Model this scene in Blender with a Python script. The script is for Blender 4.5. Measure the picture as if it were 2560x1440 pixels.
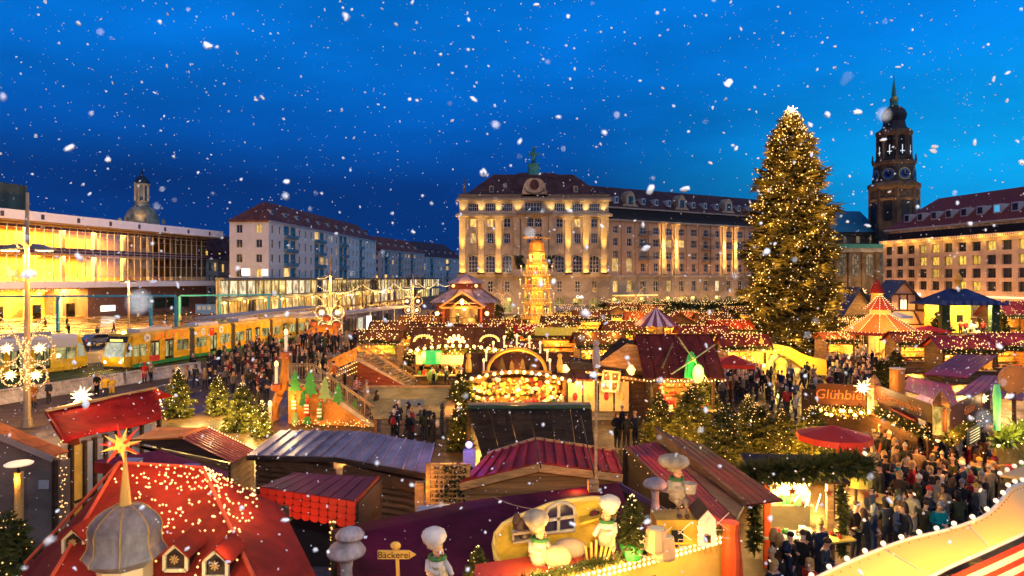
# Dusk Christmas market on a city square, built object by object.
import bpy,math,random
import numpy as np
from mathutils import Vector,Matrix
for _o in list(bpy.data.objects): bpy.data.objects.remove(_o)
SC = bpy.context.scene
COL = SC.collection
R = random.Random(11)
NR = np.random.default_rng(5)
PI = math.pi
rad = math.radians
ORD = 'first second third fourth fifth sixth seventh eighth ninth tenth eleventh twelfth thirteenth fourteenth fifteenth sixteenth seventeenth eighteenth nineteenth twentieth twenty-first twenty-second twenty-third twenty-fourth'.split()
# ---- camera: 8.7 m up on a viewing platform, level, looking north (+Y)
F,H,CX,HY = 1668.0,8.7,1280.0,695.0       # focal length and horizon in photo pixels
cam = bpy.data.cameras.new('camera'); camo = bpy.data.objects.new('camera',cam); COL.objects.link(camo)
camo.location = (0,0,H); camo.rotation_euler = (PI/2,0,0)
cam.sensor_width = 36; cam.lens = 36*F/2560; cam.shift_y = -25/2560
cam.clip_start = .05; cam.clip_end = 3000
cam.dof.use_dof = True; cam.dof.focus_distance = 32; cam.dof.aperture_fstop = 1.5
SC.camera = camo
# ---- render settings
SC.render.engine = 'CYCLES'
cy = SC.cycles
cy.max_bounces = 3; cy.diffuse_bounces = 1; cy.glossy_bounces = 1; cy.transmission_bounces = 2; cy.transparent_max_bounces = 10
cy.sample_clamp_indirect = 1.5; cy.sample_clamp_direct = 0; cy.caustics_reflective = False; cy.caustics_refractive = False
cy.use_light_tree = True; cy.use_adaptive_sampling = True; cy.adaptive_threshold = .03; cy.adaptive_min_samples = 12; cy.use_denoising = True; cy.blur_glossy = 1.0
SC.view_settings.view_transform = 'Standard'; SC.view_settings.look = 'None'
SC.view_settings.exposure = 0; SC.view_settings.gamma = 1
# ---- dusk sky: Nishita with the sun just under the western (right) horizon, graded blue, thin cloud bands
W = bpy.data.worlds.new('World'); SC.world = W; W.use_nodes = True
nt = W.node_tree; nt.nodes.clear()
def _n(t,**k):
    n = nt.nodes.new(t)
    for a,b in k.items(): setattr(n,a,b)
    return n
def _math(op,a,b=None,clamp=False):
    n = _n('ShaderNodeMath',operation=op,use_clamp=clamp)
    for i,s in enumerate((a,b)):
        if s is None: continue
        if isinstance(s,(int,float)): n.inputs[i].default_value = s
        else: nt.links.new(s,n.inputs[i])
    return n.outputs[0]
def _mix(f,a,b,bt='MIX'):
    n = _n('ShaderNodeMix',data_type='RGBA',blend_type=bt)
    for s,i in ((f,0),(a,6),(b,7)):
        if isinstance(s,(int,float)): n.inputs[i].default_value = s
        elif isinstance(s,tuple): n.inputs[i].default_value = (*s,1)
        else: nt.links.new(s,n.inputs[i])
    return n.outputs[2]
_tc = _n('ShaderNodeTexCoord'); _sep = _n('ShaderNodeSeparateXYZ'); nt.links.new(_tc.outputs['Generated'],_sep.inputs[0])
sx_,sy_,sz_ = _sep.outputs
_el = _math('MAXIMUM',sz_,0.0)
_ramp = _n('ShaderNodeValToRGB'); nt.links.new(_el,_ramp.inputs[0])
_cr = _ramp.color_ramp
_stops = [(0.0,(.002,.036,.20)),(.07,(.001,.035,.195)),(.135,(.001,.038,.215)),(.2,(.000,.082,.40)),(.3,(.000,.145,.60)),(.39,(.000,.17,.68)),(.6,(.002,.09,.38)),(1.0,(.004,.045,.20))]
while len(_cr.elements) < len(_stops): _cr.elements.new(.5)
for e,(p,c) in zip(_cr.elements,_stops): e.position = p; e.color = (*c,1)
# afterglow towards the west (+X)
_az = _math('DIVIDE',sx_,_math('MAXIMUM',_math('SQRT',_math('ADD',_math('MULTIPLY',sx_,sx_),_math('MULTIPLY',sy_,sy_))),.001))
_aw = _n('ShaderNodeMapRange',interpolation_type='SMOOTHSTEP'); nt.links.new(_az,_aw.inputs[0])
for i,v in ((1,.0),(2,.72),(3,0.0),(4,1.0)): _aw.inputs[i].default_value = v
_glow = _n('ShaderNodeValToRGB'); nt.links.new(_el,_glow.inputs[0])
_g = _glow.color_ramp
_st2 = [(0.0,(.003,.35,.82)),(.15,(.001,.38,.87)),(.3,(.000,.22,.75)),(.39,(.000,.185,.70)),(.6,(.002,.11,.44)),(1.0,(.004,.045,.20))]
while len(_g.elements) < len(_st2): _g.elements.new(.5)
for e,(p,c) in zip(_g.elements,_st2): e.position = p; e.color = (*c,1)
_c0 = _mix(_aw.outputs[0],_ramp.outputs[0],_glow.outputs[0])
# cloud bands: noise stretched along the horizon
_mp = _n('ShaderNodeMapping'); nt.links.new(_tc.outputs['Generated'],_mp.inputs[0]); _mp.inputs['Scale'].default_value = (1.3,1.3,4.5)
_nz = _n('ShaderNodeTexNoise'); nt.links.new(_mp.outputs[0],_nz.inputs[0]); _nz.inputs['Scale'].default_value = 2.6; _nz.inputs['Detail'].default_value = 5; _nz.inputs['Roughness'].default_value = .55
_cl = _n('ShaderNodeMapRange'); nt.links.new(_nz.outputs[0],_cl.inputs[0])
for i,v in ((1,.3),(2,.72),(3,.82),(4,1.24)): _cl.inputs[i].default_value = v
_cl.clamp = True
_c1 = _mix(1.0,_c0,_cl.outputs[0],'MULTIPLY')
_sky = _n('ShaderNodeTexSky',sky_type='NISHITA'); _sky.sun_disc = False; _sky.sun_elevation = rad(-1.5); _sky.sun_rotation = rad(100); _sky.air_density = 1.5; _sky.ozone_density = 4
_sk = _mix(1.0,_sky.outputs[0],(.05,.05,.05),'MULTIPLY')
_c2 = _mix(1.0,_c1,_sk,'ADD')
_bg = _n('ShaderNodeBackground'); nt.links.new(_c2,_bg.inputs[0]); _bg.inputs[1].default_value = 1.0
_wo = _n('ShaderNodeOutputWorld'); nt.links.new(_bg.outputs[0],_wo.inputs[0])
W.cycles.sampling_method = 'MANUAL'; W.cycles.sample_map_resolution = 256
# ---- last daylight: one very soft sun from behind the camera, high and to the west
_s = bpy.data.lights.new('sun','SUN'); _s.energy = .85; _s.angle = rad(80); _s.color = (1.0,.87,.70)
sun = bpy.data.objects.new('sun',_s); COL.objects.link(sun); sun.rotation_euler = (rad(48),0,rad(22))

# added light behind and above the viewer, turns the falling flakes white
_f = bpy.data.lights.new('added_snow_light','POINT'); _f.energy = 4200; _f.color = (1,.95,.9); _f.shadow_soft_size = .3
_fo = bpy.data.objects.new('added_snow_light',_f); COL.objects.link(_fo); _fo.location = (.5,-3.5,13.0)

# =====================================================================  helpers
def X(px,d): return (px-CX)/F*d
def Z(py,d): return H-(py-HY)/F*d
def at(px,py,d): return Vector((X(px,d),d,Z(py,d)))          # the world point d metres north seen there
def onz(px,py,z=0.0):
    d = (H-z)*F/(py-HY); return Vector((X(px,d),d,z))           # the point of height z seen there
class MB:
    """collects faces, builds ONE mesh object"""
    def __init__(s): s.v = []; s.f = []; s.m = []; s.k = 0
    def add(s,vs,fs,k=None):
        o = len(s.v); s.v += [tuple(p) for p in vs]; s.f += [tuple(i+o for i in f) for f in fs]; s.m += [s.k if k is None else k]*len(fs); return s
    def box(s,c,z,rz=0.0,k=None,tilt=None):
        hx,hy,hz = z[0]/2,z[1]/2,z[2]/2
        vs = [Vector((a*hx,b*hy,e*hz)) for a in (-1,1) for b in (-1,1) for e in (-1,1)]
        if tilt is not None: vs = [tilt @ p for p in vs]
        if rz: m = Matrix.Rotation(rz,3,'Z'); vs = [m @ p for p in vs]
        c = Vector(c); vs = [p+c for p in vs]
        return s.add(vs,[(0,1,3,2),(4,6,7,5),(0,4,5,1),(2,3,7,6),(0,2,6,4),(1,5,7,3)],k)
    def bb(s,x0,x1,y0,y1,z0,z1,k=None): return s.box(((x0+x1)/2,(y0+y1)/2,(z0+z1)/2),(x1-x0,y1-y0,z1-z0),k=k)
    def bar(s,a,b,w,h=None,k=None):
        a,b = Vector(a),Vector(b); d = b-a; L = d.length
        if L < 1e-6: return s
        h = h or w; q = d.to_track_quat('Y','Z').to_matrix()
        vs = [(a+b)/2+q @ Vector((i*w/2,j*L/2,l*h/2)) for i in (-1,1) for j in (-1,1) for l in (-1,1)]
        return s.add(vs,[(0,1,3,2),(4,6,7,5),(0,4,5,1),(2,3,7,6),(0,2,6,4),(1,5,7,3)],k)
    def poly(s,pts,th,k=None):
        """flat polygon with thickness th along its own normal (downwards/backwards)"""
        pts = [Vector(p) for p in pts]; n = Vector((0,0,0)); q = len(pts)
        for i in range(q): a,b = pts[i],pts[(i+1) % q]; n += a.cross(b)
        n.normalize(); vs = pts+[p-n*th for p in pts]
        return s.add(vs,[tuple(range(q)),tuple(range(2*q-1,q-1,-1))]+[(i,i+q,(i+1) % q+q,(i+1) % q) for i in range(q)],k)
    def ext(s,pts,vec,k=None):
        pts = [Vector(p) for p in pts]; vec = Vector(vec); q = len(pts)
        return s.add(pts+[p+vec for p in pts],[tuple(range(q)),tuple(range(2*q-1,q-1,-1))]+[(i,i+q,(i+1) % q+q,(i+1) % q) for i in range(q)],k)
    def cyl(s,a,b,r0,r1=None,n=8,k=None,cap=True):
        r1 = r0 if r1 is None else r1; a,b = Vector(a),Vector(b); d = b-a; q = d.to_track_quat('Z','Y').to_matrix(); vs = []
        for c,r in ((a,r0),(b,r1)): vs += [c+q @ Vector((r*math.cos(2*PI*i/n),r*math.sin(2*PI*i/n),0)) for i in range(n)]
        fs = [(i,(i+1) % n,n+(i+1) % n,n+i) for i in range(n)]
        if cap: fs += [tuple(range(n-1,-1,-1)),tuple(range(n,2*n))]
        return s.add(vs,fs,k)
    def tube(s,path,r,n=6,k=None,closed=False):
        path = [Vector(p) for p in path]; L = len(path); vs = []
        rr = r if isinstance(r,(list,tuple)) else [r]*L
        for i,p in enumerate(path):
            t = (path[(i+1) % L] if closed or i < L-1 else p)-(path[i-1] if closed or i > 0 else p)
            q = t.to_track_quat('Z','Y').to_matrix()
            vs += [p+q @ Vector((rr[i]*math.cos(2*PI*j/n),rr[i]*math.sin(2*PI*j/n),0)) for j in range(n)]
        fs = []
        for i in range(L if closed else L-1):
            a,b = i*n,((i+1) % L)*n
            fs += [(a+j,a+(j+1) % n,b+(j+1) % n,b+j) for j in range(n)]
        if not closed: fs += [tuple(range(n-1,-1,-1)),tuple(range((L-1)*n,L*n))]
        return s.add(vs,fs,k)
    def lathe(s,prof,n=16,c=(0,0,0),k=None,ph=0.0,sq=(1,1)):
        vs = []; fs = []
        for r,z in prof: vs += [(c[0]+r*sq[0]*math.cos(ph+2*PI*i/n),c[1]+r*sq[1]*math.sin(ph+2*PI*i/n),c[2]+z) for i in range(n)]
        for j in range(len(prof)-1): fs += [(j*n+i,j*n+(i+1) % n,(j+1)*n+(i+1) % n,(j+1)*n+i) for i in range(n)]
        fs += [tuple(range(n-1,-1,-1)),tuple(range((len(prof)-1)*n,len(prof)*n))]
        return s.add(vs,fs,k)
    def ball(s,c,r,n=8,m=5,sc=(1,1,1),k=None):
        prof = [(r*math.sin(PI*j/m),-r*math.cos(PI*j/m)) for j in range(1,m)]
        vs = [(c[0],c[1],c[2]-r*sc[2])]
        for q,z in prof: vs += [(c[0]+q*sc[0]*math.cos(2*PI*i/n),c[1]+q*sc[1]*math.sin(2*PI*i/n),c[2]+z*sc[2]) for i in range(n)]
        vs.append((c[0],c[1],c[2]+r*sc[2])); T = len(vs)-1; fs = [(0,1+(i+1) % n,1+i) for i in range(n)]
        for j in range(m-2): fs += [(1+j*n+i,1+j*n+(i+1) % n,1+(j+1)*n+(i+1) % n,1+(j+1)*n+i) for i in range(n)]
        b = 1+(m-2)*n; fs += [(b+i,b+(i+1) % n,T) for i in range(n)]
        return s.add(vs,fs,k)
    def octa(s,c,r,k=None):
        x,y,z = c
        return s.add([(x+r,y,z),(x-r,y,z),(x,y+r,z),(x,y-r,z),(x,y,z+r),(x,y,z-r)],
                     [(0,2,4),(2,1,4),(1,3,4),(3,0,4),(2,0,5),(1,2,5),(3,1,5),(0,3,5)],k)
    def mesh(s,name,mats,smooth=False):
        me = bpy.data.meshes.new(name); me.from_pydata(s.v,[],s.f)
        mats = mats if isinstance(mats,(list,tuple)) else [mats]
        for m in mats: me.materials.append(m)
        if len(mats) > 1: me.polygons.foreach_set('material_index',s.m)
        if smooth: me.polygons.foreach_set('use_smooth',[True]*len(s.f))
        me.update(); return me
    def build(s,name,mats,parent=None,loc=(0,0,0),rz=0.0,smooth=False,**kw):
        return ob(name,s.mesh(name,mats,smooth),parent,loc,rz,**kw)
def ob(name,me,parent=None,loc=(0,0,0),rz=0.0,rot=None,sc=None,**props):
    o = bpy.data.objects.new(name,me); COL.objects.link(o)
    o.location = loc; o.rotation_euler = rot if rot is not None else (0,0,rz)
    if sc is not None: o.scale = sc if isinstance(sc,(tuple,list)) else (sc,sc,sc)
    if parent is not None: o.parent = parent
    for a,b in props.items(): o[a] = b
    return o
def tag(o,label,cat,group=None):
    o['label'] = label; o['category'] = cat
    if group: o['group'] = group
    return o
def thing(name,label,cat,loc=(0,0,0),rz=0.0,group=None):
    return tag(ob(name,None,None,loc,rz),label,cat,group)
def struct(o): o['kind'] = 'structure'; return o
def stuff(o): o['kind'] = 'stuff'; return o
def copytree(o,parent=None):
    c = o.copy(); COL.objects.link(c); c.parent = parent
    for ch in list(o.children): copytree(ch,c)
    return c
WARM = (1.0,.39,.055); GOLD = (1.0,.47,.07); PALE = (1.0,.62,.24)
LP = lambda p: p*(3.4 if p > 44 else 1.7)
def lamp(parent,loc,power,col=WARM,r=.12,name='light'):
    l = bpy.data.lights.new(name,'POINT'); l.energy = LP(power); l.color = col; l.shadow_soft_size = r
    o = bpy.data.objects.new(name,l); COL.objects.link(o); o.location = loc; o.parent = parent; return o
def spot(parent,loc,target,power,ang=50,col=WARM,r=.1,blend=.6):
    l = bpy.data.lights.new('spot','SPOT'); l.energy = power*1.8; l.color = col; l.shadow_soft_size = r; l.spot_size = rad(ang); l.spot_blend = blend
    o = bpy.data.objects.new('spot',l); COL.objects.link(o); o.location = loc; o.parent = parent
    o.rotation_euler = (Vector(target)-Vector(loc)).to_track_quat('-Z','Y').to_euler(); return o
def area(parent,loc,rot,size,power,col=WARM):
    l = bpy.data.lights.new('area','AREA'); l.energy = power*1.8; l.color = col; l.shape = 'RECTANGLE'; l.size,l.size_y = size
    o = bpy.data.objects.new('area',l); COL.objects.link(o); o.location = loc; o.rotation_euler = rot; o.parent = parent; return o
# ---- materials, all procedural
_M = {}
def M(name,col=(.5,.5,.5),rough=.6,var=.25,scale=3.0,bump=0.0,metal=0.0,rnd=.12,emit=None,es=0.0,objcol=False,stretch=None,coat=0.0,sampled=False,spec=.2):
    if name in _M: return _M[name]
    m = bpy.data.materials.new(name); m.use_nodes = True; t = m.node_tree; t.nodes.clear(); _M[name] = m
    N = t.nodes.new; Lk = t.links.new
    out = N('ShaderNodeOutputMaterial'); p = N('ShaderNodeBsdfPrincipled'); Lk(p.outputs[0],out.inputs[0])
    p.inputs['Roughness'].default_value = rough; p.inputs['Metallic'].default_value = metal; p.inputs['Specular IOR Level'].default_value = spec
    if coat: p.inputs['Coat Weight'].default_value = coat; p.inputs['Coat Roughness'].default_value = .12
    tc = N('ShaderNodeTexCoord'); src = tc.outputs['Object']
    if stretch:
        mp = N('ShaderNodeMapping'); Lk(src,mp.inputs[0]); mp.inputs['Scale'].default_value = stretch; src = mp.outputs[0]
    nz = N('ShaderNodeTexNoise'); Lk(src,nz.inputs[0]); nz.inputs['Scale'].default_value = scale; nz.inputs['Detail'].default_value = 5; nz.inputs['Roughness'].default_value = .62
    oi = N('ShaderNodeObjectInfo')
    mr = N('ShaderNodeMapRange'); Lk(nz.outputs[0],mr.inputs[0])
    for i,v in ((1,.25),(2,.75),(3,1-var),(4,1+var)): mr.inputs[i].default_value = v
    rr = N('ShaderNodeMapRange'); Lk(oi.outputs['Random'],rr.inputs[0]); rr.inputs[3].default_value = 1-rnd; rr.inputs[4].default_value = 1+rnd
    mu = N('ShaderNodeMath'); mu.operation = 'MULTIPLY'; Lk(mr.outputs[0],mu.inputs[0]); Lk(rr.outputs[0],mu.inputs[1])
    if bump:      # large stains and streaks
        n3 = N('ShaderNodeTexNoise'); Lk(src,n3.inputs[0]); n3.inputs['Scale'].default_value = scale*.45; n3.inputs['Detail'].default_value = 8; n3.inputs['Roughness'].default_value = .7; n3.inputs['Distortion'].default_value = .6
        m3 = N('ShaderNodeMapRange'); Lk(n3.outputs[0],m3.inputs[0])
        for i,v in ((1,.36),(2,.6),(3,.5),(4,1.12)): m3.inputs[i].default_value = v
        mv = N('ShaderNodeMath'); mv.operation = 'MULTIPLY'; Lk(mu.outputs[0],mv.inputs[0]); Lk(m3.outputs[0],mv.inputs[1]); mu = mv
    vm = N('ShaderNodeVectorMath'); vm.operation = 'SCALE'; Lk(mu.outputs[0],vm.inputs['Scale'])
    if objcol: Lk(oi.outputs['Color'],vm.inputs[0])
    else: vm.inputs[0].default_value = col
    Lk(vm.outputs[0],p.inputs['Base Color'])
    if rough < .9:
        r2 = N('ShaderNodeMapRange'); Lk(nz.outputs[0],r2.inputs[0]); r2.inputs[3].default_value = max(.03,rough-.15); r2.inputs[4].default_value = min(1,rough+.15); Lk(r2.outputs[0],p.inputs['Roughness'])
    if bump:
        b = N('ShaderNodeBump'); b.inputs['Strength'].default_value = bump; b.inputs['Distance'].default_value = .03
        n2 = N('ShaderNodeTexNoise'); Lk(src,n2.inputs[0]); n2.inputs['Scale'].default_value = scale*5; n2.inputs['Detail'].default_value = 3; Lk(n2.outputs[0],b.inputs['Height']); Lk(b.outputs[0],p.inputs['Normal'])
    if emit:
        p.inputs['Emission Color'].default_value = (*emit,1); p.inputs['Emission Strength'].default_value = es
        m.cycles.emission_sampling = 'AUTO' if sampled else 'NONE'
    return m
def lit_pane(name,c1,c2,s,scale=1.2,dark=.25):
    """a lit window: curtains, shelves and lamps behind glass as uneven glow"""
    if name in _M: return _M[name]
    m = bpy.data.materials.new(name); m.use_nodes = True; t = m.node_tree; t.nodes.clear(); _M[name] = m
    N = t.nodes.new; Lk = t.links.new
    out = N('ShaderNodeOutputMaterial'); p = N('ShaderNodeBsdfPrincipled'); Lk(p.outputs[0],out.inputs[0])
    p.inputs['Base Color'].default_value = (.02,.02,.02,1); p.inputs['Roughness'].default_value = .08
    tc = N('ShaderNodeTexCoord'); oi = N('ShaderNodeObjectInfo'); va = N('ShaderNodeVectorMath'); va.operation = 'ADD'
    Lk(tc.outputs['Object'],va.inputs[0]); cx = N('ShaderNodeCombineXYZ'); mm = N('ShaderNodeMath'); mm.operation = 'MULTIPLY'; mm.inputs[1].default_value = 37; Lk(oi.outputs['Random'],mm.inputs[0])
    Lk(mm.outputs[0],cx.inputs[0]); Lk(mm.outputs[0],cx.inputs[2]); Lk(cx.outputs[0],va.inputs[1])
    mp = N('ShaderNodeMapping'); Lk(va.outputs[0],mp.inputs[0]); mp.inputs['Scale'].default_value = (1.6,1.6,.7)
    nz = N('ShaderNodeTexNoise'); Lk(mp.outputs[0],nz.inputs[0]); nz.inputs['Scale'].default_value = scale; nz.inputs['Detail'].default_value = 3
    mr = N('ShaderNodeMapRange'); Lk(nz.outputs[0],mr.inputs[0]); mr.inputs[1].default_value = .32; mr.inputs[2].default_value = .66
    mx = N('ShaderNodeMix'); mx.data_type = 'RGBA'; Lk(mr.outputs[0],mx.inputs[0]); mx.inputs[6].default_value = (*[x*dark for x in c1],1); mx.inputs[7].default_value = (*c2,1)
    Lk(mx.outputs[2],p.inputs['Emission Color'])
    rr = N('ShaderNodeMapRange'); Lk(oi.outputs['Random'],rr.inputs[0]); rr.inputs[3].default_value = s*.5; rr.inputs[4].default_value = s*1.4; Lk(rr.outputs[0],p.inputs['Emission Strength'])
    m.cycles.emission_sampling = 'NONE'
    return m
def clear_glass(name='clear_glass',tint=(.95,.97,.95),gl=.12):
    if name in _M: return _M[name]
    m = bpy.data.materials.new(name); m.use_nodes = True; t = m.node_tree; t.nodes.clear(); _M[name] = m
    N = t.nodes.new; Lk = t.links.new
    out = N('ShaderNodeOutputMaterial'); mx = N('ShaderNodeMixShader'); tr = N('ShaderNodeBsdfTransparent'); g = N('ShaderNodeBsdfGlossy')
    tr.inputs[0].default_value = (*tint,1); g.inputs['Roughness'].default_value = .04
    fr = N('ShaderNodeLayerWeight'); fr.inputs[0].default_value = .25; md = N('ShaderNodeMath'); md.operation = 'MULTIPLY_ADD'; Lk(fr.outputs['Fresnel'],md.inputs[0]); md.inputs[1].default_value = .5; md.inputs[2].default_value = gl*.4
    Lk(md.outputs[0],mx.inputs[0]); Lk(tr.outputs[0],mx.inputs[1]); Lk(g.outputs[0],mx.inputs[2]); Lk(mx.outputs[0],out.inputs[0]); return m
def bulbmat(name,col,s):
    return M(name,(.9,.85,.7),.3,emit=col,es=s,var=0,rnd=0)
B_WARM = bulbmat('bulb_warm',(1.0,.46,.08),1.9)
B_HOT = bulbmat('bulb_hot',(1.0,.64,.18),2.1)
B_TREE = bulbmat('bulb_tree',(1.0,.52,.10),2.0)
B_STAR = bulbmat('paper_star_glow',(1.0,.72,.30),1.35)
B_WHITE = bulbmat('bulb_white',(1.0,.92,.78),4.0)
def bulbs(name,pts,r,mat,parent=None,wire=False,loc=(0,0,0)):
    b = MB()
    for p in pts: b.octa(p,r)
    if wire and len(pts) > 1: b.tube(pts,r*.25,4,k=1)
    return stuff(b.build(name,[mat,M('black_cable',(.02,.02,.02),.6)],parent,loc))
def catenary(a,b,n,sag):
    a,b = Vector(a),Vector(b)
    return [a.lerp(b,i/n)-Vector((0,0,4*sag*(i/n)*(1-i/n))) for i in range(n+1)]
def text(name,s,size,mat,parent=None,loc=(0,0,0),rot=(PI/2,0,0),ext=.02,align='CENTER',shear=0.0):
    c = bpy.data.curves.new(name,'FONT'); c.body = s; c.size = size; c.extrude = ext; c.align_x = align; c.align_y = 'CENTER'; c.shear = shear; c.resolution_u = 3
    c.materials.append(mat); t_ = bpy.data.objects.new(name,c); me = bpy.data.meshes.new_from_object(t_); bpy.data.objects.remove(t_)
    return ob(name,me,parent,loc,rot=rot)
# ---- facades with real openings
_WC = {}
def wall_mesh(w,h,ops,depth=.3,k=0):
    """front at y=0, outward -y; ops = (x0,x1,z0,z1,arch)"""
    b = MB(); xs = sorted({0.0,w,*[round(o[0],3) for o in ops],*[round(o[1],3) for o in ops]}); zs = sorted({0.0,h,*[round(o[2],3) for o in ops],*[round(o[3],3) for o in ops]})
    O = [tuple(round(q,3) for q in o[:4])+(o[4] if len(o) > 4 else 0,) for o in ops]
    for j in range(len(zs)-1):
        zc = (zs[j]+zs[j+1])/2; run = None
        for i in range(len(xs)-1):
            xc = (xs[i]+xs[i+1])/2; hole = any(o[0] < xc < o[1] and o[2] < zc < o[3] for o in O)
            if not hole and run is None: run = xs[i]
            if run is not None and (hole or i == len(xs)-2):
                e = xs[i] if hole else xs[i+1]
                b.add([(run,0,zs[j]),(e,0,zs[j]),(e,0,zs[j+1]),(run,0,zs[j+1])],[(0,1,2,3)]); run = None
    for x0,x1,z0,z1,ar in O:
        r = [(x0,z0),(x1,z0)]
        if ar:
            q = (x1-x0)/2; n = 6; zc = z1-q*ar
            arc = [(x0+q+q*math.cos(PI*i/n),zc+q*ar*math.sin(PI*i/n)) for i in range(n+1)]
            r += arc
            for half,cx in ((arc[:n//2+1],x1),(arc[n//2:],x0)): b.add([(cx,0,z1)]+[(p[0],0,p[1]) for p in half],[tuple(range(len(half)+1))])
        else: r += [(x1,z1),(x0,z1)]
        q = len(r); b.add([(p[0],0,p[1]) for p in r]+[(p[0],depth,p[1]) for p in r],[(i,(i+1) % q,(i+1) % q+q,i+q) for i in range(q)])
    return b
def win_meshes(w,h,cols,rows,arch,fm,fw=.09):
    key = (round(w,2),round(h,2),cols,rows,arch,fm.name)
    if key in _WC: return _WC[key]
    f = MB(); n = 8; q = w/2
    f.bb(-q,-q+fw,0,.1,0,h-(q*arch if arch else 0)); f.bb(q-fw,q,0,.1,0,h-(q*arch if arch else 0)); f.bb(-q+fw,q-fw,0,.1,0,fw)
    if arch:
        pts = [(q*math.cos(PI*i/n),h-q*arch+q*arch*math.sin(PI*i/n)) for i in range(n+1)]
        for i in range(n): f.bar((pts[i][0]*.96,.05,pts[i][1]-.02),(pts[i+1][0]*.96,.05,pts[i+1][1]-.02),.1,fw)
        outline = [(-q,0),(q,0)]+pts
    else: f.bb(-q+fw,q-fw,0,.1,h-fw,h); outline = [(-q,0),(q,0),(q,h),(-q,h)]
    for i in range(1,cols): x = -q+w*i/cols; f.bb(x-fw*.42,x+fw*.42,.02,.08,fw,h-fw)
    for i in range(1,rows): z = h*i/rows*(1.0 if not arch else .9); f.bb(-q+fw,q-fw,.025,.075,z-fw*.4,z+fw*.4)
    p = MB(); p.add([(a,.06,c) for a,c in outline],[tuple(range(len(outline)))])
    _WC[key] = (f.mesh('window',fm),p); return _WC[key]
_PC = {}
def put_window(root,base,u,x,z,w,h,pane,cols=2,rows=2,arch=0,fm=None,depth=.22,name='window',fw=.09):
    """root local: base 2D point, u unit direction of the facade"""
    fm = fm or M('window_frame_white',(.62,.60,.56),.5)
    fme,pmb = win_meshes(w,h,cols,rows,arch,fm,fw); rz = math.atan2(u[1],u[0]); n = (-u[1],u[0])
    loc = (base[0]+u[0]*x+n[0]*depth,base[1]+u[1]*x+n[1]*depth,z)
    f = ob(name,fme,root,loc,rz)
    key = (id(pmb),pane.name)
    if key not in _PC: _PC[key] = pmb.mesh('pane',pane)
    ob('pane',_PC[key],f); return f
G_DARK = M('dusk_glass',(.018,.026,.045),.07,var=.3,scale=.7,rnd=.4,spec=.7)
G_LIT = lit_pane('lit_window',(1,.5,.08),(1,.60,.14),1.6)
G_LITP = lit_pane('lit_window_pale',(1,.7,.35),(1,.76,.38),1.3)
def panepick(p=.15): return G_LIT if R.random() < p else G_DARK
# =====================================================================  the setting: ground, road, tram bed, pavement
def paving(name,col,scale,rough,wet=.5):
    m = bpy.data.materials.new(name); m.use_nodes = True; t = m.node_tree; t.nodes.clear(); N = t.nodes.new; Lk = t.links.new
    out = N('ShaderNodeOutputMaterial'); p = N('ShaderNodeBsdfPrincipled'); Lk(p.outputs[0],out.inputs[0]); p.inputs['Specular IOR Level'].default_value = .3
    tc = N('ShaderNodeTexCoord'); br = N('ShaderNodeTexBrick'); Lk(tc.outputs['Object'],br.inputs[0])
    br.inputs['Scale'].default_value = scale; br.inputs['Color1'].default_value = (*col,1); br.inputs['Color2'].default_value = (*[c*.75 for c in col],1); br.inputs['Mortar'].default_value = (*[c*.35 for c in col],1)
    br.inputs['Mortar Size'].default_value = .015; br.inputs['Brick Width'].default_value = .6; br.inputs['Row Height'].default_value = .3
    nz = N('ShaderNodeTexNoise'); Lk(tc.outputs['Object'],nz.inputs[0]); nz.inputs['Scale'].default_value = .35; nz.inputs['Detail'].default_value = 6
    mx = N('ShaderNodeMix'); mx.data_type = 'RGBA'; mx.blend_type = 'MULTIPLY'; mx.inputs[0].default_value = .8; Lk(br.outputs[0],mx.inputs[6]); Lk(nz.outputs[0],mx.inputs[7]); Lk(mx.outputs[2],p.inputs['Base Color'])
    mr = N('ShaderNodeMapRange'); Lk(nz.outputs[0],mr.inputs[0])
    for i,v in ((1,.42),(2,.6),(3,rough*(1-wet)),(4,rough)): mr.inputs[i].default_value = v
    Lk(mr.outputs[0],p.inputs['Roughness'])
    b = N('ShaderNodeBump'); b.inputs['Strength'].default_value = .35; b.inputs['Distance'].default_value = .02; Lk(br.outputs['Fac'],b.inputs['Height']); b.invert = True; Lk(b.outputs[0],p.inputs['Normal'])
    return m
MB().add([(-900,-60,0),(900,-60,0),(900,1400,0),(-900,1400,0)],[(0,1,2,3)]).build('ground',paving('wet_paving',(.12,.072,.036),1.2,.6,.5),kind='structure')
asphalt = M('wet_asphalt',(.11,.075,.042),.65,.3,2.0,.25)
MB().add([(-46,30,.004),(-30.5,30,.004),(-20,62,.004),(-16,120,.004),(-14,420,.004),(-40,420,.004),(-36,110,.004),(-44,62,.004)],[tuple(range(8))]).build('road',asphalt,kind='structure')
stonem = M('granite_kerb',(.30,.28,.25),.6,.25,4,.2)
def strip(name,pts,w,z0,z1,mat,top=0.0):
    """a kerb or strip along a polyline"""
    b = MB()
    for i in range(len(pts)-1):
        a,c = Vector((*pts[i],0)),Vector((*pts[i+1],0)); d = (c-a).normalized(); n = Vector((-d.y,d.x,0))*w/2
        b.add([a-n+Vector((0,0,z0)),c-n+Vector((0,0,z0)),c+n+Vector((0,0,z0)),a+n+Vector((0,0,z0)),a-n+Vector((0,0,z1)),c-n+Vector((0,0,z1)),c+n+Vector((0,0,z1)),a+n+Vector((0,0,z1))],[(4,5,6,7),(0,1,5,4),(2,3,7,6),(0,4,7,3),(1,2,6,5)])
    return b.build(name,mat,kind='structure')
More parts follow.
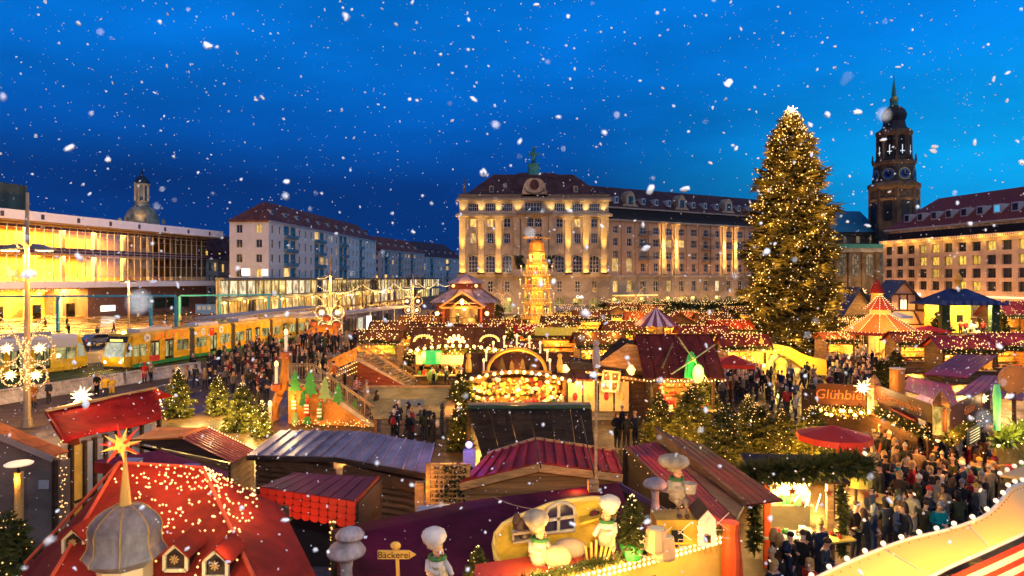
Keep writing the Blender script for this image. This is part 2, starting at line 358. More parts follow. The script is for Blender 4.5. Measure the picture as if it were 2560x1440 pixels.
# grassed tram bed along the barrier and its rails
TR = [(-55,42),(-49,52),(-42.6,64),(-39.0,72),(-36.0,84),(-33.8,98),(-32.0,115),(-29,150),(-25,230)]
TL = [(-44,42),(-39.6,52),(-37.3,62),(-35.3,71),(-33.2,82),(-31.2,96),(-29.6,112),(-26.5,150),(-22.5,230)]
turf = M('track_turf',(.055,.085,.025),.9,.4,3,.5)
bed = MB()
for i in range(4):
    a,b_ = TR[i],TR[i+1]; c,d_ = TL[i],TL[i+1]
    bed.add([(c[0]+3.2,c[1],.02),(d_[0]+3.2,d_[1],.02),(b_[0]-2.2,b_[1],.02),(a[0]-2.2,a[1],.02)],[(0,1,2,3)])
bed.build('tram_bed',turf,kind='structure')
steel = M('rail_steel',(.35,.34,.33),.25,.2,8,metal=.9)
for L_ in (TR,TL):
    for s_ in (-.72,.72): strip('tram_rail',[(p[0]+s_,p[1]) for p in L_],.09,.01,.05,steel)
# raised tram platform and kerbs
plat = MB(); plat.ext([(-46,92,0),(-36.6,92,0),(-33.5,120,0),(-31,150,0),(-42,150,0),(-45,120,0)],(0,0,.14)); plat.build('pavement_platform',M('platform_slabs',(.26,.19,.11),.5,.25,1.5,.2),kind='structure')
strip('kerb_platform',[(-36.5,92),(-33.4,120),(-30.9,150)],.25,0,.15,stonem)
strip('kerb_square',[(-30,44),(-26.5,60),(-24,80),(-21.5,110),(-19,150),(-16,260)],.3,0,.12,stonem)
plz = MB(); plz.add([(-120,100,.008),(-47,96,.008),(-44,150,.008),(-60,190,.008),(-140,190,.008)],[tuple(range(5))]); plz.build('pavement_forecourt',paving('forecourt_slabs',(.28,.19,.10),.8,.35,.75),kind='structure')

# =====================================================================  buildings on the left
white_metal = M('white_metal_panel',(.80,.78,.84),.45,.08,.6)
mull = M('mullion_grey',(.55,.54,.56),.4,.1,2,metal=.3)
spandrel = M('spandrel_aubergine',(.09,.055,.075),.25,.3,1)
def cultural_palace():
    A,B = Vector((-103,118)),Vector((-87,190)); u = (B-A).normalized(); L = (B-A).length; n = Vector((-u.y,u.x))   # n points inward (away from the square)
    rz = math.atan2(u.y,u.x)
    t = thing('culture_hall','long modern glass-fronted culture hall glowing amber under a white flat roof','building',(A.x,A.y,0),rz)
    # local frame: x along the front (towards the street end), y inward, z up
    h1,h2,h3,h4 = 6.6,8.2,14.5,19.9
    roof = MB(); roof.bb(-30,L+3,-3.2,40,h4+.35,h4+2.2); rf = roof.build('roof',white_metal,t)
    for i in range(9): MB().bb(-.35,.35,-.06,.0,-.5,.5).build('fascia_bracket',M('bracket_dark',(.08,.07,.1),.5),rf,(2+i*8.6,-3.24,h4+1.2))
    MB().bb(-28,L+2.8,-2.9,.0,h4+.1,h4+.35).build('soffit',M('soffit_wood',(.45,.30,.16),.5,.2,1),t)
    MB().bb(-30,24,6,26,h4+2.2,h4+8.5).build('stage_tower',M('copper_cladding',(.10,.13,.10),.6,.55,.35,.3,stretch=(1.4,1.4,.15)),t)
    MB().bb(-30,L+2.5,-2.6,0,h1,h2-.3).build('balcony_slab',white_metal,t)
    rl = MB(); rl.bb(-30,L+2.5,-2.55,-2.5,h2+.75,h2+.8); 
    for i in range(60): rl.bb(-30+i*1.8,-29.95+i*1.8,-2.55,-2.5,h2-.3,h2+.75)
    rl.build('balcony_railing',mull,t)
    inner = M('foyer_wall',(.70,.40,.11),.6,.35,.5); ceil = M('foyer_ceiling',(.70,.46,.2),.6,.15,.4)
    # floors, ceilings, back walls of the foyers
    for z0,z1 in ((.05,h1),(h2-.3,h3-.55),(h3+.1,h4)):
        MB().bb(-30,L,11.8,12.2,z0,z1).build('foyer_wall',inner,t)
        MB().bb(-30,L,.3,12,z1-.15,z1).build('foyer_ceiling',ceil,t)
        MB().bb(-30,L,.3,12,z0,z0+.1).build('foyer_floor',M('foyer_floor',(.40,.26,.13),.35,.2,1),t)
        for i in range(9):
            x = -4+i*8.6
            MB().bb(x-.4,x+.4,3.4,4.2,z0+.1,z1-.15).build('column',M('foyer_column',(.5,.45,.38),.6),t)
        for i in range(7): MB().bb(4+i*10-1.2,4+i*10+1.2,8.5,8.8,z0+.1,z0+2.6+R.random()*1.5).build('foyer_screen',M('foyer_timber%d' % (i % 3),[(.36,.17,.06),(.55,.26,.05),(.25,.12,.06)][i % 3],.5,.3,1.5),t)
    MB().bb(-30,L,20,20.3,0,h4).build('wall',M('concrete_grey',(.3,.3,.3),.8),t)
    MB().bb(L-.3,L,.4,40,0,h4+.3).build('wall',M('concrete_grey'),t)
    # hanging lamps: rows of small ceiling lights
    for z,pw in ((h1-.4,6500),(h3-.9,6500),(h4-.35,6500)):
        pts = [(x,y,z) for x in np.arange(-2,L-14,1.9) for y in (2.2,5,7.8)]
        bulbs('ceiling_lights',pts,.11,B_HOT,t)
        for i in range(5): area(t,(3+i*10.5,5.5,z-.1),(0,0,0),(9,6),pw*(2.0 if i < 4 else .8),(1,.47,.08))
    # escalator-like stairs inside
    st = MB()
    for i in range(14): st.bb(18+i*.62,18.7+i*.62,5,7,h2+.3+i*.4,h2+.5+i*.4)
    st.build('staircase',M('stair_timber',(.30,.16,.06),.5),t)
    st = MB()
    for i in range(14): st.bb(19+i*.62,19.7+i*.62,5,7,.3+i*.42,.5+i*.42)
    st.build('staircase',M('stair_timber'),t)
    # glazing: pane by pane with mullions and dark spandrel panels
    glass = clear_glass('hall_glass',(.93,.95,.9),.25); pw = 2.05; n_ = int((L+1)//pw)
    gp = MB(); gp.bb(-pw/2+.05,pw/2-.05,0,.04,0,h3-.55-h2-.75); gA = gp.mesh('pane',glass)
    gp = MB(); gp.bb(-pw/2+.05,pw/2-.05,0,.04,0,h4-1.0-(h3+.75)); gB = gp.mesh('pane',glass)
    gp = MB(); gp.bb(-pw/2+.05,pw/2-.05,0,.04,0,h1-.7); gC = gp.mesh('pane',glass)
    sp = MB(); sp.bb(-pw/2+.09,pw/2-.09,0,.06,0,.55); sA = sp.mesh('spandrel_panel',spandrel)
    mm = MB(); mm.bb(-.06,.06,-.08,.08,0,h4-h2+.2); mA = mm.mesh('mullion',mull)
    for i in range(-6,n_):
        x = i*pw+pw/2
        ob('pane',gA,t,(x,.1,h2+.75)); ob('pane',gB,t,(x,.1,h3+.75))
        for z in (h3-.5,h3+.12,h4-.85): ob('spandrel_panel',sA,t,(x,.06,z))
        ob('mullion',mA,t,(x-pw/2,.05,h2-.25))
        if x < 33 and i % 2 == 0: ob('pane',gC,t,(x,.3,.2))
    ms = MB()
    for z in (h2-.1,h2+.7,h2+3.3,h3-.52,h3+.08,h3+.70,h3+3.2,h4-.9,h4-.25): ms.bb(-12,L,-.02,.09,z-.035,z+.035)
    ms.build('transom',mull,t)
    # ground floor: brown stone block with strip window and a lit sign
    brown = M('brown_stone_cladding',(.16,.09,.075),.6,.25,1)
    MB().bb(33,L-.5,-.4,11,0,h1-.25).build('stone_block',brown,t)
    for i in range(5): MB().bb(44.3+i*4.4,48.3+i*4.4,-.5,-.42,1.0,3.6).build('pane',M('shop_glass_green',(.03,.05,.035),.1,.4,.8),t)
    bx = MB(); bx.bb(36.5,40.5,-.62,-.45,1.0,2.3); bx.build('lit_sign',M('white_lit_panel',(.9,.9,.85),.4,emit=(1,.93,.75),es=2.5),t)
    for i,x in enumerate((6.5,13,21,29)): MB().bb(x,x+1.3+i*.3,1.2,1.4,.1,3.1).build('entrance_door',M('door_black',(.015,.015,.015),.3),t)
    MB().bb(3.2,6.2,-.9,-.8,.2,3.6).build('display_board',M('door_black'),t)
    pts = [(x,-.3,h1-.35) for x in np.arange(0,33,1.1)]
    bulbs('canopy_lights',pts,.09,B_HOT,t)
    for i in range(4): area(t,(4+i*8,-1.3,h1-.2),(0,0,0),(7,1.6),900,(1,.52,.12))
cultural_palace()
def loft_lathe(b,prof,n,ph=0.0,c=(0,0,0),sq=(1,1),k=None): return b.lathe(prof,n,c,k,ph,sq)
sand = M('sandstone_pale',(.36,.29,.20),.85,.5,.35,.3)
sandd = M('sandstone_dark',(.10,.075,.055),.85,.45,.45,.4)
def dome_church():
    d = 320; t = thing('dome_church','pale stone church dome with lantern rising behind the glass hall roof','church',(X(355,d),d,0))
    b = MB(); loft_lathe(b,[(10.5,22),(9.6,27),(8.4,32),(7.7,35),(7.1,38),(6.2,40.5),(4.6,42.3),(3.4,43)],20); b.build('dome',sand,t,smooth=True)
    b = MB(); loft_lathe(b,[(3.6,42),(3.6,44),(3.1,44.2),(3.1,45.5)],12); b.build('drum',sand,t)
    for i in range(8):
        a = i*PI/4; MB().cyl((2.9*math.cos(a),2.9*math.sin(a),45.5),(2.9*math.cos(a),2.9*math.sin(a),53),.55,n=6).build('column',sand,t)
    b = MB(); loft_lathe(b,[(3.6,53),(3.6,53.8)],12); b.build('cornice',sand,t)
    b = MB(); loft_lathe(b,[(3.4,53.8),(3.2,55.2),(1.9,57),(.5,58),(.3,60),(.05,61.5)],12); b.build('lantern_roof',M('dark_copper',(.02,.035,.045),.6),t)
    b = MB(); loft_lathe(b,[(1.6,45.5),(1.6,53)],8); b.build('lantern_core',M('dusk_stone',(.2,.22,.27),.8),t)
    for i in range(6):
        a = i*PI/3+.3; b = MB(); b.box((9.4*math.cos(a),9.4*math.sin(a),36),(1.4,1.4,2.2),a); b.build('dormer',sand,t)
    spot(t,(6,-14,30),(0,0,50),12000,34,(1,.66,.3),1); spot(t,(-9,-20,20),(0,0,40),6000,60,(1,.66,.35),1)
dome_church()
rtile = M('roof_tile_red',(.18,.055,.035),.7,.35,1.2,.4)
rtiled = M('roof_tile_dark',(.075,.032,.03),.65,.35,1.0,.4)
def hip_roof(root,P,z0,z1,inset,mat,over=.5,name='roof'):
    """P: 4 ground corners (counter-clockwise seen from above), ridge along P0->P1"""
    P = [Vector((*p,0)) for p in P]; c = sum(P,Vector())/4
    Q = [p+(p-c).normalized()*over+Vector((0,0,z0)) for p in P]
    m0,m1 = (P[0]+P[3])/2,(P[1]+P[2])/2; ax = (m1-m0).normalized()
    r0,r1 = m0+ax*inset+Vector((0,0,z1)),m1-ax*inset+Vector((0,0,z1))
    b = MB(); b.add(Q+[r0,r1]+[q-Vector((0,0,.4)) for q in Q],[(0,1,5,4),(2,3,4,5),(1,2,5),(3,0,4),(0,6,7,1),(1,7,8,2),(2,8,9,3),(3,9,6,0),(6,9,8,7)])
    return b.build(name,mat,root),(r0,r1,Q)
def face(root,a,b_,z0,h,ops,mat,name='wall',depth=.3):
    a,b_ = Vector(a),Vector(b_); u = (b_-a).normalized(); L = (b_-a).length
    wall_mesh(L,h,ops,depth).build(name,mat,root,(a.x,a.y,z0),math.atan2(u.y,u.x)); return a,u,L
def block(name,label,C,Rr,wid,zE,zR,wallm,floors,inset=8,lit=.12,bays=None,loggias=(),gable_cols=2,roofm=None,z0=0.0):
    """long apartment block: C near corner on the square side, Rr far corner; wid = depth away from the street"""
    C,Rr = Vector(C),Vector(Rr); u = (Rr-C).normalized(); n = Vector((-u.y,u.x)); L = (Rr-C).length
    t = thing(name,label,'building',(C.x,C.y,0),math.atan2(u.y,u.x))
    fh = (zE-z0)/floors; bays = bays or int(L/3.4); bw = L/bays; ops = []; wins = []
    for f in range(floors):
        for i in range(bays):
            x = (i+.5)*bw; z = z0+f*fh+.9
            if i in loggias: w,h = bw*.86,fh*.86; z = z0+f*fh+.15
            else: w,h = min(1.5,bw*.5),fh*.56
            ops.append((x-w/2,x+w/2,z-z0,z-z0+h)); wins.append((x,z,w,h,i in loggias))
    face(t,(0,0),(L,0),z0,zE-z0,ops,wallm)
    for x,z,w,h,lg in wins:
        if lg:
            put_window(t,(0,0),(1,0),x,z,w,h,panepick(lit*1.3),3,2,fm=M('loggia_frame',(.16,.25,.30),.5),depth=.28)
            MB().bb(-w/2,w/2,-.9,.0,0,1.0).build('balcony',M('balcony_teal',(.10,.20,.26),.5,.3,1),t,(x,0,z-.1))
        else: put_window(t,(0,0),(1,0),x,z,w,h,panepick(lit),2,1)
    # gable end towards the square
    ops = []; wins = []; gw = wid/gable_cols
    for f in range(floors):
        for i in range(gable_cols): x = (i+.5)*gw; w = 1.7; h = fh*.56; z = z0+f*fh+.9; ops.append((x-w/2,x+w/2,z-z0,z-z0+h)); wins.append((x,z,w,h))
    face(t,(0,wid),(0,0),z0,zE-z0,ops,wallm)
    for x,z,w,h in wins: put_window(t,(0,wid),(0,-1),x,z,w,h,panepick(lit*1.6),2,1)
    MB().bb(.4,L,.5,wid,z0,zE-.3).build('core',M('dark_interior',(.02,.02,.025),.9),t)
    MB().bb(-.25,L+.25,-.3,wid+.2,zE-.1,zE+.3).build('cornice',M('cornice_grey',(.35,.35,.36),.7),t)
    rf,(r0,r1,Q) = hip_roof(t,[(0,0),(L,0),(L,wid),(0,wid)],zE+.3,zR,inset,roofm or rtile,.6)
    for i in range(int(L/9)):
        x = 6+i*9; dz = (zR-zE); b = MB(); b.bb(-.7,.7,0,2.2,0,1.3); b.add([(-.9,-.15,1.3),(.9,-.15,1.3),(0,-.15,2.0),(-.9,2.4,1.3),(.9,2.4,1.3),(0,2.4,2.0)],[(0,1,2),(0,2,5,3),(1,4,5,2)],1)
        o = b.build('dormer',[M('dormer_wall',(.4,.4,.42),.7),roofm or rtile],t,(x,wid*.16,zE+.3+dz*.32)); MB().bb(-.45,.45,-.03,0,.25,1.1).build('pane',G_DARK,o)
    return t
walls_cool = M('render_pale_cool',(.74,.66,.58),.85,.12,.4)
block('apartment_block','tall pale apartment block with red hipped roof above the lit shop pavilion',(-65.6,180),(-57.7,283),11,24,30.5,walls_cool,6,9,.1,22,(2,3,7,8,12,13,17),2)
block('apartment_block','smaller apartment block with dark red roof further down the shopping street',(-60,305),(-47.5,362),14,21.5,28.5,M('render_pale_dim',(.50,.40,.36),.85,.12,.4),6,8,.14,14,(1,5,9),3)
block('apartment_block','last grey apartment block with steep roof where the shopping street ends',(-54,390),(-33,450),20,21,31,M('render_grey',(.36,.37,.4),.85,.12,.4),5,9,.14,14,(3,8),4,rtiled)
# two old town houses squeezed between hall and block
def town_house(label,px0,px1,d0,d1,zE,zR,wm,rm,n,rows):
    A,B = Vector((X(px0,d0),d0)),Vector((X(px1,d1),d1)); u = (B-A).normalized(); L = (B-A).length
    t = thing('town_house',label,'house',(A.x,A.y,0),math.atan2(u.y,u.x)); bw = L/n; ops = []; ws = []
    for f in range(rows):
        for i in range(n):
            x,z,w,h = (i+.5)*bw,zE-3.4-f*4.0,bw*.5,2.7; ops.append((x-w/2,x+w/2,z,z+h)); ws.append((x,z,w,h))
    face(t,(0,0),(L,0),0,zE,ops,wm)
    for x,z,w,h in ws: put_window(t,(0,0),(1,0),x,z,w,h,panepick(.2),2,2)
    MB().bb(.1,L-.1,.5,12,0,zE).build('core',M('dark_interior'),t)
    MB().bb(-.15,L+.15,-.35,.4,zE,zE+.35).build('cornice',sand,t)
    # mansard
    b = MB(); b.add([(-.1,-.2,zE+.35),(L+.1,-.2,zE+.35),(L-.6,2.4,zR-1.5),(.6,2.4,zR-1.5),(L-1,7,zR),(1,7,zR),(-.1,12,zE+.35),(L+.1,12,zE+.35)],[(0,1,2,3),(3,2,4,5),(5,4,7,6),(0,3,5,6),(1,7,4,2)]); b.build('roof',rm,t)
    for i in range(n-1):
        o = MB().bb(-.6,.6,-.1,1.6,0,1.9).build('dormer',rm,t,((i+1)*bw,.6,zE+1.3)); MB().bb(-.42,.42,-.14,-.1,.3,1.6).build('pane',panepick(.2),o)
town_house('grey town house with two tall lit windows beside the glass hall',478,545,205,214,14.3,20.5,M('render_cream',(.45,.42,.36),.85,.2,.5),rtiled,5,3)
town_house('pinkish town house with dark mansard roof tucked beside the apartment block',540,598,216,228,14.0,24,M('render_pink',(.34,.24,.23),.85,.2,.5),rtiled,5,3)
def shop_pavilion():
    A,B = Vector((-60.5,138)),Vector((-36,330)); u = (B-A).normalized(); L = (B-A).length
    t = thing('shop_pavilion','long two-storey glass shop pavilion glowing yellow along the street','shops',(A.x,A.y,0),math.atan2(u.y,u.x))
    MB().ext([(-1,-1.6,8.3),(L,-1.6,8.3),(L,12,8.3),(20,12,8.3),(-1,.4,8.3)],(0,0,.45)).build('roof',M('roof_slab_dark',(.10,.11,.13),.5),t)
    MB().bb(-.8,L,-1.2,.1,3.9,4.6).build('fascia',M('fascia_blue_grey',(.10,.15,.20),.4,.2,1),t)
    MB().bb(9,L,5,5.3,0,8.3).build('wall',M('shop_back_wall',(.62,.5,.3),.7,.5,.3),t)
    for i in range(2): MB().ext([(.1,.1,(.05,4.2)[i]),(L,.1,(.05,4.2)[i]),(L,5,(.05,4.2)[i]),(9,5,(.05,4.2)[i])],(0,0,.2)).build('floor',M('foyer_floor'),t)
    # end wall facing the square
    MB().bar((0,.6,4.15),(18,10.8,4.15),.3,8.3).build('wall',M('render_cream'),t)
    n = 52; w = L/n; fr = MB(); fr.bb(-.14,.14,-.1,.12,0,8.3); fm = fr.mesh('post',M('shopfront_metal',(.30,.26,.20),.4,metal=.3))
    cols = [lit_pane('shop_a',(.9,.5,.08),(1,.72,.26),1.5,.5,.15),lit_pane('shop_b',(.8,.5,.2),(1,.82,.5),1.4,.8,.2),lit_pane('shop_c',(.9,.35,.04),(1,.52,.10),1.3,.6,.15),G_DARK]
    gm = {}
    for c in cols:
        b = MB(); b.bb(-w/2+.25,w/2-.25,0,.05,0,3.3); gm[c.name] = b.mesh('pane',c)
    for i in range(n):
        x = (i+.5)*w; ob('post',fm,t,(i*w,0,0))
        for z in (.35,4.75): ob('pane',gm[cols[R.choices((0,1,2,3),(5,3,1.4,1.2))[0]].name],t,(x,.2,z))
        if i < 26: MB().bb(-.05,.05,-.02,.05,0,3.3).build('mullion',M('shopfront_metal'),t,(x+R.uniform(-.4,.4),.12,R.choice((.35,4.75))))
    for i in range(14): lamp(t,(6+i*9,-2.2,3.4),420,GOLD,.3)
    for x,wd in ((9,3.0),(17.5,2.4)):
        o = MB().bb(-wd/2,wd/2,-.12,.12,.5,2.0).build('roof_sign',M('white_lit_panel'),t,(x,-.8,8.75)); MB().bb(-wd/2+.1,wd/2-.1,.05,.1,0,.5).build('sign_bracket',mull,o)
shop_pavilion()
# =====================================================================  the grand hotel across the square
hstone = M('hotel_sandstone',(.44,.33,.215),.8,.16,.35,.25)
hbase = M('hotel_base_stone',(.33,.28,.235),.8,.2,.35,.3)
hpink = M('hotel_wing_render',(.46,.28,.16),.85,.12,.3)
hframe = M('hotel_window_frame',(.60,.58,.58),.5)
copper = M('copper_green',(.07,.26,.20),.6,.3,1)
lampm = M('lamp_housing',(.05,.05,.05),.5)
def balcony(t,x,z,w,y=0,d=1.1):
    b = MB(); b.bb(-w/2,w/2,-d,0,-.18,0)
    o = b.build('balcony',hbase,t,(x,y,z)); r = MB(); r.bb(-w/2,w/2,-d,-d+.06,.85,.92)
    for i in range(int(w/.3)+1): r.bb(-w/2+i*.3,-w/2+i*.3+.05,-d,-d+.05,0,.86)
    r.build('railing',M('iron_black',(.02,.02,.02),.5),o); return o
def hotel():
    d = 160.0; x0 = X(1148,d); Wd = X(1522,d)-x0
    t = thing('grand_hotel','grand sandstone hotel with floodlit pilasters and dark mansard roof across the square','hotel',(x0,d,0))
    lx = lambda px: X(px,d)-x0
    cen = [1183,1226,1268,1399,1444,1486]; ops = []; W_ = []
    def o_(px,z,w,h,cols=2,rows=2,arch=0,lit=None): x = lx(px); ops.append((x-w/2,x+w/2,z,z+h,arch)); W_.append((x,z,w,h,cols,rows,arch,lit))
    for i,px in enumerate(cen):
        o_(px,10.0,2.25,4.1,3,4,.55); o_(px,17.0,1.55,2.5,3,2); o_(px,20.9,1.55,2.05,2,2,0,i in (0,1,4)); o_(px,24.7,2.5,1.95,5,2)
        o_(px,5.3,1.25,2.7,2,3)
        o_(px,.3,2.5,3.7,2,2,.9,'arch')
    o_(1334,24.7,4.2,2.2,6,2); o_(1325,21.0,1.7,2.1,3,2); o_(1346,21.0,1.7,2.1,3,2); o_(1325,17.0,1.7,2.4,3,2); o_(1346,17.0,1.7,2.4,3,2); o_(1325,10.2,2,3.6,2,3,.5); o_(1346,10.2,2,3.6,2,3,.5)
    bo = [q for q in ops if q[3] < 9.1]; uo = [(a,b,c-9.2,e-9.2,f) for a,b,c,e,f in ops if c > 9.1]
    face(t,(0,0),(Wd,0),0,9.2,bo,hbase,depth=.5); face(t,(0,0),(Wd,0),9.2,18.1,uo,hstone,depth=.45)
    for x,z,w,h,c,r,a,lit in W_:
        pane = lit_pane('foyer_arch',(.5,.4,.08),(1,.74,.2),.55,.6,.15) if lit == 'arch' else (G_LIT if lit or R.random() < .05 else G_DARK)
        put_window(t,(0,0),(1,0),x,z,w,h,pane,c,r,a,hframe,.32)
        if z > 16 and z < 24: MB().bb(-w/2-.15,w/2+.15,-.14,.1,-.22,0).build('window_sill',hstone,t,(x,0,z))
        if 9 < z < 12: b = MB(); b.tube([((w/2+.25)*math.cos(PI*i/8),-.08,h-.7+(w/2+.1)*.7*math.sin(PI*i/8)) for i in range(9)],.16,5); b.build('arch_moulding',hstone,t,(x,0,z))
    # horizontal mouldings
    for z,h_,p in ((8.9,.55,.5),(9.45,.25,.25),(23.4,.5,.8),(23.9,.3,.45),(27.1,.4,.75),(27.5,.35,.45)): MB().bb(-p,Wd+p,-p,.0,z,z+h_).build('cornice',hstone,t)
    MB().bb(-.2,Wd+.2,-.35,.2,27.85,28.75).build('balustrade',M('balustrade_dark',(.14,.11,.08),.8,.3,1),t)
    # pilasters with their uplights
    lit = [1152,1203,1246,1420,1464,1512]
    for px in lit+[1292,1311,1362,1380]:
        x = lx(px)+(.4 if px == 1152 else -.3 if px == 1512 else 0)
        MB().bb(-.75,.75,-.42,0,9.7,22.7).build('pilaster',hstone,t,(x,0,0))
        MB().bb(-.95,.95,-.6,-.003,22.7,23.4).build('capital',hstone,t,(x,0,0))
        if px in lit:
            b = MB(); b.bb(-.9,.9,-2.3,-.5,9.55,9.62); b.bb(-.9,.9,-2.3,-2.25,9.62,10.0); b.bb(-.3,.3,-2.2,-2.0,9.62,9.8); b.build('uplight_tray',lampm,t,(x,0,0))
            lamp(t,(x,-1.0,10.3),60,(1,.55,.1),.1); spot(t,(x,-2.1,9.9),(x,-.42,13),1000,40,(1,.58,.12),.1,.9); spot(t,(x,-2.2,9.9),(x,-.42,20.5),34000,17,(1,.60,.13),.12,.9)
            spot(t,(x,-.95,24.25),(x,-.1,27),420,80,(1,.70,.25),.1,.9)
    for x_ in (lx(1295),lx(1378)): spot(t,(x_,-.95,24.25),(x_,-.1,27),420,80,(1,.7,.25),.1,.9)
    balcony(t,lx(1336),24.2,8.6,-.2,1.5)
    # portal with bronze groups at its sides
    for i,px in enumerate((1298,1375)):
        o = MB().bb(-1.5,1.5,-2.2,-.6,9.0,10.8).build('plinth',hbase,t,(lx(px),0,0)); b = MB()
        for q in range(9): b.ball((R.uniform(-.9,.9),-1.4+R.uniform(-.4,.4),11.1+q*.33),R.uniform(.35,.6),7,5)
        for q in range(4): b.cyl((R.uniform(-.8,.8),-1.4,12),(R.uniform(-1.5,1.5),-1.6,14.2),.18,.1,5)
        b.build('bronze_group',M('bronze_dark',(.03,.03,.02),.5,metal=.6),o,smooth=True)
    # side returns and mansard roof
    face(t,(0,22),(0,0),0,27.3,[],hstone); face(t,(Wd,0),(Wd,22),0,27.3,[],hstone)
    MB().bb(.5,Wd-.5,.7,22,0,27).build('core',M('dark_interior'),t)
    roof = MB(); e = 27.9; zt = 34.6
    P = [(.3,.3,e),(Wd-.3,.3,e),(Wd-.3,22,e),(.3,22,e)]; xa,xb = lx(1232),lx(1440)
    Q = [(xa,7,zt),(xb,7,zt),(xb,15,zt),(xa,15,zt)]; Mx = lx(1210)
    roof.add(P+Q,[(0,1,5,4),(1,2,6,5),(2,3,7,6),(3,0,4,7),(4,5,6,7)]); rf = roof.build('roof',rtiled,t)
    b = MB(); xa2,xb2 = lx(1305),lx(1385); b.add([(xa2-3,9,zt),(xb2+3,9,zt),(xb2+3,13,zt),(xa2-3,13,zt),(xa2,11,zt+1.1),(xb2,11,zt+1.1)],[(0,1,5,4),(1,2,5),(2,3,4,5),(3,0,4)]); b.build('ridge_cap',rtiled,rf)
    for px in (1228,1441):
        o = MB().bb(-.55,.55,0,1.8,0,1.6).build('dormer',hstone,t,(lx(px),1.6,29.4)); MB().bb(-.35,.35,-.04,0,.3,1.4).build('pane',G_DARK,o)
    # scrolled gable over the middle bay
    g = MB(); xm = lx(1336)
    pr = [(-3.1,28.2),(3.1,28.2),(2.9,29.6),(2.55,31),(1.9,32.1),(.9,32.6),(-.9,32.6),(-1.9,32.1),(-2.55,31),(-2.9,29.6)]
    g.ext([(x,-.35,z) for x,z in pr],(0,.9,0)); o = g.build('scroll_gable',hstone,t,(xm,0,0))
    MB().ext([(1.15*math.cos(i*PI/6),-.40,31+1.3*math.sin(i*PI/6)) for i in range(12)],(0,.04,0)).build('oculus',rtiled,o)
    b = MB(); b.tube([(2.3*math.cos(PI+i*PI/8),-.45,30.1+1.2*math.sin(PI+i*PI/8)) for i in range(9)],.22,5); b.build('swag',M('balustrade_dark'),o)
    # copper pedestal and figure
    b = MB(); b.lathe([(1.9,34.6),(1.55,35.4),(1.45,37.4),(1.6,37.6),(1.6,37.9),(.9,38)],8,(xm+.2,11,0)); o = b.build('roof_pedestal',copper,t)
    b = MB(); b.tube([(0,0,37.9),(0,0,39),(.05,0,40.2),(0,0,41.2),(0,0,41.7)],[.75,.6,.75,.35,.32],8); b.ball((0,0,42.05),.38,8,5)
    b.tube([(0,0,41),(1.1,0,40.2),(1.6,0,40.9)],[.28,.22,.16],6); b.tube([(0,0,41),(-1.2,0,40.4),(-1.6,0,39.9)],[.28,.22,.18],6)
    b.build('roof_figure',copper,o,(xm+.2,11,0),smooth=True)
    b = MB(); b.lathe([(.5,28.7),(.5,29.3),(.25,29.6),(.45,30.2),(.2,31),(.1,32),(.02,33)],8,(1.2,.8,0)); b.build('corner_finial',M('balustrade_dark'),t)
    # ---------- lower wing running off to the right
    A = Vector((Wd,1.6)); a = math.atan2(24,42.6); u = Vector((math.cos(a),math.sin(a))); Lw = 76.0
    E = 22.8; ops = []; ws = []; bw = 4.32; nb = int(Lw/bw); bal = (2,7,12); litp = (4,5,9,10,14,15)
    for i in range(nb):
        x = (i+.55)*bw
        for r,(z,h) in enumerate(((10.3,2.1),(13.5,1.9),(16.6,1.9),(19.7,1.75))):
            w = 1.5 if (r == 0 or i in (0,1,7,8,12)) else 2.2
            if r == 0 and i in (0,1): h = 3.6; w = 2.2
            ops.append((x-w/2,x+w/2,z-9.2,z+h-9.2,.4 if (r == 0 and i in (0,1)) else 0)); ws.append((x,z,w,h,2 if w < 2 else 4,2,(r == 0 and i in (0,1)) or (r == 2 and i in (4,5)),.4 if (r == 0 and i in (0,1)) else 0))
    bo = []
    for i in range(nb):
        x = (i+.55)*bw; bo.append((x-.85,x+.85,5.2,8.0)); bo.append((x-1.3,x+1.3,.2,3.9,.5))
    face(t,A,A+u*Lw,0,9.2,bo,hbase,depth=.45); face(t,A,A+u*Lw,9.2,E-9.2,ops,hpink,depth=.4)
    for x,z,w,h,c,r,lt,ar in ws: put_window(t,A,u,x,z,w,h,G_LIT if lt or R.random() < .04 else G_DARK,c,2,ar,hframe,.3)
    for i in range(nb):
        x = (i+.55)*bw; put_window(t,A,u,x,5.2,1.7,2.8,G_LIT if i in (0,1,4) else (G_LITP if i == 8 else panepick(.1)),2,2,0,hframe,.3); put_window(t,A,u,x,.2,2.6,3.7,lit_pane('foyer_arch',(.5,.4,.08),(1,.74,.2),.55,.6,.15),2,2,.5,hframe,.3)
    rzw = a
    wp = lambda x,y: (A.x+u.x*x-u.y*y,A.y+u.y*x+u.x*y)
    def wbox(name,x0_,x1_,y0_,y1_,z0_,z1_,m): p = wp(0,0); return MB().bb(x0_,x1_,y0_,y1_,z0_,z1_).build(name,m,t,(p[0],p[1],0),rzw)
    for z,h_,p in ((8.9,.5,.45),(22.6,.45,.7)): wbox('cornice',-.1,Lw,-p,0,z,z+h_,hbase)
    wbox('attic_wall',0,Lw,.9,1.3,23.0,26.0,hstone); wbox('balustrade',0,Lw,-.45,-.38,23.05,23.9,M('iron_black')); wbox('cornice',-.1,Lw,.3,1.0,25.8,26.15,hbase)
    for i in range(nb):
        p = wp((i+.55)*bw,.86); put_window(t,p,u,0,23.4,1.6,2.1,G_LIT if i in (2,6,10,11) else panepick(.08),2,2,0,hframe,0)
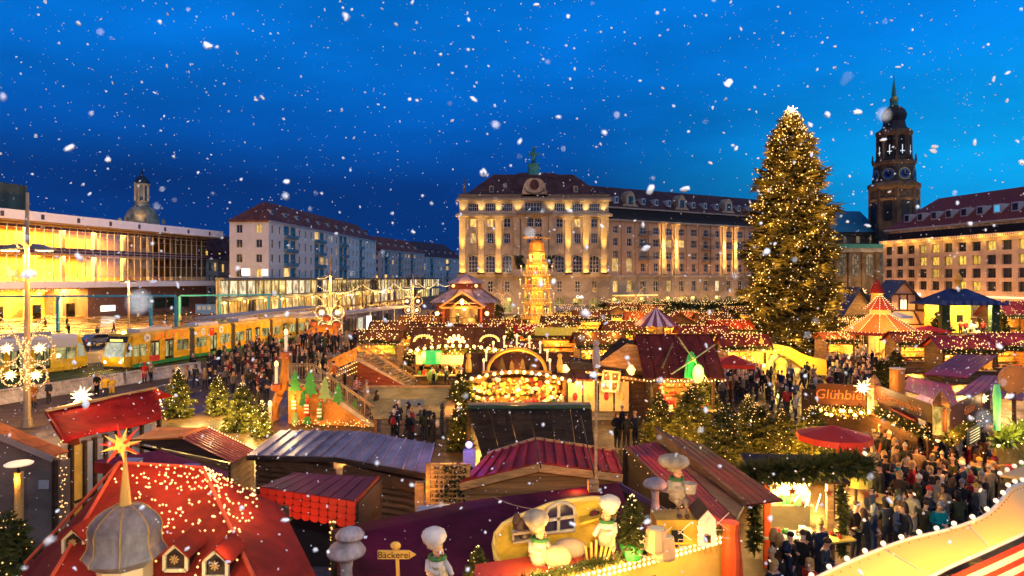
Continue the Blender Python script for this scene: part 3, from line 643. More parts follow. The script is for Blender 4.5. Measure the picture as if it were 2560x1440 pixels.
    for i in range(nb):
        x = i*bw+.25; p = wp(x,0); lt = i in litp
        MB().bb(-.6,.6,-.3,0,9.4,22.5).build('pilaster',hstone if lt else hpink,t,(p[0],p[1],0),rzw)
        if lt:
            q = wp(x,-.95); MB().bb(-.5,.5,-.1,.25,9.4,9.65).build('uplight_tray',lampm,t,(q[0],q[1],0),rzw); q2 = wp(x,-.1)
            q = wp(x,-1.8); spot(t,(q[0],q[1],9.75),(q2[0],q2[1],13),1200,44,(1,.55,.1),.1,.9); spot(t,(q[0],q[1],9.75),(q2[0],q2[1],19.5),36000,17,(1,.56,.11),.12,.9); q = wp(x,-1.6); q2 = wp(x,0); spot(t,(q[0],q[1],22.2),(q2[0],q2[1],14),24000,20,(1,.66,.2),.1,.9)
    for i in bal:
        for z in (13.3,16.4,19.5):
            p = wp((i+.55)*bw,0); o = balcony(t,0,0,4.0); o.location = (p[0],p[1],z); o.rotation_euler = (0,0,rzw)
    wbox('core',.3,Lw-.3,.7,18,0,25.8,M('dark_interior'))
    b = MB(); b.add([(-1,.6,26.1),(Lw,.6,26.1),(Lw,7.5,32),(-3,7.5,32),(Lw,17,26.1),(-1,17,26.1)],[(0,1,2,3),(3,2,4,5),(1,4,2)]); p = wp(0,0); b.build('roof',rtiled,t,(p[0],p[1],0),rzw)
    for i in range(17):
        x = 4+i*4.3
        p = wp(x,1.6); big = i in (1,5,9,13)
        if big:
            g = MB(); pr = [(-2.6,0),(2.6,0),(2.2,.9),(1.5,1.1),(1.3,3),(.8,3.9),(0,4.4),(-.8,3.9),(-1.3,3),(-1.5,1.1),(-2.2,.9)]; g.ext([(q,0,z) for q,z in pr],(0,2.5,0)); o = g.build('scroll_dormer',hstone,t,(p[0],p[1]-.5,26.1),rzw); MB().bb(-.7,.7,-.06,0,1.0,3.0).build('pane',G_DARK,o)
        else:
            o = MB().bb(-.55,.55,0,2.2,0,1.7).build('dormer',M('dormer_wall'),t,(p[0],p[1],27.2),rzw); MB().bb(-.35,.35,-.05,0,.35,1.4).build('pane',G_DARK,o)
    # street-level glow: glowing canopy, plus added lamps without fixtures to warm the front
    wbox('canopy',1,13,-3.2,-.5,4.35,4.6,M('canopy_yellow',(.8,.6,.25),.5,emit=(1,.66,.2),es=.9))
    for i in range(5): lamp(t,(4+i*8,-7,3.4),330,GOLD,.3)
    for i in range(5): p = wp(6+i*9,-4.5); lamp(t,(p[0],p[1],3.4),340,GOLD,.3)
    text('letters','Café',.95,M('white_letters',(.9,.9,.88),.4,emit=(1,.95,.9),es=2.2),t,(lx(1449),-.35,4.15),(PI/2,0,0),.03)
hotel()
# =====================================================================  church with its tall dark tower
def church():
    d = 250.0; xc = X(2235,d); t = thing('stone_church','dark baroque church with a tall clock tower and teal nave roof','church',(xc,d,0))
    z = lambda py: Z(py,d); s = d/F
    b = MB()
    def oct_(name,prof,mat,n=8,parent=None,rot=PI/8,sq=(1,1)): q = MB(); q.lathe([(r_*.93,z_) for r_,z_ in prof],n,(0,0,0),None,rot,sq); return q.build(name,mat,parent or t)
    warmst = M('tower_stone_warm',(.15,.10,.06),.85,.5,.3,.4)
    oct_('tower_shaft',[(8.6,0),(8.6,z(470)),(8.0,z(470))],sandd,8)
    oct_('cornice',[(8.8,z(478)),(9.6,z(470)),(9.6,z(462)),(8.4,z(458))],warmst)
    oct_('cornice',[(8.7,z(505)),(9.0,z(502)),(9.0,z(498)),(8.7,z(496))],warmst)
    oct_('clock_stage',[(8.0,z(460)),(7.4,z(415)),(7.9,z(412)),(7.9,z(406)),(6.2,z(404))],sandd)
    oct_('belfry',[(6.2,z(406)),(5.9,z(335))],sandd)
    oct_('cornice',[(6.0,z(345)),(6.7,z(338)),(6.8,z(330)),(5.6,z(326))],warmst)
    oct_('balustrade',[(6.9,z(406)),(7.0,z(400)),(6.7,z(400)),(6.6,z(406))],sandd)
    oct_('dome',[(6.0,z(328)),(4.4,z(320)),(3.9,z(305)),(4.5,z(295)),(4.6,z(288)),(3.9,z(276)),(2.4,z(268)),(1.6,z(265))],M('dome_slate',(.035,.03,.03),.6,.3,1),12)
    oct_('lantern',[(1.5,z(266)),(1.4,z(252)),(1.7,z(249)),(.9,z(246)),(.75,z(228)),(.5,z(214)),(.3,z(206)),(.15,z(200))],copper,8)
    MB().ball((0,0,z(250)),1.5,10,6).build('gilt_ball',M('old_gilt',(.5,.36,.1),.4,metal=.7),t,smooth=True)
    MB().cyl((0,0,z(203)),(0,0,z(180)),.1,.05,5).build('weather_rod',M('iron_black'),t)
    for i in range(8):
        a = PI/8+i*PI/4; c,q = math.cos(a),math.sin(a)
        MB().cyl((7.9*c,7.9*q,z(560)),(7.9*c,7.9*q,z(476)),.75,n=6).build('buttress_column',warmst if i % 2 else sandd,t)
        MB().cyl((5.62*c,5.62*q,z(404)),(5.5*c,5.5*q,z(338)),.5,n=6).build('belfry_column',warmst,t)
        MB().lathe([(.5,0),(.5,1),(.25,1.3),(.4,1.9),(.05,3)],6,(7.1*c,7.1*q,z(406))).build('finial',sandd,t)
    for i in range(8):
        a = i*PI/4; c,q = math.cos(a),math.sin(a)
        if q > .5: continue
        m = Matrix.Rotation(a+PI/2,4,'Z')
        def arched(name,w,h,zc,rr,mat,dep=.06):
            n = 8; pts = [(-w/2,0,0),(w/2,0,0)]+[(w/2*math.cos(PI*j/n),0,h-w/2+w/2*math.sin(PI*j/n)) for j in range(n+1)]
            g = MB(); g.ext(pts,(0,-dep,0)); return g.build(name,mat,t,(rr*c,rr*q,zc),a+PI/2)
        rin = math.cos(PI/8)
        arched('belfry_opening',1.9,8,z(394),5.63*rin+.08,M('opening_black',(.012,.012,.014),.8))
        arched('belfry_light',.22,3.4,z(390),5.63*rin+.22,M('lit_cross',(.9,.95,1),.5,emit=(.8,.92,1),es=.9))
        g = MB(); g.bb(-.75,.75,-.08,0,0,.28); g.build('lit_crossbar',M('lit_cross'),t,((5.63*rin+.24)*c,(5.63*rin+.24)*q,z(384)),a+PI/2)
        arched('tower_window',3.0,8.5,z(555),8.0*rin+.08,M('tower_window_dark',(.02,.02,.02),.3))
        g = MB(); g.cyl((0,0,0),(0,-.25,0),2.15,n=20); o = g.build('clock_rim',M('old_gilt'),t,(7.2*rin*c,7.2*rin*q,z(440)),a+PI/2)
        g = MB(); g.cyl((0,-.26,0),(0,-.32,0),1.85,n=20); f_ = g.build('clock_face',M('clock_blue',(.03,.06,.2),.5,emit=(.15,.3,1),es=.03),o)
        g = MB(); g.cyl((0,-.33,0),(0,-.36,0),1.1,n=16); g.build('clock_centre',M('clock_navy',(.01,.015,.06),.5),f_)
        g = MB(); g.bar((0,-.38,0),(0,-.38,1.5),.14,.05); g.bar((0,-.38,0),(.9,-.38,-.3),.16,.05); g.build('clock_hands',M('old_gilt'),f_)
        if q < .3: spot(t,(10.4*c,10.4*q,z(462)+.4),(6*c,6*q,z(330)),900,60,(1,.5,.14),.4,.8)
    for i in (4,5,6,7,0):
        a = i*PI/4; c,q = math.cos(a),math.sin(a); spot(t,(13*c,13*q,z(560)),(8*c,8*q,z(465)),2600,50,(1,.5,.14),.4,.8)
    # nave with copper roof to the left of the tower
    nw = warmst; xl = X(2085,d)-xc
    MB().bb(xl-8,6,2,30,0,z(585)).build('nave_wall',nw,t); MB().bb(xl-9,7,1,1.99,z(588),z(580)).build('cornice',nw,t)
    g = MB(); g.add([(xl-9,0,z(580)),(-5,0,z(580)),(-5,15,z(518)),(xl+2,15,z(518)),(-5,30,z(580)),(xl-9,30,z(580))],[(0,1,2,3),(3,2,4,5),(0,3,5),(1,4,2)]); g.build('nave_roof',M('teal_copper_roof',(.03,.17,.24),.5,.25,.6),t)
    # lower front with arched windows
    MB().bb(xl-8,10,-6,2,0,z(612)).build('aisle_wall',nw,t); MB().bb(xl-8.5,10.5,-6.7,-6.003,z(632),z(622)).build('cornice',sand,t); MB().bb(xl-8.5,10.5,-6.9,2,z(622),z(612)).build('aisle_roof',copper,t)
    for i in range(7):
        x = xl-5+i*5.0; g = MB(); n = 8; w,h = 2.3,8.0; pts = [(-w/2,0,0),(w/2,0,0)]+[(w/2*math.cos(PI*j/n),0,h-w/2+w/2*math.sin(PI*j/n)) for j in range(n+1)]
        g.ext(pts,(0,-.1,0)); o = g.build('window',lit_pane('church_window',(.6,.4,.12),(1,.62,.25),.28,.8,.2),t,(x,-6,z(690))); f_ = MB()
        for q in range(1,3): f_.bb(-w/2+q*w/3-.06,-w/2+q*w/3+.06,-.16,-.1,0,h-1)
        for q in range(1,6): f_.bb(-w/2,w/2,-.15,-.1,q*h/6-.05,q*h/6+.05)
        f_.build('window_bars',M('iron_black'),o); MB().cyl((x+2.5,-6.3,0),(x+2.5,-6.3,z(634)),.55,n=8).build('column',nw,t)
        g = MB(); g.bb(-.6,.6,-.06,0,0,2.4); g.build('window',lit_pane('church_window',(.6,.4,.12),(1,.62,.25),.28,.8,.2),t,(x,1.98,z(606)))
    spot(t,(xl+4,-20,1),(xl+4,-6,14),9000,90,(1,.6,.22),.5); spot(t,(4,-20,1),(2,-6,14),9000,90,(1,.6,.22),.5)
church()
# =====================================================================  modern block on the right edge
def right_block():
    A = Vector((X(2208,172),172)); B0 = Vector((X(2560,135),135)); u = (B0-A).normalized(); L = (B0-A).length+16; wm = M('sandstone_modern',(.60,.49,.36),.8,.1,.3,.15)
    t = thing('office_block','sandy grid-fronted block with a fringe of fairy lights under its red roof','building',(A.x,A.y,0),math.atan2(u.y,u.x))
    n = 15; bw = L/n; fz = [(14.6,2.05),(11.6,2.05),(8.75,2.05),(5.9,2.05)]; ops = []; ws = []
    for z,h in fz:
        for i in range(n): x = (i+.5)*bw; w = bw*.62; ops.append((x-w/2,x+w/2,z,z+h)); ws.append((x,z,w,h))
    for i in range(n): x = (i+.5)*bw; ops.append((x-bw*.33,x+bw*.33,.2,3.6))
    face(t,(0,0),(L,0),0,17.9,ops,wm,depth=.55)
    warm2 = lit_pane('office_lit',(1,.52,.07),(1,.60,.10),1.5,1.5,.35)
    for x,z,w,h in ws: put_window(t,(0,0),(1,0),x,z,w,h,warm2 if R.random() < .27 else G_DARK,2,1,0,M('window_frame_dark',(.10,.09,.08),.5),.45)
    for i in range(n): put_window(t,(0,0),(1,0),(i+.5)*bw,.2,bw*.66,3.4,lit_pane('foyer_arch',(.5,.4,.08),(1,.74,.2),.55,.6,.15) if i % 3 else G_LITP,2,2,0,M('window_frame_dark'),.45)
    face(t,(0,20),(0,0),0,17.9,[],wm)
    MB().bb(.6,L,.7,20,0,20).build('core',M('dark_interior'),t)
    MB().bb(-.5,L,-.9,.0,17.6,18.2).build('cornice',wm,t); MB().bb(1.2,L,.9,1.3,18.2,20.9).build('attic_wall',wm,t)
    for i in range(n-1): put_window(t,(1.2,.88),(1,0),(i+.5)*bw,18.6,bw*.66,1.9,panepick(.07),2,1,0,M('window_frame_dark'),-.02)
    b = MB(); b.add([(.2,.2,20.9),(L,.2,20.9),(L,9,28.5),(8,9,28.5),(L,19,20.9),(.2,19,20.9)],[(0,1,2,3),(3,2,4,5),(0,3,5)]); b.build('roof',M('roof_red_metal',(.20,.045,.03),.55,.2,1),t)
    MB().bb(0,L,.1,.6,20.6,21.0).build('gutter',M('cornice_grey'),t)
    for i in range(12):
        x = 5.5+i*4.1; o = MB().bb(-.85,.85,0,2.6,0,2.0).build('dormer',M('dormer_wall'),t,(x,2.0,22.6)); p = M('painted_sky_pane',(.1,.4,.6),.2,emit=(.08,.5,.9),es=.7) if i == 6 else G_DARK; MB().bb(-.6,.6,-.05,0,.3,1.7).build('pane',p,o)  # one dormer pane has its sky light put in as blue emission
    # icicle fringe of fairy lights along the cornice
    pts = []
    for i in range(int(L/.42)):
        for k in range(3): pts.append((i*.42,-.95,18.05-k*.27-R.random()*.1))
    bulbs('fringe_lights',pts,.085,B_WARM,t)
    pts = [(R.uniform(14,24),-.7,3.9+R.uniform(0,.3)) for _ in range(70)]; bulbs('shop_lights',pts,.1,B_WARM,t)
    for i in range(12): lamp(t,(2+i*4.5,-1.3,17.2),46,GOLD,.3)
    for i in range(6): lamp(t,(4+i*8,-6,3.2),420,WARM,.3)
    wl = M('white_letters')
    MB().bb(1.9,12,-.16,-.05,4.35,5.0).build('lit_sign',wl,t); MB().cyl((-.0,-.2,0),(0,-.1,0),.85,n=16).build('round_sign',wl,t,(.9,-.05,4.6))
    MB().bb(29,38,-.16,-.05,4.4,4.85).build('lit_sign',M('amber_letters',(.9,.8,.6),.4,emit=(1,.8,.5),es=.8),t)
right_block()
# =====================================================================  fir greenery
needle = M('fir_needles',(.075,.078,.016),.75,.5,1.5,rnd=.25)
needle_big = M('fir_needles_big',(.10,.085,.02),.75,.5,.35,rnd=0)
barkm = M('fir_bark',(.07,.045,.03),.9,.4,6,.5)
def tris_mesh(name,V,mat):
    """V: (n,3,3) triangles"""
    me = bpy.data.meshes.new(name); n = len(V); me.vertices.add(n*3); me.vertices.foreach_set('co',V.reshape(-1).astype(np.float32))
    me.loops.add(n*3); me.loops.foreach_set('vertex_index',np.arange(n*3,dtype=np.int32)); me.polygons.add(n)
    me.polygons.foreach_set('loop_start',np.arange(0,n*3,3,dtype=np.int32)); me.polygons.foreach_set('loop_total',np.full(n,3,np.int32))
    me.materials.append(mat); me.update(calc_edges=True); me.validate(); return me
def fir_crown(h,r,nb,tw,seed,z0=.1,lump=.2,wid=.34,power=.85):
    g = np.random.default_rng(seed); t = np.linspace(0,1,nb)**1.15*.985; t = np.clip(t+g.normal(0,.006,nb),0,.995); az = np.arange(nb)*2.39996+g.normal(0,.25,nb)
    lum = 1+lump*np.sin(az*2+t*17+seed)*np.sin(t*23+seed*1.7)+g.uniform(-.22,.12,nb); L = (r*(1-t)**power*lum+.03*h*np.minimum(1-t*.6,(1-t)*6))
    zb = h*(z0+(1-z0)*t)
    s = np.clip(g.uniform(.08,1.0,(nb,tw))**.7,0,1); ca,sa = np.cos(az)[:,None],np.sin(az)[:,None]; Lb = L[:,None]
    slope = (-.34+.75*t)[:,None]
    P = np.stack([Lb*s*ca,Lb*s*sa,zb[:,None]+Lb*s*slope+.16*Lb*s*s],-1)
    side = g.choice([-1.0,1.0],(nb,tw))*g.uniform(.3,1.3,(nb,tw)); D = np.stack([ca*np.cos(side)-sa*np.sin(side),sa*np.cos(side)+ca*np.sin(side),g.uniform(-.55,.3,(nb,tw))],-1)
    D /= np.linalg.norm(D,axis=-1,keepdims=True); l = (.13*r*np.minimum(1,(1-t)*4+.12)[:,None]+.26*Lb*(1-.55*s))*g.uniform(.6,1.15,(nb,tw))
    P = P.reshape(-1,3); D = D.reshape(-1,3); l = l.reshape(-1,1); n = len(P)
    up = g.normal(0,1,(n,3)); S = np.cross(D,up); S /= np.linalg.norm(S,axis=1,keepdims=True)+1e-9; U = np.cross(S,D)
    w = l*wid*.5; T = []
    for A,off in ((S,.0),(U,.0),(S*.6+U*.8,.35)):
        B0 = P+D*l*off; T.append(np.stack([B0+A*w,B0-A*w*.7+D*l*.3,B0+D*l*(1-off*.3)],1))
    V = np.concatenate(T); tips = P+D*l*.6
    return V,tips[g.permutation(n)]
_FIR = {}
def fir_variant(k):
    if k in _FIR: return _FIR[k]
    V,tips = fir_crown(1.0,.36+.05*(k % 3),130,24,40+k,.06,.22,.42); me = tris_mesh('crown',V,needle)
    tr = MB().cyl((0,0,0),(0,0,.95),.022,.004,6).mesh('trunk',barkm); _FIR[k] = (me,tr,tips); return _FIR[k]
def fir(label,loc,h,k=0,nb=80,br=.035,bm=None,glow=60,group=None,name='fir_tree',pot=None,col=GOLD,rz=None):
    me,tr,tips = fir_variant(k); t = thing(name,label,'tree',loc,R.uniform(0,6) if rz is None else rz,group)
    nw = .8; ob('crown',me,t,sc=(h*nw,h*nw,h)); ob('trunk',tr,t,sc=h)
    if nb: bulbs('fairy_lights',[(p[0]*h*nw*1.03,p[1]*h*nw*1.03,p[2]*h) for p in tips[:nb]],br,bm or B_WARM,t)
    if glow:
        ry = t.rotation_euler.z; lamp(t,(.55*h*math.cos(-1.9-ry),.55*h*math.sin(-1.9-ry),.5*h),glow*.5,col,.12*h); loc[1] < 45 and lamp(t,(.5*h*math.cos(-.8-ry),.5*h*math.sin(-.8-ry),.35*h),glow*.35,col,.12*h)
    return t
def garland_tris(path,r,dens,seed=1):
    g = np.random.default_rng(seed); path = np.array([tuple(p) for p in path]); seg = np.linalg.norm(np.diff(path,axis=0),axis=1); c = np.concatenate([[0],np.cumsum(seg)]); n = int(c[-1]*dens)
    q = g.uniform(0,c[-1],n); P = np.stack([np.interp(q,c,path[:,i]) for i in range(3)],-1)
    D = g.normal(0,1,(n,3)); D /= np.linalg.norm(D,axis=1,keepdims=True); S = np.cross(D,g.normal(0,1,(n,3))); S /= np.linalg.norm(S,axis=1,keepdims=True); w = r*.22
    return np.stack([P+S*w,P-S*w,P+D*r*g.uniform(.6,1.2,(n,1))],1)
def garland(name,path,r,dens,parent=None,nb=0,br=.03,bm=None,seed=1,mat=None):
    o = ob(name,tris_mesh(name,garland_tris(path,r,dens,seed),mat or needle),parent); stuff(o)
    if nb:
        g = np.random.default_rng(seed+9); pa = [Vector(p) for p in path]; pts = []
        for i in range(nb):
            f = i/(nb-1)*(len(pa)-1) if nb > 1 else 0; j = min(int(f),len(pa)-2); p = pa[j].lerp(pa[j+1],f-j); pts.append(tuple(p+Vector(g.normal(0,r*.45,3))))
        bulbs('garland_lights',pts,br,bm or B_WARM,parent)
    return o
def star(label,c,r,mat=None,power=30,spikes=22,group=None,parent=None,col=PALE,mats=None,thin=.13):
    b = MB(); n = spikes; ga = PI*(3-math.sqrt(5)); b.ball((0,0,0),r*.34,10,6)
    for i in range(n):
        z = 1-2*(i+.5)/n; q = math.sqrt(1-z*z); d = Vector((q*math.cos(ga*i),q*math.sin(ga*i),z)); b.cyl(d*r*.25,d*r*(1 if i % 2 else .8),r*thin,.004,5,k=(i % 2 if mats else 0),cap=False)
    m = mats or [B_STAR if mat in (None,B_HOT) else mat]
    if parent is not None: o = b.build('star',m,parent,c); lamp(o,(0,-r*1.3,0),power,col,r*.5) if power else None; return o
    o = tag(b.build('paper_star',m,None,c),label,'star',group)
    if power: lamp(o,(0,-r*1.3,0),power,col,r*.5)
    return o
# =====================================================================  trams
ty = M('tram_yellow',(.72,.43,.02),.35,.16,1.3,.05,coat=.3); tg = M('tram_green',(.02,.22,.06),.4,.1,1); tsil = M('tram_silver',(.45,.43,.45),.4,.08,1)
tblk = M('tram_black',(.02,.02,.022),.35); bell = M('tram_bellows',(.06,.05,.05),.8)
tpane = lit_pane('tram_pane',(.35,.34,.10),(.85,.75,.30),.75,1.4,.12); tpaneb = lit_pane('tram_screen',(.5,.5,.3),(.9,.9,.6),.6,.9,.2)
def along(path,s):
    """point and heading at arc length s on a polyline"""
    for i in range(len(path)-1):
        a,b = Vector(path[i]),Vector(path[i+1]); L = (b-a).length
        if s <= L or i == len(path)-2: d = (b-a).normalized(); return a+d*s,math.atan2(d.y,d.x)
        s -= L
def tram_section(root,p0,p1,body,roofc,first,last,ad=None,plain=False):
    """one articulated car; side that faces the square is -y"""
    a,b_ = Vector(p0),Vector(p1); d = b_-a; L = d.length-.7; rz = math.atan2(d.y,d.x); o = ob('car_section',None,root,(a.x,a.y,0),rz); w = 1.25
    z0,z1 = .32,3.15; ops = []; wins = []; n = max(2,int(L/1.9)); bw = L/n; doors = (1,n-2) if n > 3 else (1,)
    for i in range(n):
        x = (i+.5)*bw
        if i in doors: ops.append((x-.62,x+.62,.08,2.25)); wins.append((x,'d'))
        else: ops.append((x-bw*.44,x+bw*.44,.92,2.0)); wins.append((x,'w'))
    m = wall_mesh(L,z1-z0,ops,.08); m.build('side_panel',body,o,(0,-w,z0))
    sh = MB(); sh.bb(0,L,w-.05,w,z0,z1); sh.bb(0,.06,-w+.1,w-.05,z0,z1); sh.bb(L-.06,L,-w+.1,w-.05,z0,z1); sh.bb(.06,L-.06,-w+.1,w-.05,z0,z0+.1); sh.build('shell',body,o)
    rf = MB(); rf.ext([(0,-w-.01,z1),(0,-w+.15,z1+.3),(0,w-.15,z1+.3),(0,w,z1)],(L,0,0)); r_ = rf.build('roof',roofc,o)
    MB().bb(L*.2,L*.75,-.7,.8,z1+.3,z1+.62).build('roof_unit',tsil if not plain else M('roof_unit_grey',(.3,.3,.32),.5),r_)
    MB().bb(.05,L-.05,-w-.03,-w-.004,z0-.12,z0+.22).build('skirt',tg if not plain else body,o)
    for x,k in wins:
        if k == 'd':
            for s in (-1,1):
                q = MB(); q.bb(-.28,.28,0,.04,0,2.1); dd = q.build('door',tblk,o,(x+s*.31,-w+.05,z0+.1)); MB().bb(-.2,.2,-.01,0,.4,1.9).build('pane',tpane,dd)
        else:
            q = MB(); ww = bw*.42; q.bb(-ww,ww,0,.03,0,1.06); p = q.build('window',tpane,o,(x,-w+.04,z0+.93)); f = MB(); f.bb(-.03,.03,-.02,0,0,1.06); f.bb(-ww,ww,-.02,0,.74,.78); f.build('window_bar',tblk,p)
    for x in (L*.22,L*.78):
        for k in (-.85,.85):
            MB().cyl((x+k*.9,-w+.15,.3),(x+k*.9,-w+.02,.3),.3,n=10).build('wheel',tblk,o)
    if not last: MB().bb(L,L+.7,-w+.08,w-.08,z0,z1+.15).build('bellows',bell,o)
    return o,L
def tram_nose(o,body,x,sgn,plain=False):
    w = 1.2; pr = [(0,.3),(.75,.38),(.98,.9),(.92,1.35),(.35,3.05),(0,3.4)]
    n = MB(); n.ext([(x-sgn*a,-w,z) for a,z in pr],(0,2*w,0)); nn = n.build('nose',body,o)
    q = MB(); q.poly([(x-sgn*.955,-w+.12,1.32),(x-sgn*.955,w-.12,1.32),(x-sgn*.52,w-.2,2.62),(x-sgn*.52,-w+.2,2.62)],-.03*sgn); q.build('windscreen',tpaneb,nn)
    q = MB(); q.poly([(x-sgn*.53,-w+.05,2.64),(x-sgn*.53,w-.05,2.64),(x-sgn*.36,w-.05,3.2),(x-sgn*.36,-w+.05,3.2)],-.04*sgn); v = q.build('visor',tblk,nn)
    MB().bb(-.7,.7,-.02,.02,0,.22).build('destination_display',M('display_amber',(.3,.2,.05),.5,emit=(1,.75,.2),es=1.5),v,(x-sgn*.52,0,2.72),PI/2)
    q = MB(); q.ext([(x-sgn*.04,-w-.02,1.35),(x-sgn*.78,-w-.02,1.35),(x-sgn*.42,-w-.02,2.6),(x-sgn*.04,-w-.02,2.6)],(0,.03,0)); q.build('side_window',tpaneb,nn)
    for y in (-.85,.85): MB().ball((x-sgn*.93,y,.85),.14,8,5).build('headlight',B_WHITE,nn)
    MB().bb(x-.9*sgn-.15,x-.9*sgn+.15,-.9,.9,.2,.42).build('bumper',tblk,nn)
    m = MB(); m.bar((x-sgn*.35,-w,2.5),(x-sgn*.75,-w-.3,2.3),.05); m.bb(x-sgn*.75-.06,x-sgn*.75+.06,-w-.42,-w-.2,1.75,2.3); m.build('mirror',tblk,nn)
def yellow_tram():
    path = [(p[0],p[1]) for p in TL[2:]]; t = thing('tram','yellow tram with green skirt and orange advert, windows lit, leaving the square','tram',(0,0,0)); s = 1.2; lens = [8.6,7.2,8.6,7.2,8.6]
    for i,L in enumerate(lens):
        a,_ = along(path,s); b,_ = along(path,s+L); o,l = tram_section(t,a,b,ty,ty,i == 0,i == len(lens)-1); s += L+.05
        if i == 0:
            tram_nose(o,ty,0,1); ora = M('advert_orange',(.85,.16,.02),.4,emit=(1,.2,.02),es=.35)
            text('advert_letters','LOTTO',1.15,ora,o,(5.7,-1.275,2.88),(PI/2,0,0),.01)
            q = MB()
            for k in range(4): q.bb(2.9+k*.12,3.4+k*.16,-1.275,-1.256,2.55+k*.16,2.66+k*.16)
            q.build('advert_stripes',ora,o)
            MB().bb(2.2,3.5,-1.275,-1.256,.45,1.1).build('advert_patch',M('advert_red',(.6,.05,.03),.4),o)
            for x in (1.9,): MB().cyl((x,-1.255,2.9),(x,-1.28,2.9),.42,n=16).build('number_disc',M('advert_white',(.75,.72,.62),.4),o); text('disc_number','20',.36,tblk,o,(1.9,-1.285,2.9),(PI/2,0,0),.004)
        if i == 1:
            for x,tx in ((1.4,'7'),(4.6,'38')): MB().cyl((x,-1.255,2.85),(x,-1.28,2.85),.42,n=16).build('number_disc',M('advert_white'),o); text('disc_number',tx,.4,tblk,o,(x,-1.285,2.85),(PI/2,0,0),.004)
            MB().bb(2.6,3.3,-1.275,-1.256,2.3,3.15).build('advert_patch',M('advert_red'),o)
    for z in (1.3,): lamp(t,(TL[2][0]-.2,TL[2][1]-1,1.2),60,PALE,.2)
yellow_tram()
def silver_tram():
    path = [(TR[2][0],TR[2][1]),(TR[1][0],TR[1][1]),(TR[0][0],TR[0][1]),(-62,30)]; path = [(p[0]+1.6,p[1]+.6) for p in path]
    t = thing('tram','silver topped tram with yellow lower body standing by the light-wreathed mast','tram',(0,0,0)); s = 1.0
    for i,L in enumerate((8.6,7.2,8.0)):
        b,_ = along(path,s); a,_ = along(path,s+L); o,l = tram_section(t,a,b,ty,tsil,i == 2,i == 0,plain=True); s += L+.05
        MB().bb(.05,l-.05,-1.278,-1.254,2.36,3.14).build('silver_band',tsil,o)
        if i == 0: n = tram_nose(o,ty,l,-1,True); MB().bb(l-1.2,l-.5,-1.275,-1.256,2.7,2.85).build('fleet_number',tblk,o)
silver_tram()
# ---- white barrier blocks along the tram bed
bar_m = M('barrier_concrete',(.62,.55,.46),.7,.12,1.5,.15)
bpr = [(-.32,0),(.32,0),(.32,.12),(.16,.4),(.12,1.0),(-.12,1.0),(-.16,.4),(-.32,.12)]
bmb = MB(); bmb.ext([(-1.38,y,z) for y,z in bpr],(2.76,0,0)); bme = bmb.mesh('barrier',bar_m)
for i in range(9):
    f = (i-1.5)/6.2; p = Vector((-35.6,45.3)).lerp(Vector((-29.6,59.5)),f)
    lab = ['white concrete barrier block at the frame edge by the mast','white concrete barrier block behind the mast','white concrete barrier block behind the man with the stick','white concrete barrier block between man and yellow figures','white concrete barrier block behind the yellow figures','white concrete barrier block left of the red coat','white concrete barrier block behind the red coat','white concrete barrier block at the crowd end of the row','last white concrete barrier block half hidden by the crowd'][i]
    o = tag(ob('barrier',bme,None,(p.x,p.y,.004),math.atan2(14.2,6.0)),lab,'barrier','barrier blocks along the tram bed')
    q = MB(); [q.bb(-.7+k*.2,-.58+k*.2,-.135,-.121,.82,.9) for k in range(7)]; q.build('stencil_marks',M('stencil_grey',(.2,.15,.12),.7),o)
# ---- turquoise overhead frames
teal = M('teal_steel',(.05,.33,.42),.4,.15,1)
def gantry(label,xs,d0,d1,zt):
    a,b = Vector((X(xs[0],d0),d0,0)),Vector((X(xs[-1],d1),d1,0)); t = thing('steel_gantry',label,'gantry',a); n = len(xs)
    MB().bar((0,0,zt),(b-a)+Vector((0,0,zt)),.3,.32).build('beam',teal,t)
    for i,px in enumerate(xs):
        f = i/(n-1); dd = d0+(d1-d0)*f; p = Vector((X(px,dd),dd,0))-a
        if px < 0: continue
        MB().bb(-.2,.2,-.2,.2,0,zt-.15).build('post',teal,t,p); MB().bb(-.5,.5,-.5,.5,0,.12).build('foot',M('iron_black'),t,p)
gantry('turquoise steel frame over the forecourt in front of the glass hall',(-160,145,377,440),106,113,5.7)
gantry('turquoise steel frame in front of the lit shop pavilion',(450,550,672,700),132,142,5.2)
# ---- tram stop shelters
shel = M('shelter_roof',(.32,.30,.29),.45,.15,1)
def shelter(label,a,b,w,z,lit):
    a,b = Vector((*a,0)),Vector((*b,0)); d = b-a; L = d.length; t = thing('tram_shelter',label,'shelter',a,math.atan2(d.y,d.x))
    MB().bb(0,L,-w/2,w/2,z,z+.25).build('roof',shel,t)
    for i in range(int(L/5)+1): MB().cyl((1+i*5,0,.14),(1+i*5,0,z),.12,n=8).build('post',M('post_pale',(.55,.5,.42),.5),t)
    for i in range(int(L/5)): MB().bb(1.2+i*5,5.8+i*5,.5,.54,.4,2.4).build('glass_wall',clear_glass('shelter_glass',(.85,.9,.85),.3),t)
    if lit: o = MB().bb(L*.55,L*.55+1.4,-.3,-.1,.3,2.6).build('lit_poster',M('white_lit_panel'),t)
    for i in range(3): lamp(t,(L*(.2+.3*i),0,z-.3),160,PALE,.15)
shelter('long grey tram shelter roof behind the yellow tram',(-38,84),(-35.5,118),4.2,3.5,False)
shelter('grey tram shelter with white glowing poster by the crowded stairs',(-27.5,88),(-20,122),3.6,3.4,True)
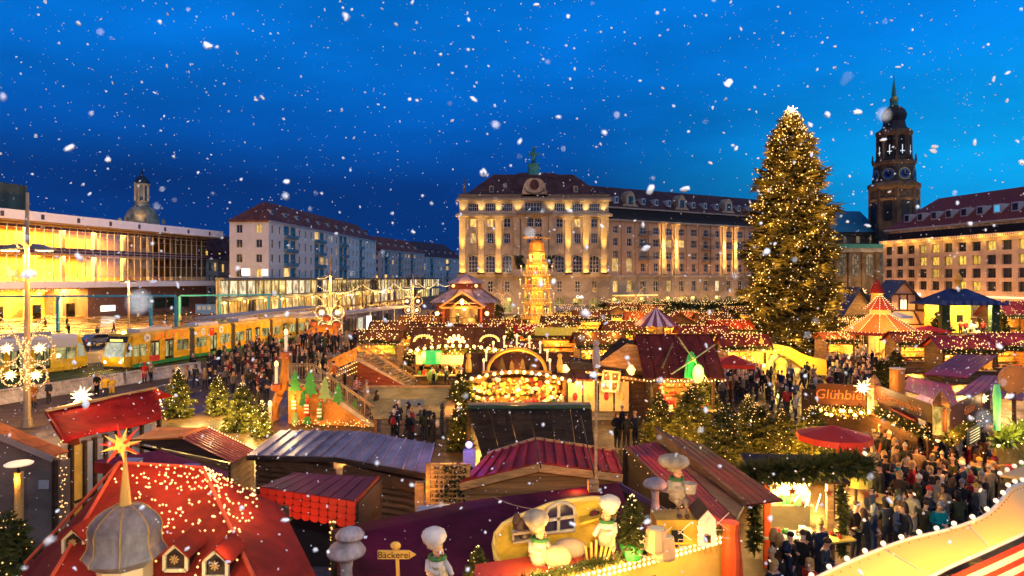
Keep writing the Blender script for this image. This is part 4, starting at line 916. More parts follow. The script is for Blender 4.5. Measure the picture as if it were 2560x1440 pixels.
# ---- light masts with illuminated butterfly wreaths
mastm = M('mast_steel',(.38,.26,.15),.5,.15,1,metal=.3)
def mast(label,px,d,s,top,arms=True,power=400,stars=True,wreath=True,zc=None):
    t = thing('light_mast',label,'lamp post',(X(px,d),d,0))
    MB().cyl((0,0,0),(0,0,top),.2,.09,8).build('pole',mastm,t); MB().cyl((0,0,0),(0,0,.5),.32,.26,8).build('base',mastm,t)
    if arms:
        for sg in (-1,1):
            a = MB(); a.bar((0,0,top*.77),(sg*1.0,0,top*.775),.07); o = a.build('arm',mastm,t)
            q = MB(); q.ext([(sg*.35,-.3,top*.77-.1),(sg*1.5,-.3,top*.77-.22),(sg*1.5,-.3,top*.77-.12),(sg*.5,-.3,top*.77+.16)],(0,.6,0)); q.build('luminaire',M('luminaire_grey',(.2,.2,.2),.4),o)
            MB().bb(min(sg*.6,sg*1.4),max(sg*.6,sg*1.4),-.22,.22,top*.77-.27,top*.77-.23).build('lamp_glass',B_HOT,o); lamp(t,(sg*1.0,0,top*.77-.6),power*2.2,GOLD,.2)
    if not wreath: return t
    zc = zc or 4.4*s; pts = []
    for sg in (-1,1):
        for cx,cz,r in ((.95,.2,.78),(.75,-1.35,.62)):
            ring = [(sg*(cx+r*math.cos(a))*s,-.25,zc+(cz+r*math.sin(a))*s) for a in np.linspace(0,2*PI,46)]; pts += ring
            MB().tube(ring[:-1],.035*s,5,closed=True).build('wreath_hoop',mastm,t)
            if stars: star('',(sg*cx*s,-.3,zc+cz*s),.42*s,parent=t,power=power*.08)
        curl = [(sg*(.15+1.7*(f**1.3))*s,-.25,zc+(.0+2.2*math.sin(f*1.45))*s) for f in np.linspace(0,1,26)]; pts += curl
        MB().tube(curl,.04*s,5).build('wreath_feeler',mastm,t)
        pts += [(sg*(.12+.1*math.sin(k))*s,-.25,zc+(-2.2+k*.12)*s) for k in range(26)]
    pts = [(p[0]+R.gauss(0,.03),p[1]+R.gauss(0,.05),p[2]+R.gauss(0,.03)) for p in pts for _ in range(2)]
    bulbs('wreath_lights',pts,.034*s,B_WARM,t)
    return t
mast('tall light mast wrapped in a four-ring star wreath near the silver tram',68,39,1.0,13.7,power=500)
mast('light mast with glowing wreath rising beside the tram shelter',826,80,1.0,11.5,power=700)
mast('distant light mast with wreath in the shopping street',1032,118,1.0,9.5,power=500)
mast('light mast with golden butterfly wreath before the hotel beside the log pavilion',1256,138,1.0,13.0,arms=False,power=900,stars=False,zc=4.6)
mast('light mast with golden butterfly wreath before the hotel wing',1590,138,1.0,13.0,arms=False,power=900,stars=False,zc=4.6)
mast('slender lamp post standing in front of the glass hall',322,118,1.0,10.5,power=2600,wreath=False)
# street garlands in the shopping street
for i,(px,d0,px2,d1) in enumerate(((790,118,905,130),(905,130,985,150),(985,150,1045,170),(1045,170,1090,200),(1090,200,1135,240))):
    a,b = at(px,712-i*2,d0),at(px2,712-i*2,d1); t = thing('light_garland',['string of street lights sagging beside the tall wreath mast','second string of street lights down the shopping street','middle string of street lights down the shopping street','string of street lights before the far trees','farthest string of street lights at the street end'][i],'fairy lights',a,group='garlands over the street')
    for p in (a,b): MB().cyl((0,0,-p.z),(0,0,.6),.09,n=6).build('pole',mastm,t,p-a)
    bulbs('lights',[p-a for p in catenary(a,b,26,1.6)],.11,B_HOT,t); lamp(t,(b-a)/2-Vector((0,0,2)),420,GOLD,.4)
# ---- parked car and the blue kiosk on the forecourt
def car(label,loc,rz,col,grp=None):
    t = thing('parked_car',label,'car',loc,rz,grp); pm = M('car_paint_'+str(int(col[0]*1000)),col,.25,.05,1,coat=.6); b = MB()
    pr = [(-2.1,.3),(2.1,.3),(2.15,.75),(1.3,.92),(.7,1.42),(-1.1,1.45),(-1.9,.98),(-2.15,.85)]; b.ext([(x,-.85,z) for x,z in pr],(0,1.7,0)); b.build('body',pm,t)
    for s in (-1,1): q = MB(); q.ext([(-1.5,s*.86,.98),(1.05,s*.86,.95),(.6,s*.86,1.36),(-1.0,s*.86,1.38)],(0,s*.02,0)); q.build('side_window',G_DARK,t)
    for x in (-1.3,1.3):
        for s in (-1,1): w = MB().cyl((x,s*.72,.32),(x,s*.9,.32),.32,n=12).build('wheel',tblk,t); MB().cyl((x,s*.901,.32),(x,s*.92,.32),.18,n=10).build('rim',mull,w)
    for s in (-.6,.6): MB().box((2.13,s,.62),(.06,.3,.14)).build('headlight',B_WHITE,t); MB().box((-2.13,s,.75),(.06,.25,.14)).build('tail_light',M('tail_red',(.5,.02,.02),.4,emit=(1,.05,.02),es=1.5),t)
car('dark parked car beside the brown stone block',onz(452,788),.3,(.015,.015,.02)); car('dark red parked car next to the blue van',onz(482,784),.5,(.09,.012,.012)); car('grey car waiting behind the yellow tram nose',onz(247,862),1.2,(.2,.2,.21))
def van():
    p = onz(517,789); t = thing('blue_van','small bright blue van parked before the shop pavilion','van',p,.15); bl = M('van_blue',(.05,.16,.55),.4,.1,1,coat=.3)
    b = MB(); b.ext([(-2.2,-1,.4),(2.2,-1,.4),(2.3,-1,1.3),(1.7,-1,2.6),(-2.2,-1,2.7)],(0,2,0)); b.build('body',bl,t)
    for i in range(3): MB().bb(-1.8+i*1.1,-1.0+i*1.1,-1.02,-1.0,1.4,2.3).build('window',M('van_window',(.25,.35,.6),.2),t)
    for x in (-1.4,1.4): w = MB().cyl((x,-.85,.4),(x,-1.02,.4),.4,n=12).build('wheel',tblk,t); MB().cyl((x,-1.021,.4),(x,-1.04,.4),.2,n=8).build('rim',mull,w)
    MB().bb(2.2,2.32,-.8,-.5,.7,.95).build('headlight',B_WHITE,t)
van()
# bare street trees in front of the shops
def bare_tree(label,loc,h,seed):
    g = random.Random(seed); t = thing('street_tree',label,'tree',loc,group='bare trees along the shopping street'); b = MB(); b.cyl((0,0,0),(0,0,h*.4),.16,.11,6); b.build('trunk',barkm,t); c = MB()
    def br(p,d,l,r,k):
        q = p+d*l; c.cyl(p,q,r,r*.6,4,cap=False)
        if k:
            for _ in range(3): nd = (d+Vector((g.uniform(-.8,.8),g.uniform(-.8,.8),g.uniform(-.1,.6)))).normalized(); br(q,nd,l*.72,r*.58,k-1)
    for _ in range(5): br(Vector((0,0,h*.4)),Vector((g.uniform(-.7,.7),g.uniform(-.7,.7),.8)).normalized(),h*.22,.08,4)
    c.build('crown',M('twig_brown',(.08,.055,.035),.9),t); bulbs('fairy_lights',[(g.gauss(0,h*.16),g.gauss(0,h*.16),g.uniform(h*.4,h)) for _ in range(26)],.07,B_WARM,t)
for i,(px,d,h) in enumerate(((845,150,8),(880,165,8),(915,185,8.5),(950,205,9),(985,230,9),(1015,255,9.5),(1050,285,10),(1085,320,10),(1120,350,10))):
    bare_tree(ORD[i]+' bare street tree along the shopping street, counted from the tram shelter',(X(px,d),d,0),h,i)
# =====================================================================  market stalls
woods = {k: M('wood_'+k,c,.65,.35,2.2,.35,stretch=(1,1,6),rnd=.25) for k,c in dict(brown=(.15,.075,.032),dark=(.055,.03,.018),honey=(.42,.24,.09),red=(.20,.05,.025),pale=(.52,.36,.18),grey=(.18,.15,.12)).items()}
roofs = {k: M('roof_'+k,c,.6,.5,1.1,.35,rnd=.2,spec=.14) for k,c in dict(red=(.28,.022,.014),maroon=(.16,.022,.016),plum=(.22,.03,.05),brown=(.15,.06,.018),dark=(.07,.033,.015),lilac=(.34,.27,.33),orange=(.55,.14,.02),navy=(.03,.045,.12),grey=(.22,.21,.21)).items()}
goldm = M('gold_paint',(.70,.42,.07),.4,.15,2); creamm = M('cream_paint',(.72,.58,.32),.5,.12,1.5); snowy = M('white_paint',(.75,.72,.66),.5,.1,1)
redcloth = M('red_canvas',(.36,.018,.012),.85,.3,1.2,.2,spec=.05); shade_ = M('dark_interior')
goods_m = [M('goods_red',(.5,.04,.03),.5),M('goods_gold',(.75,.5,.1),.35),M('goods_white',(.75,.7,.6),.5),M('goods_green',(.06,.2,.05),.5),M('goods_brown',(.32,.16,.06),.6)]
def goods(root,x0,x1,y,z,n,s=.16,seed=0):
    g = random.Random(seed); b = MB()
    for i in range(n):
        x = g.uniform(x0,x1); k = g.randrange(5); r = g.uniform(.5,1.1)*s
        if g.random() < .5: b.ball((x,y+g.uniform(-.15,.15),z+r),r,6,4,k=k)
        else: b.bb(x-r,x+r,y-r,y+r,z,z+r*g.uniform(1,3.2),k)
    return stuff(b.build('goods',goods_m,root))
_SH = {}
def sheet_mesh(w,L,mat,seam=True):
    key = (round(w,2),round(L,2),mat.name)
    if key not in _SH:
        b = MB(); b.bb(-w/2,w/2-.03,0,L,-.03,0)
        if seam: b.bb(w/2-.045,w/2+.005,0,L,-.035,.05)
        _SH[key] = b.mesh('roof_sheet',mat)
    return _SH[key]
def slope(root,e0,e1,r0,n,mat,name='roof_sheet'):
    """roof plane: eave e0->e1, ridge starts at r0 above e0; n sheets side by side"""
    e0,e1,r0 = Vector(e0),Vector(e1),Vector(r0); ex = (e1-e0); w = ex.length/n; ex.normalize(); up = (r0-e0); up = up-ex*up.dot(ex); L = up.length; up.normalize(); nz = ex.cross(up)
    m = Matrix((ex,up,nz)).transposed(); eu = m.to_euler(); me = sheet_mesh(w,L,mat)
    for i in range(n): ob(name,me,root,e0+ex*w*(i+.5),rot=eu)
def plank_wall(root,a,b,z0,z1,mat,bh=.2,single=False,name='plank_wall',th=.06):
    a,b = Vector((*a,0)),Vector((*b,0)); n = max(2,int((z1-z0)/bh)); h = (z1-z0)/n; d = b-a; L = d.length; rz = math.atan2(d.y,d.x)
    if single:
        key = ('board',round(L,2),round(h,3),mat.name,th)
        if key not in _SH:
            q = MB(); q.ext([(0,-th/2,0),(0,th/2,0),(0,th/2,h-.012),(0,0,h-.004),(0,-th/2,h-.03)],(L,0,0)); _SH[key] = q.mesh('board',mat)
        for i in range(n): ob('board',_SH[key],root,(a.x,a.y,z0+i*h),rz)
        MB().bb(0,L,.02,.05,z0,z1).build('wall_backing',woods['dark'],root,(a.x,a.y,0),rz); return
    q = MB()
    for i in range(n): q.bb(0,L,-th/2-(.012 if i % 2 else 0),th/2,z0+i*h+.006,z0+(i+1)*h-.006)
    return q.build(name,mat,root,(a.x,a.y,0),rz)
def stall(label,c,w,dp,he,hr,rz=0.0,roof='red',wall='brown',axis='x',n=5,lit=160,col=WARM,ov=.35,singles=False,group=None,cat='stall',name='market_stall',string=True,open_=True,inner='honey',goods_n=26,back=True,roofm=None,nb=None):
    t = thing(name,label,cat,(c[0],c[1],0),rz,group); rm = roofm or roofs[roof]; wm = woods[wall]; x,y = w/2,dp/2
    for sx in (-1,1):
        for sy in (-1,1): MB().bb(-.07,.07,-.07,.07,0,he).build('post',wm,t,(sx*(x-.07),sy*(y-.07),0))
    if back: plank_wall(t,(x,y),(-x,y),0,he,woods[inner] if open_ else wm,single=singles)
    plank_wall(t,(-x,y),(-x,-y),0,he,wm,single=singles); plank_wall(t,(x,-y),(x,y),0,he,wm,single=singles)
    if open_:
        cb = plank_wall(t,(-x,-y),(x,-y),0,.95,wm,single=singles); MB().bb(-x-.1,x+.1,-y-.25,-y+.35,.95,1.02).build('counter_top',woods['pale'],t)
        for k in range(2): MB().bb(-x+.1,x-.1,y-.45,y-.08,1.15+k*.55,1.19+k*.55).build('shelf',woods['honey'],t); goods(t,-x+.3,x-.3,y-.28,1.19+k*.55,goods_n//2,.11,int(c[0]*7+k))
        goods(t,-x+.2,x-.2,-y+.05,1.02,goods_n,.12,int(c[1]*9))
        MB().bb(-x,x,-y-.06,-y,he-.35,he).build('fascia',wm,t)
    else: plank_wall(t,(-x,-y),(x,-y),0,he,wm,single=singles)
    if axis == 'x':
        slope(t,(-x-ov,-y-ov,he),(x+ov,-y-ov,he),(-x-ov,0,hr),n,rm); slope(t,(x+ov,y+ov,he),(-x-ov,y+ov,he),(x+ov,0,hr),n,rm)
        MB().bar((-x-ov,0,hr+.02),(x+ov,0,hr+.02),.2,.06).build('ridge_cap',rm,t)
        for s in (-1,1): MB().ext([(s*(x-.03),-y,he),(s*(x-.03),y,he),(s*(x-.03),0,hr-.06)],(-s*.05,0,0)).build('gable',wm,t)
    elif axis == 'y':
        slope(t,(-x-ov,y+ov,he),(-x-ov,-y-ov,he),(0,y+ov,hr),n,rm); slope(t,(x+ov,-y-ov,he),(x+ov,y+ov,he),(0,-y-ov,hr),n,rm)
        MB().bar((0,-y-ov,hr+.02),(0,y+ov,hr+.02),.2,.06).build('ridge_cap',rm,t)
        for s in (-1,1): MB().ext([(-x,s*(y-.03),he),(x,s*(y-.03),he),(0,s*(y-.03),hr-.06)],(0,-s*.05,0)).build('gable',wm,t)
    else:   # pent roof falling to the front
        slope(t,(-x-ov,-y-ov,he),(x+ov,-y-ov,he),(-x-ov,y+ov,hr),n,rm)
    if string:
        nb = nb or int(w/.35); bulbs('light_string',[(-x-ov+(w+2*ov)*i/nb,-y-ov-.03,he-.06-.1*abs(math.sin(i*.9))) for i in range(nb+1)],.05 if c[1] < 70 else .09,B_HOT,t)
    if c[1] > 52: garland('eave_garland',[(-x-ov,-y-ov,he),(0,-y-ov-.1,he+.1),(x+ov,-y-ov,he)],.38,60,t,int(w*4),.06,B_TREE,int(c[0]*5) % 99)
    if c[1] > 45: bulbs('net_lights',[(R.uniform(-x,x),-y-ov+q*(y+ov)*.95,he+.12+(hr-he)*q*.95) if axis == 'x' else (R.choice((-1,1))*(x+ov)*(1-q),R.uniform(-y,y),he+.12+(hr-he)*q) for q in [R.random() for _ in range(52)]],.056,B_HOT if R.random() < .5 else B_TREE,t); lamp(t,(R.uniform(-1,1),-y-1.2,hr+.9),85,WARM,.3)
    if c[1] > 58 and axis == 'x': bulbs('ridge_lights',[(-x+w*i/(w*3),R.uniform(-.1,.1),hr+.08) for i in range(int(w*3)+1)],.06,B_TREE,t)
    if lit: lamp(t,(0,-y*.2,he-.45),lit,col,.15); MB().ball((0,-y*.2,he-.3),.09,6,4).build('bulb',B_HOT,t)
    return t
def parasol(label,loc,r,h,mat,sides=4,rz=0.0,cat='parasol',drop=.55,group=None):
    t = thing('parasol',label,cat,loc,rz,group); MB().cyl((0,0,0),(0,0,h),.05,n=6).build('pole',woods['brown'],t)
    for i in range(sides):
        a,b = 2*PI*i/sides,2*PI*(i+1)/sides; q = MB(); P = [(0,0,h+drop),(r*math.cos(a),r*math.sin(a),h),(r*math.cos(b),r*math.sin(b),h)]
        q.add(P+[(p[0],p[1],p[2]-.03) for p in P],[(0,1,2),(5,4,3)]); q.add([P[1],P[2],(P[2][0],P[2][1],h-.22),(P[1][0],P[1][1],h-.22)],[(0,1,2,3)]); q.build('canopy_panel',mat,t)
    return t
# ---------------------------------------------------------------- the tall Christmas pyramid
def pyramid():
    d = 100.0; t = thing('christmas_pyramid','tall tiered wooden Christmas pyramid glowing golden in front of the hotel','pyramid',(X(1342,d),d,0)); wood = M('pyramid_wood',(.68,.38,.07),.5,.15,2)
    tiers = [(.9,2.5),(3.1,2.15),(5.2,1.95),(7.3,1.85),(9.3,1.7),(11.1,1.25)]; top = 12.7
    MB().lathe([(2.4,0),(2.4,.7),(2.5,.75),(2.5,.9)],8,ph=PI/8).build('plinth',woods['honey'],t)
    for i,(z,r) in enumerate(tiers):
        zn = tiers[i+1][0] if i < 5 else top; f = MB(); f.lathe([(r+.28,z-.12),(r+.32,z),(r+.05,z+.02)],8,ph=PI/8); fl = f.build('tier_floor',wood,t)
        rail = MB()
        for k in range(40): a = 2*PI*k/40; rail.bb((r+.24)*math.cos(a)-.03,(r+.24)*math.cos(a)+.03,(r+.24)*math.sin(a)-.03,(r+.24)*math.sin(a)+.03,z,z+.42)
        rail.tube([((r+.24)*math.cos(2*PI*k/16),(r+.24)*math.sin(2*PI*k/16),z+.45) for k in range(16)],.05,5,closed=True); rail.build('balustrade',creamm,fl)
        for k in range(8):
            a = PI/8+k*PI/4; MB().cyl((r*math.cos(a),r*math.sin(a),z),(r*.97*math.cos(a),r*.97*math.sin(a),zn-.12),.1,.08,6).build('post',wood,t)
            if k % 2 == 0 and i < 5:
                q = MB(); q.tube([((r+.1)*math.cos(a),(r+.1)*math.sin(a),z+.1),((r+.75)*math.cos(a),(r+.75)*math.sin(a),z+.15),((r+.85)*math.cos(a),(r+.85)*math.sin(a),z+.4)],.05,5); ar = q.build('candle_arm',wood,t)
                MB().cyl(((r+.85)*math.cos(a),(r+.85)*math.sin(a),z+.4),((r+.85)*math.cos(a),(r+.85)*math.sin(a),z+1.05),.07,n=6).build('candle',snowy,ar); MB().ball(((r+.85)*math.cos(a),(r+.85)*math.sin(a),z+1.17),.11,6,5).build('flame',B_HOT,ar)
        MB().lathe([(r*.5,z+.02),(r*.45,zn-.14)],8).build('core',woods['honey'],t); MB().lathe([(r*1.02,zn-.5),(r*1.05,zn-.45),(r*1.05,zn-.14)],8,ph=PI/8).build('tier_fascia',wood,t)
        for k in range(9):   # carved figures
            a = 2*PI*k/9+i; px_,py_ = r*.84*math.cos(a),r*.84*math.sin(a); q = MB(); q.lathe([(.2,0),(.17,.5),(.1,.85),(.05,.9)],6,(px_,py_,z)); q.ball((px_,py_,z+1.02),.13,6,4); q.build('carved_figure',[M('figure_paint%d' % (k % 4),[(.6,.3,.08),(.5,.06,.04),(.1,.25,.08),(.75,.65,.4)][k % 4],.5)],t)
        for a in (-PI*.72,-PI*.28,-PI/2): lamp(t,(r*.86*math.cos(a),r*.86*math.sin(a),zn-.6),52,(1,.5,.08),.1)
        lamp(t,(0,-r-1.8,z+1.0),46,(1,.5,.08),.25)
    MB().lathe([(1.2,top),(1.25,top+.1),(1.12,top+1.2),(.8,top+1.6),(.15,top+1.75),(.1,top+2.0)],12).build('dome',M('dome_orange',(.62,.27,.05),.45),t); lamp(t,(0,-3.0,top+.2),130,(1,.5,.08),.25)  # added lamp in front, no fixture, brightens the dome
    hub = MB().cyl((0,0,top+1.95),(0,0,top+2.15),.3,n=8).build('rotor_hub',wood,t)
    for k in range(12):
        a = 2*PI*k/12; q = MB(); ta = Matrix.Rotation(.35,3,'X'); q.box((0,0,0),(1.9,.55,.05),tilt=ta); q.build('rotor_blade',wood,hub,(1.15*math.cos(a),1.15*math.sin(a),top+2.05),a)
    pts = []
    for i,(z,r) in enumerate(tiers): pts += [((r+.3)*math.cos(a),(r+.3)*math.sin(a),z-.15) for a in np.linspace(0,2*PI,28)]
    bulbs('tier_lights',pts,.06,B_HOT,t)
pyramid()
# ---------------------------------------------------------------- log pavilion with lantern roof
def pavilion():
    d = 96.0; x = X(1165,d); t = thing('log_pavilion','red-brown log pavilion with snow-grey roof and gabled porch lamp','pavilion',(x,d,0)); wm = woods['red']
    z0 = 2.2
    MB().lathe([(4.4,z0),(4.4,5.6)],8,ph=PI/8).build('log_wall',wm,t)
    MB().lathe([(5.4,0),(5.4,z0-.1),(5.8,z0)],8,ph=PI/8).build('deck',woods['brown'],t)
    for k in range(8):
        a = PI/8+k*PI/4; b = a+PI/4; q = MB(); q.poly([(5.4*math.cos(a),5.4*math.sin(a),5.3),(5.4*math.cos(b),5.4*math.sin(b),5.3),(2.4*math.cos(b),2.4*math.sin(b),7.1),(2.4*math.cos(a),2.4*math.sin(a),7.1)],.1); q.build('roof_panel',roofs['lilac'],t)
        MB().bar((5.4*math.cos(a),5.4*math.sin(a),5.33),(2.4*math.cos(a),2.4*math.sin(a),7.15),.14,.1).build('roof_hip',woods['brown'],t)
        MB().cyl((5.6*math.cos(a),5.6*math.sin(a),z0),(5.6*math.cos(a),5.6*math.sin(a),z0+1.1),.05,n=5).build('rail_post',woods['brown'],t)
    MB().lathe([(2.4,6.9),(2.4,8.0)],8,ph=PI/8).build('lantern_wall',woods['red'],t); MB().lathe([(3.0,7.95),(.2,9.3)],8,ph=PI/8).build('lantern_roof',roofs['lilac'],t)
    for sx in (-1,1): q = MB(); q.poly([(sx*3.1,-7.4,4.9),(sx*3.1,-3.5,4.9),(0,-3.5,7.0),(0,-7.4,7.0)] if sx > 0 else [(0,-7.4,7.0),(0,-3.5,7.0),(-3.1,-3.5,4.9),(-3.1,-7.4,4.9)],.12); q.build('porch_roof',roofs['lilac'],t)
    q = MB()
    for s in (-1,1): q.bar((s*3.0,-7.35,4.8),(0,-7.35,6.85),.2,.25); q.bar((s*1.4,-7.3,4.75),(0,-7.3,6.0),.12,.12)
    q.bar((-2.8,-7.35,4.75),(2.8,-7.35,4.75),.2,.25); q.build('porch_truss',woods['honey'],t)
    for s in (-1,1): MB().bb(s*2.5-.14,s*2.5+.14,-7.3,-7.0,0,4.7).build('porch_post',woods['red'],t)
    MB().bb(-1.9,1.9,-4.6,-4.45,z0,4.9).build('door_glow',lit_pane('pav_glow',(.5,.12,.02),(1,.42,.06),.7,.8,.2),t)
    MB().ball((0,-7.6,5.55),.3,8,6,(1,1,1.4)).build('porch_lamp',B_HOT,t); lamp(t,(0,-8.1,5.4),260,WARM,.2); lamp(t,(0,-5.6,4.4),420,(1,.42,.1),.2)
    for s in (-1,1):
        MB().ball((s*3.3,-7.4,4.0),.3,7,5).build('lantern',B_WARM,t); lamp(t,(s*3.3,-7.8,3.9),110,WARM,.2); MB().ball((s*1.6,-2.6,7.6),.25,7,5).build('lantern',B_WARM,t)
    q = MB(); q.tube([(5.9*math.cos(a),5.9*math.sin(a),z0+1.1) for a in np.linspace(PI,2*PI,17)],.05,5); q.build('railing',woods['brown'],t)
    lamp(t,(0,-3.2,8.6),90,WARM,.2)
pavilion()
# ---------------------------------------------------------------- walk-over candle arch with its stairs
def rail_run(root,a,b,h=1.05,n=None,mat=None,name='railing'):
    a,b = Vector(a),Vector(b); L = (b-a).length; n = n or int(L/.16); q = MB(); mat = mat or M('rail_galvanised',(.20,.15,.10),.4,metal=.3)
    for z in (h,h-.12,.12): q.bar(a+Vector((0,0,z)),b+Vector((0,0,z)),.05)
    for i in range(n+1):
        p = a.lerp(b,i/n); w = .07 if i % 8 == 0 else .022; q.bb(p.x-w/2,p.x+w/2,p.y-w/2,p.y+w/2,p.z+.02,p.z+h)
    return q.build(name,mat,root)
def stair_flight(root,a,b,w,n,mat,side=1):
    a,b = Vector(a),Vector(b); u = Vector((b.x-a.x,b.y-a.y,0)).normalized(); nn = Vector((-u.y,u.x,0))*side*w; rz = math.atan2(u.y,u.x); run = (Vector((b.x,b.y))-Vector((a.x,a.y))).length/n
    me = MB(); me.bb(-run/2-.02,run/2+.02,0 if side > 0 else -w,w if side > 0 else 0,-.06,0); me = me.mesh('step',mat)
    for i in range(n): p = a.lerp(b,(i+.5)/n); ob('step',me,root,(p.x,p.y,p.z),rz)
    q = MB(); q.bar(a-Vector((0,0,.2)),b-Vector((0,0,.2)),.1,.4); q.bar(a+nn-Vector((0,0,.2)),b+nn-Vector((0,0,.2)),.1,.4); q.build('stringer',M('stringer_grey',(.35,.30,.24),.6),root)
orange_w = M('arch_wood_orange',(.45,.18,.03),.5,.2,1.5,.1)
def candle(root,p,h=.9,r=.07): o = MB().cyl(p,(p[0],p[1],p[2]+h),r,n=8).build('candle',snowy,root); MB().ball((p[0],p[1],p[2]+h+.12),r*1.3,6,5,(1,1,1.6)).build('flame',B_HOT,o); return o
def cut_tree(root,p,s,mat):
    q = MB(); pr = [(-.08,0),(.08,0),(.08,.25),(.55,.25),(.25,.7),(.45,.7),(.18,1.15),(.34,1.15),(0,1.9),(-.34,1.15),(-.18,1.15),(-.45,.7),(-.25,.7),(-.55,.25),(-.08,.25)]
    q.ext([(p[0]+x*s,p[1],p[2]+z*s) for x,z in pr],(0,.06,0)); return q.build('tree_cutout',mat,root)
def walk_arch():
    P0 = at(724,952,40.5); zL = 2.5; x0 = X(724,40.5); x1 = X(888/1.0,40); y0 = 40.0
    t = thing('candle_arch_walkway','wooden walk-over candle arch with railed stairs, green tree cut-outs and figures','walkway',(0,0,0)); xl,xr,xf = X(722,40),X(783,40),X(945,39)
    # landing and right-hand flight coming down towards the viewer's right
    MB().bb(xl,xr,40,43.5,zL-.12,zL).build('landing',woods['grey'],t); rail_run(t,(xl,40,zL),(xr,40,zL)); rail_run(t,(xl,43.5,zL),(xr,43.5,zL))
    stair_flight(t,(xr,40,zL),(xf,39.0,0),2.4,15,woods['grey']); rail_run(t,(xr,40,zL),(xf,39,0)); rail_run(t,(xr,42.4,zL),(xf+.2,41.4,0))
    # painted side wall with cut-outs
    w = MB(); w.ext([(xl,39.93,.0),(xf-.5,39.0,0),(xr,39.93,zL-.3),(xl,39.93,zL-.3)],(0,.06,0)); w.build('side_wall',orange_w,t)
    greens = [M('cutout_green',(.03,.20,.045),.5),M('cutout_pale_green',(.16,.27,.13),.5)]
    for i,(px,py,s) in enumerate(((737,985,.75),(775,995,.9),(812,1005,.8),(845,1012,.7),(757,1020,.55),(887,1040,.55),(737,1062,.5),(768,1065,.5))): p = at(px,py,39.5-i*.02); cut_tree(t,p,s,greens[i == 2 or i == 6])
    for i,(px,py) in enumerate(((737,1030),(768,1040),(800,1050))):     # carved miners and angels as flat stands
        p = at(px,py,39.2); q = MB(); q.lathe([(.16,0),(.13,.45),(.1,.75),(.03,.8)],8,p); q.ball((p.x,p.y,p.z+.92),.12,8,5); q.build('wooden_figure',[M('figure_paint%d' % (i % 4))],t,smooth=True)
        q = MB(); [q.bb(p.x-.14,p.x+.14,p.y-.17,p.y-.155,p.z+.2+k*.2,p.z+.3+k*.2) for k in range(3)]; q.build('figure_stripes',snowy,t)
    pts = [at(R.uniform(730,925),R.uniform(1050,1068),38.6) for _ in range(70)]; bulbs('path_lights',pts,.035,B_WARM,t)
    # big curved beams with candles at the left end
    def beam(pxs,d,wdt): q = MB(); q.tube([at(a,b,d) for a,b in pxs],wdt,6); return q.build('arch_beam',orange_w,t)
    beam([(690,1085),(688,1040),(690,1005),(697,985),(708,968),(714,945),(715,890)],41,.25); beam([(682,1085),(683,1045),(688,1015),(700,990)],40.6,.22); beam([(708,975),(712,940),(716,905),(716,888)],41.2,.28)
    for px,py,d in ((715,885,41),(691,965,40.7),(675,1065,40.3)):
        p = at(px,py,d); o = MB().lathe([(.28,-.28),(.34,-.2),(.34,.1),(.25,.14)],10,p).build('candle_cup',M('cup_rust',(.35,.10,.03),.5),t); candle(t,(p.x,p.y,p.z+.12),1.1,.1)
    # roof-like arch at the back with its beam
    q = MB(); q.tube([at(a,b,62) for a,b in ((745,868),(760,842),(785,826),(812,818),(835,824),(848,842))],.4,6); q.build('arch_beam',orange_w,t); q = MB(); q.bar(at(817,860,62),at(817,822,62),.6,.5); q.build('arch_post',orange_w,t)
    for px,py in ((785,808),(817,795),(842,810)): p = at(px,py,61.8); MB().lathe([(.35,-.25),(.38,.1),(.1,.3)],8,p).build('candle_cup',M('cup_rust'),t)
    # second flight behind, leading down to the right, over a brown triangular wall
    a,b = Vector((X(893,52),52,2.6)),Vector((X(1040,51),51,0)); stair_flight(t,a,b,2.4,15,woods['grey']); rail_run(t,a,b); rail_run(t,a+Vector((0,2.4,0)),b+Vector((0,2.4,0)))
    MB().ext([(a.x,51.95,0),(b.x,50.9,0),(a.x,51.95,a.z-.35)],(0,.08,0)).build('side_wall',woods['red'],t); MB().ext([(a.x,51.95,0),(a.x-2.6,51,0),(a.x,51.95,a.z-.35)],(0,.08,0)).build('side_wall',woods['brown'],t)
    MB().bb(a.x-4.6,a.x,52,55,2.48,2.6).build('landing',woods['grey'],t)
    # carved front panel of the bridge deck
    p,q_ = at(810,905,50),at(892,868,50); g = MB(); g.poly([p,q_,q_-Vector((0,0,.9)),p-Vector((0,0,.9))],.1); g.build('carved_panel',M('carved_gold',(.45,.23,.05),.5,.6,6,.5),t)
    bulbs('panel_lights',[p.lerp(q_,f)+Vector((0,-.1,-1.1-.35*k)) for f in np.linspace(0,1,16) for k in range(3)],.05,B_WARM,t)
    for px,py,d,pw in ((760,1030,36.5,90),(860,1040,36,80),(712,1000,39,70),(860,930,48,130),(800,850,60,200),(960,930,49,120)): lamp(t,at(px,py,d),pw,WARM,.2)
walk_arch()
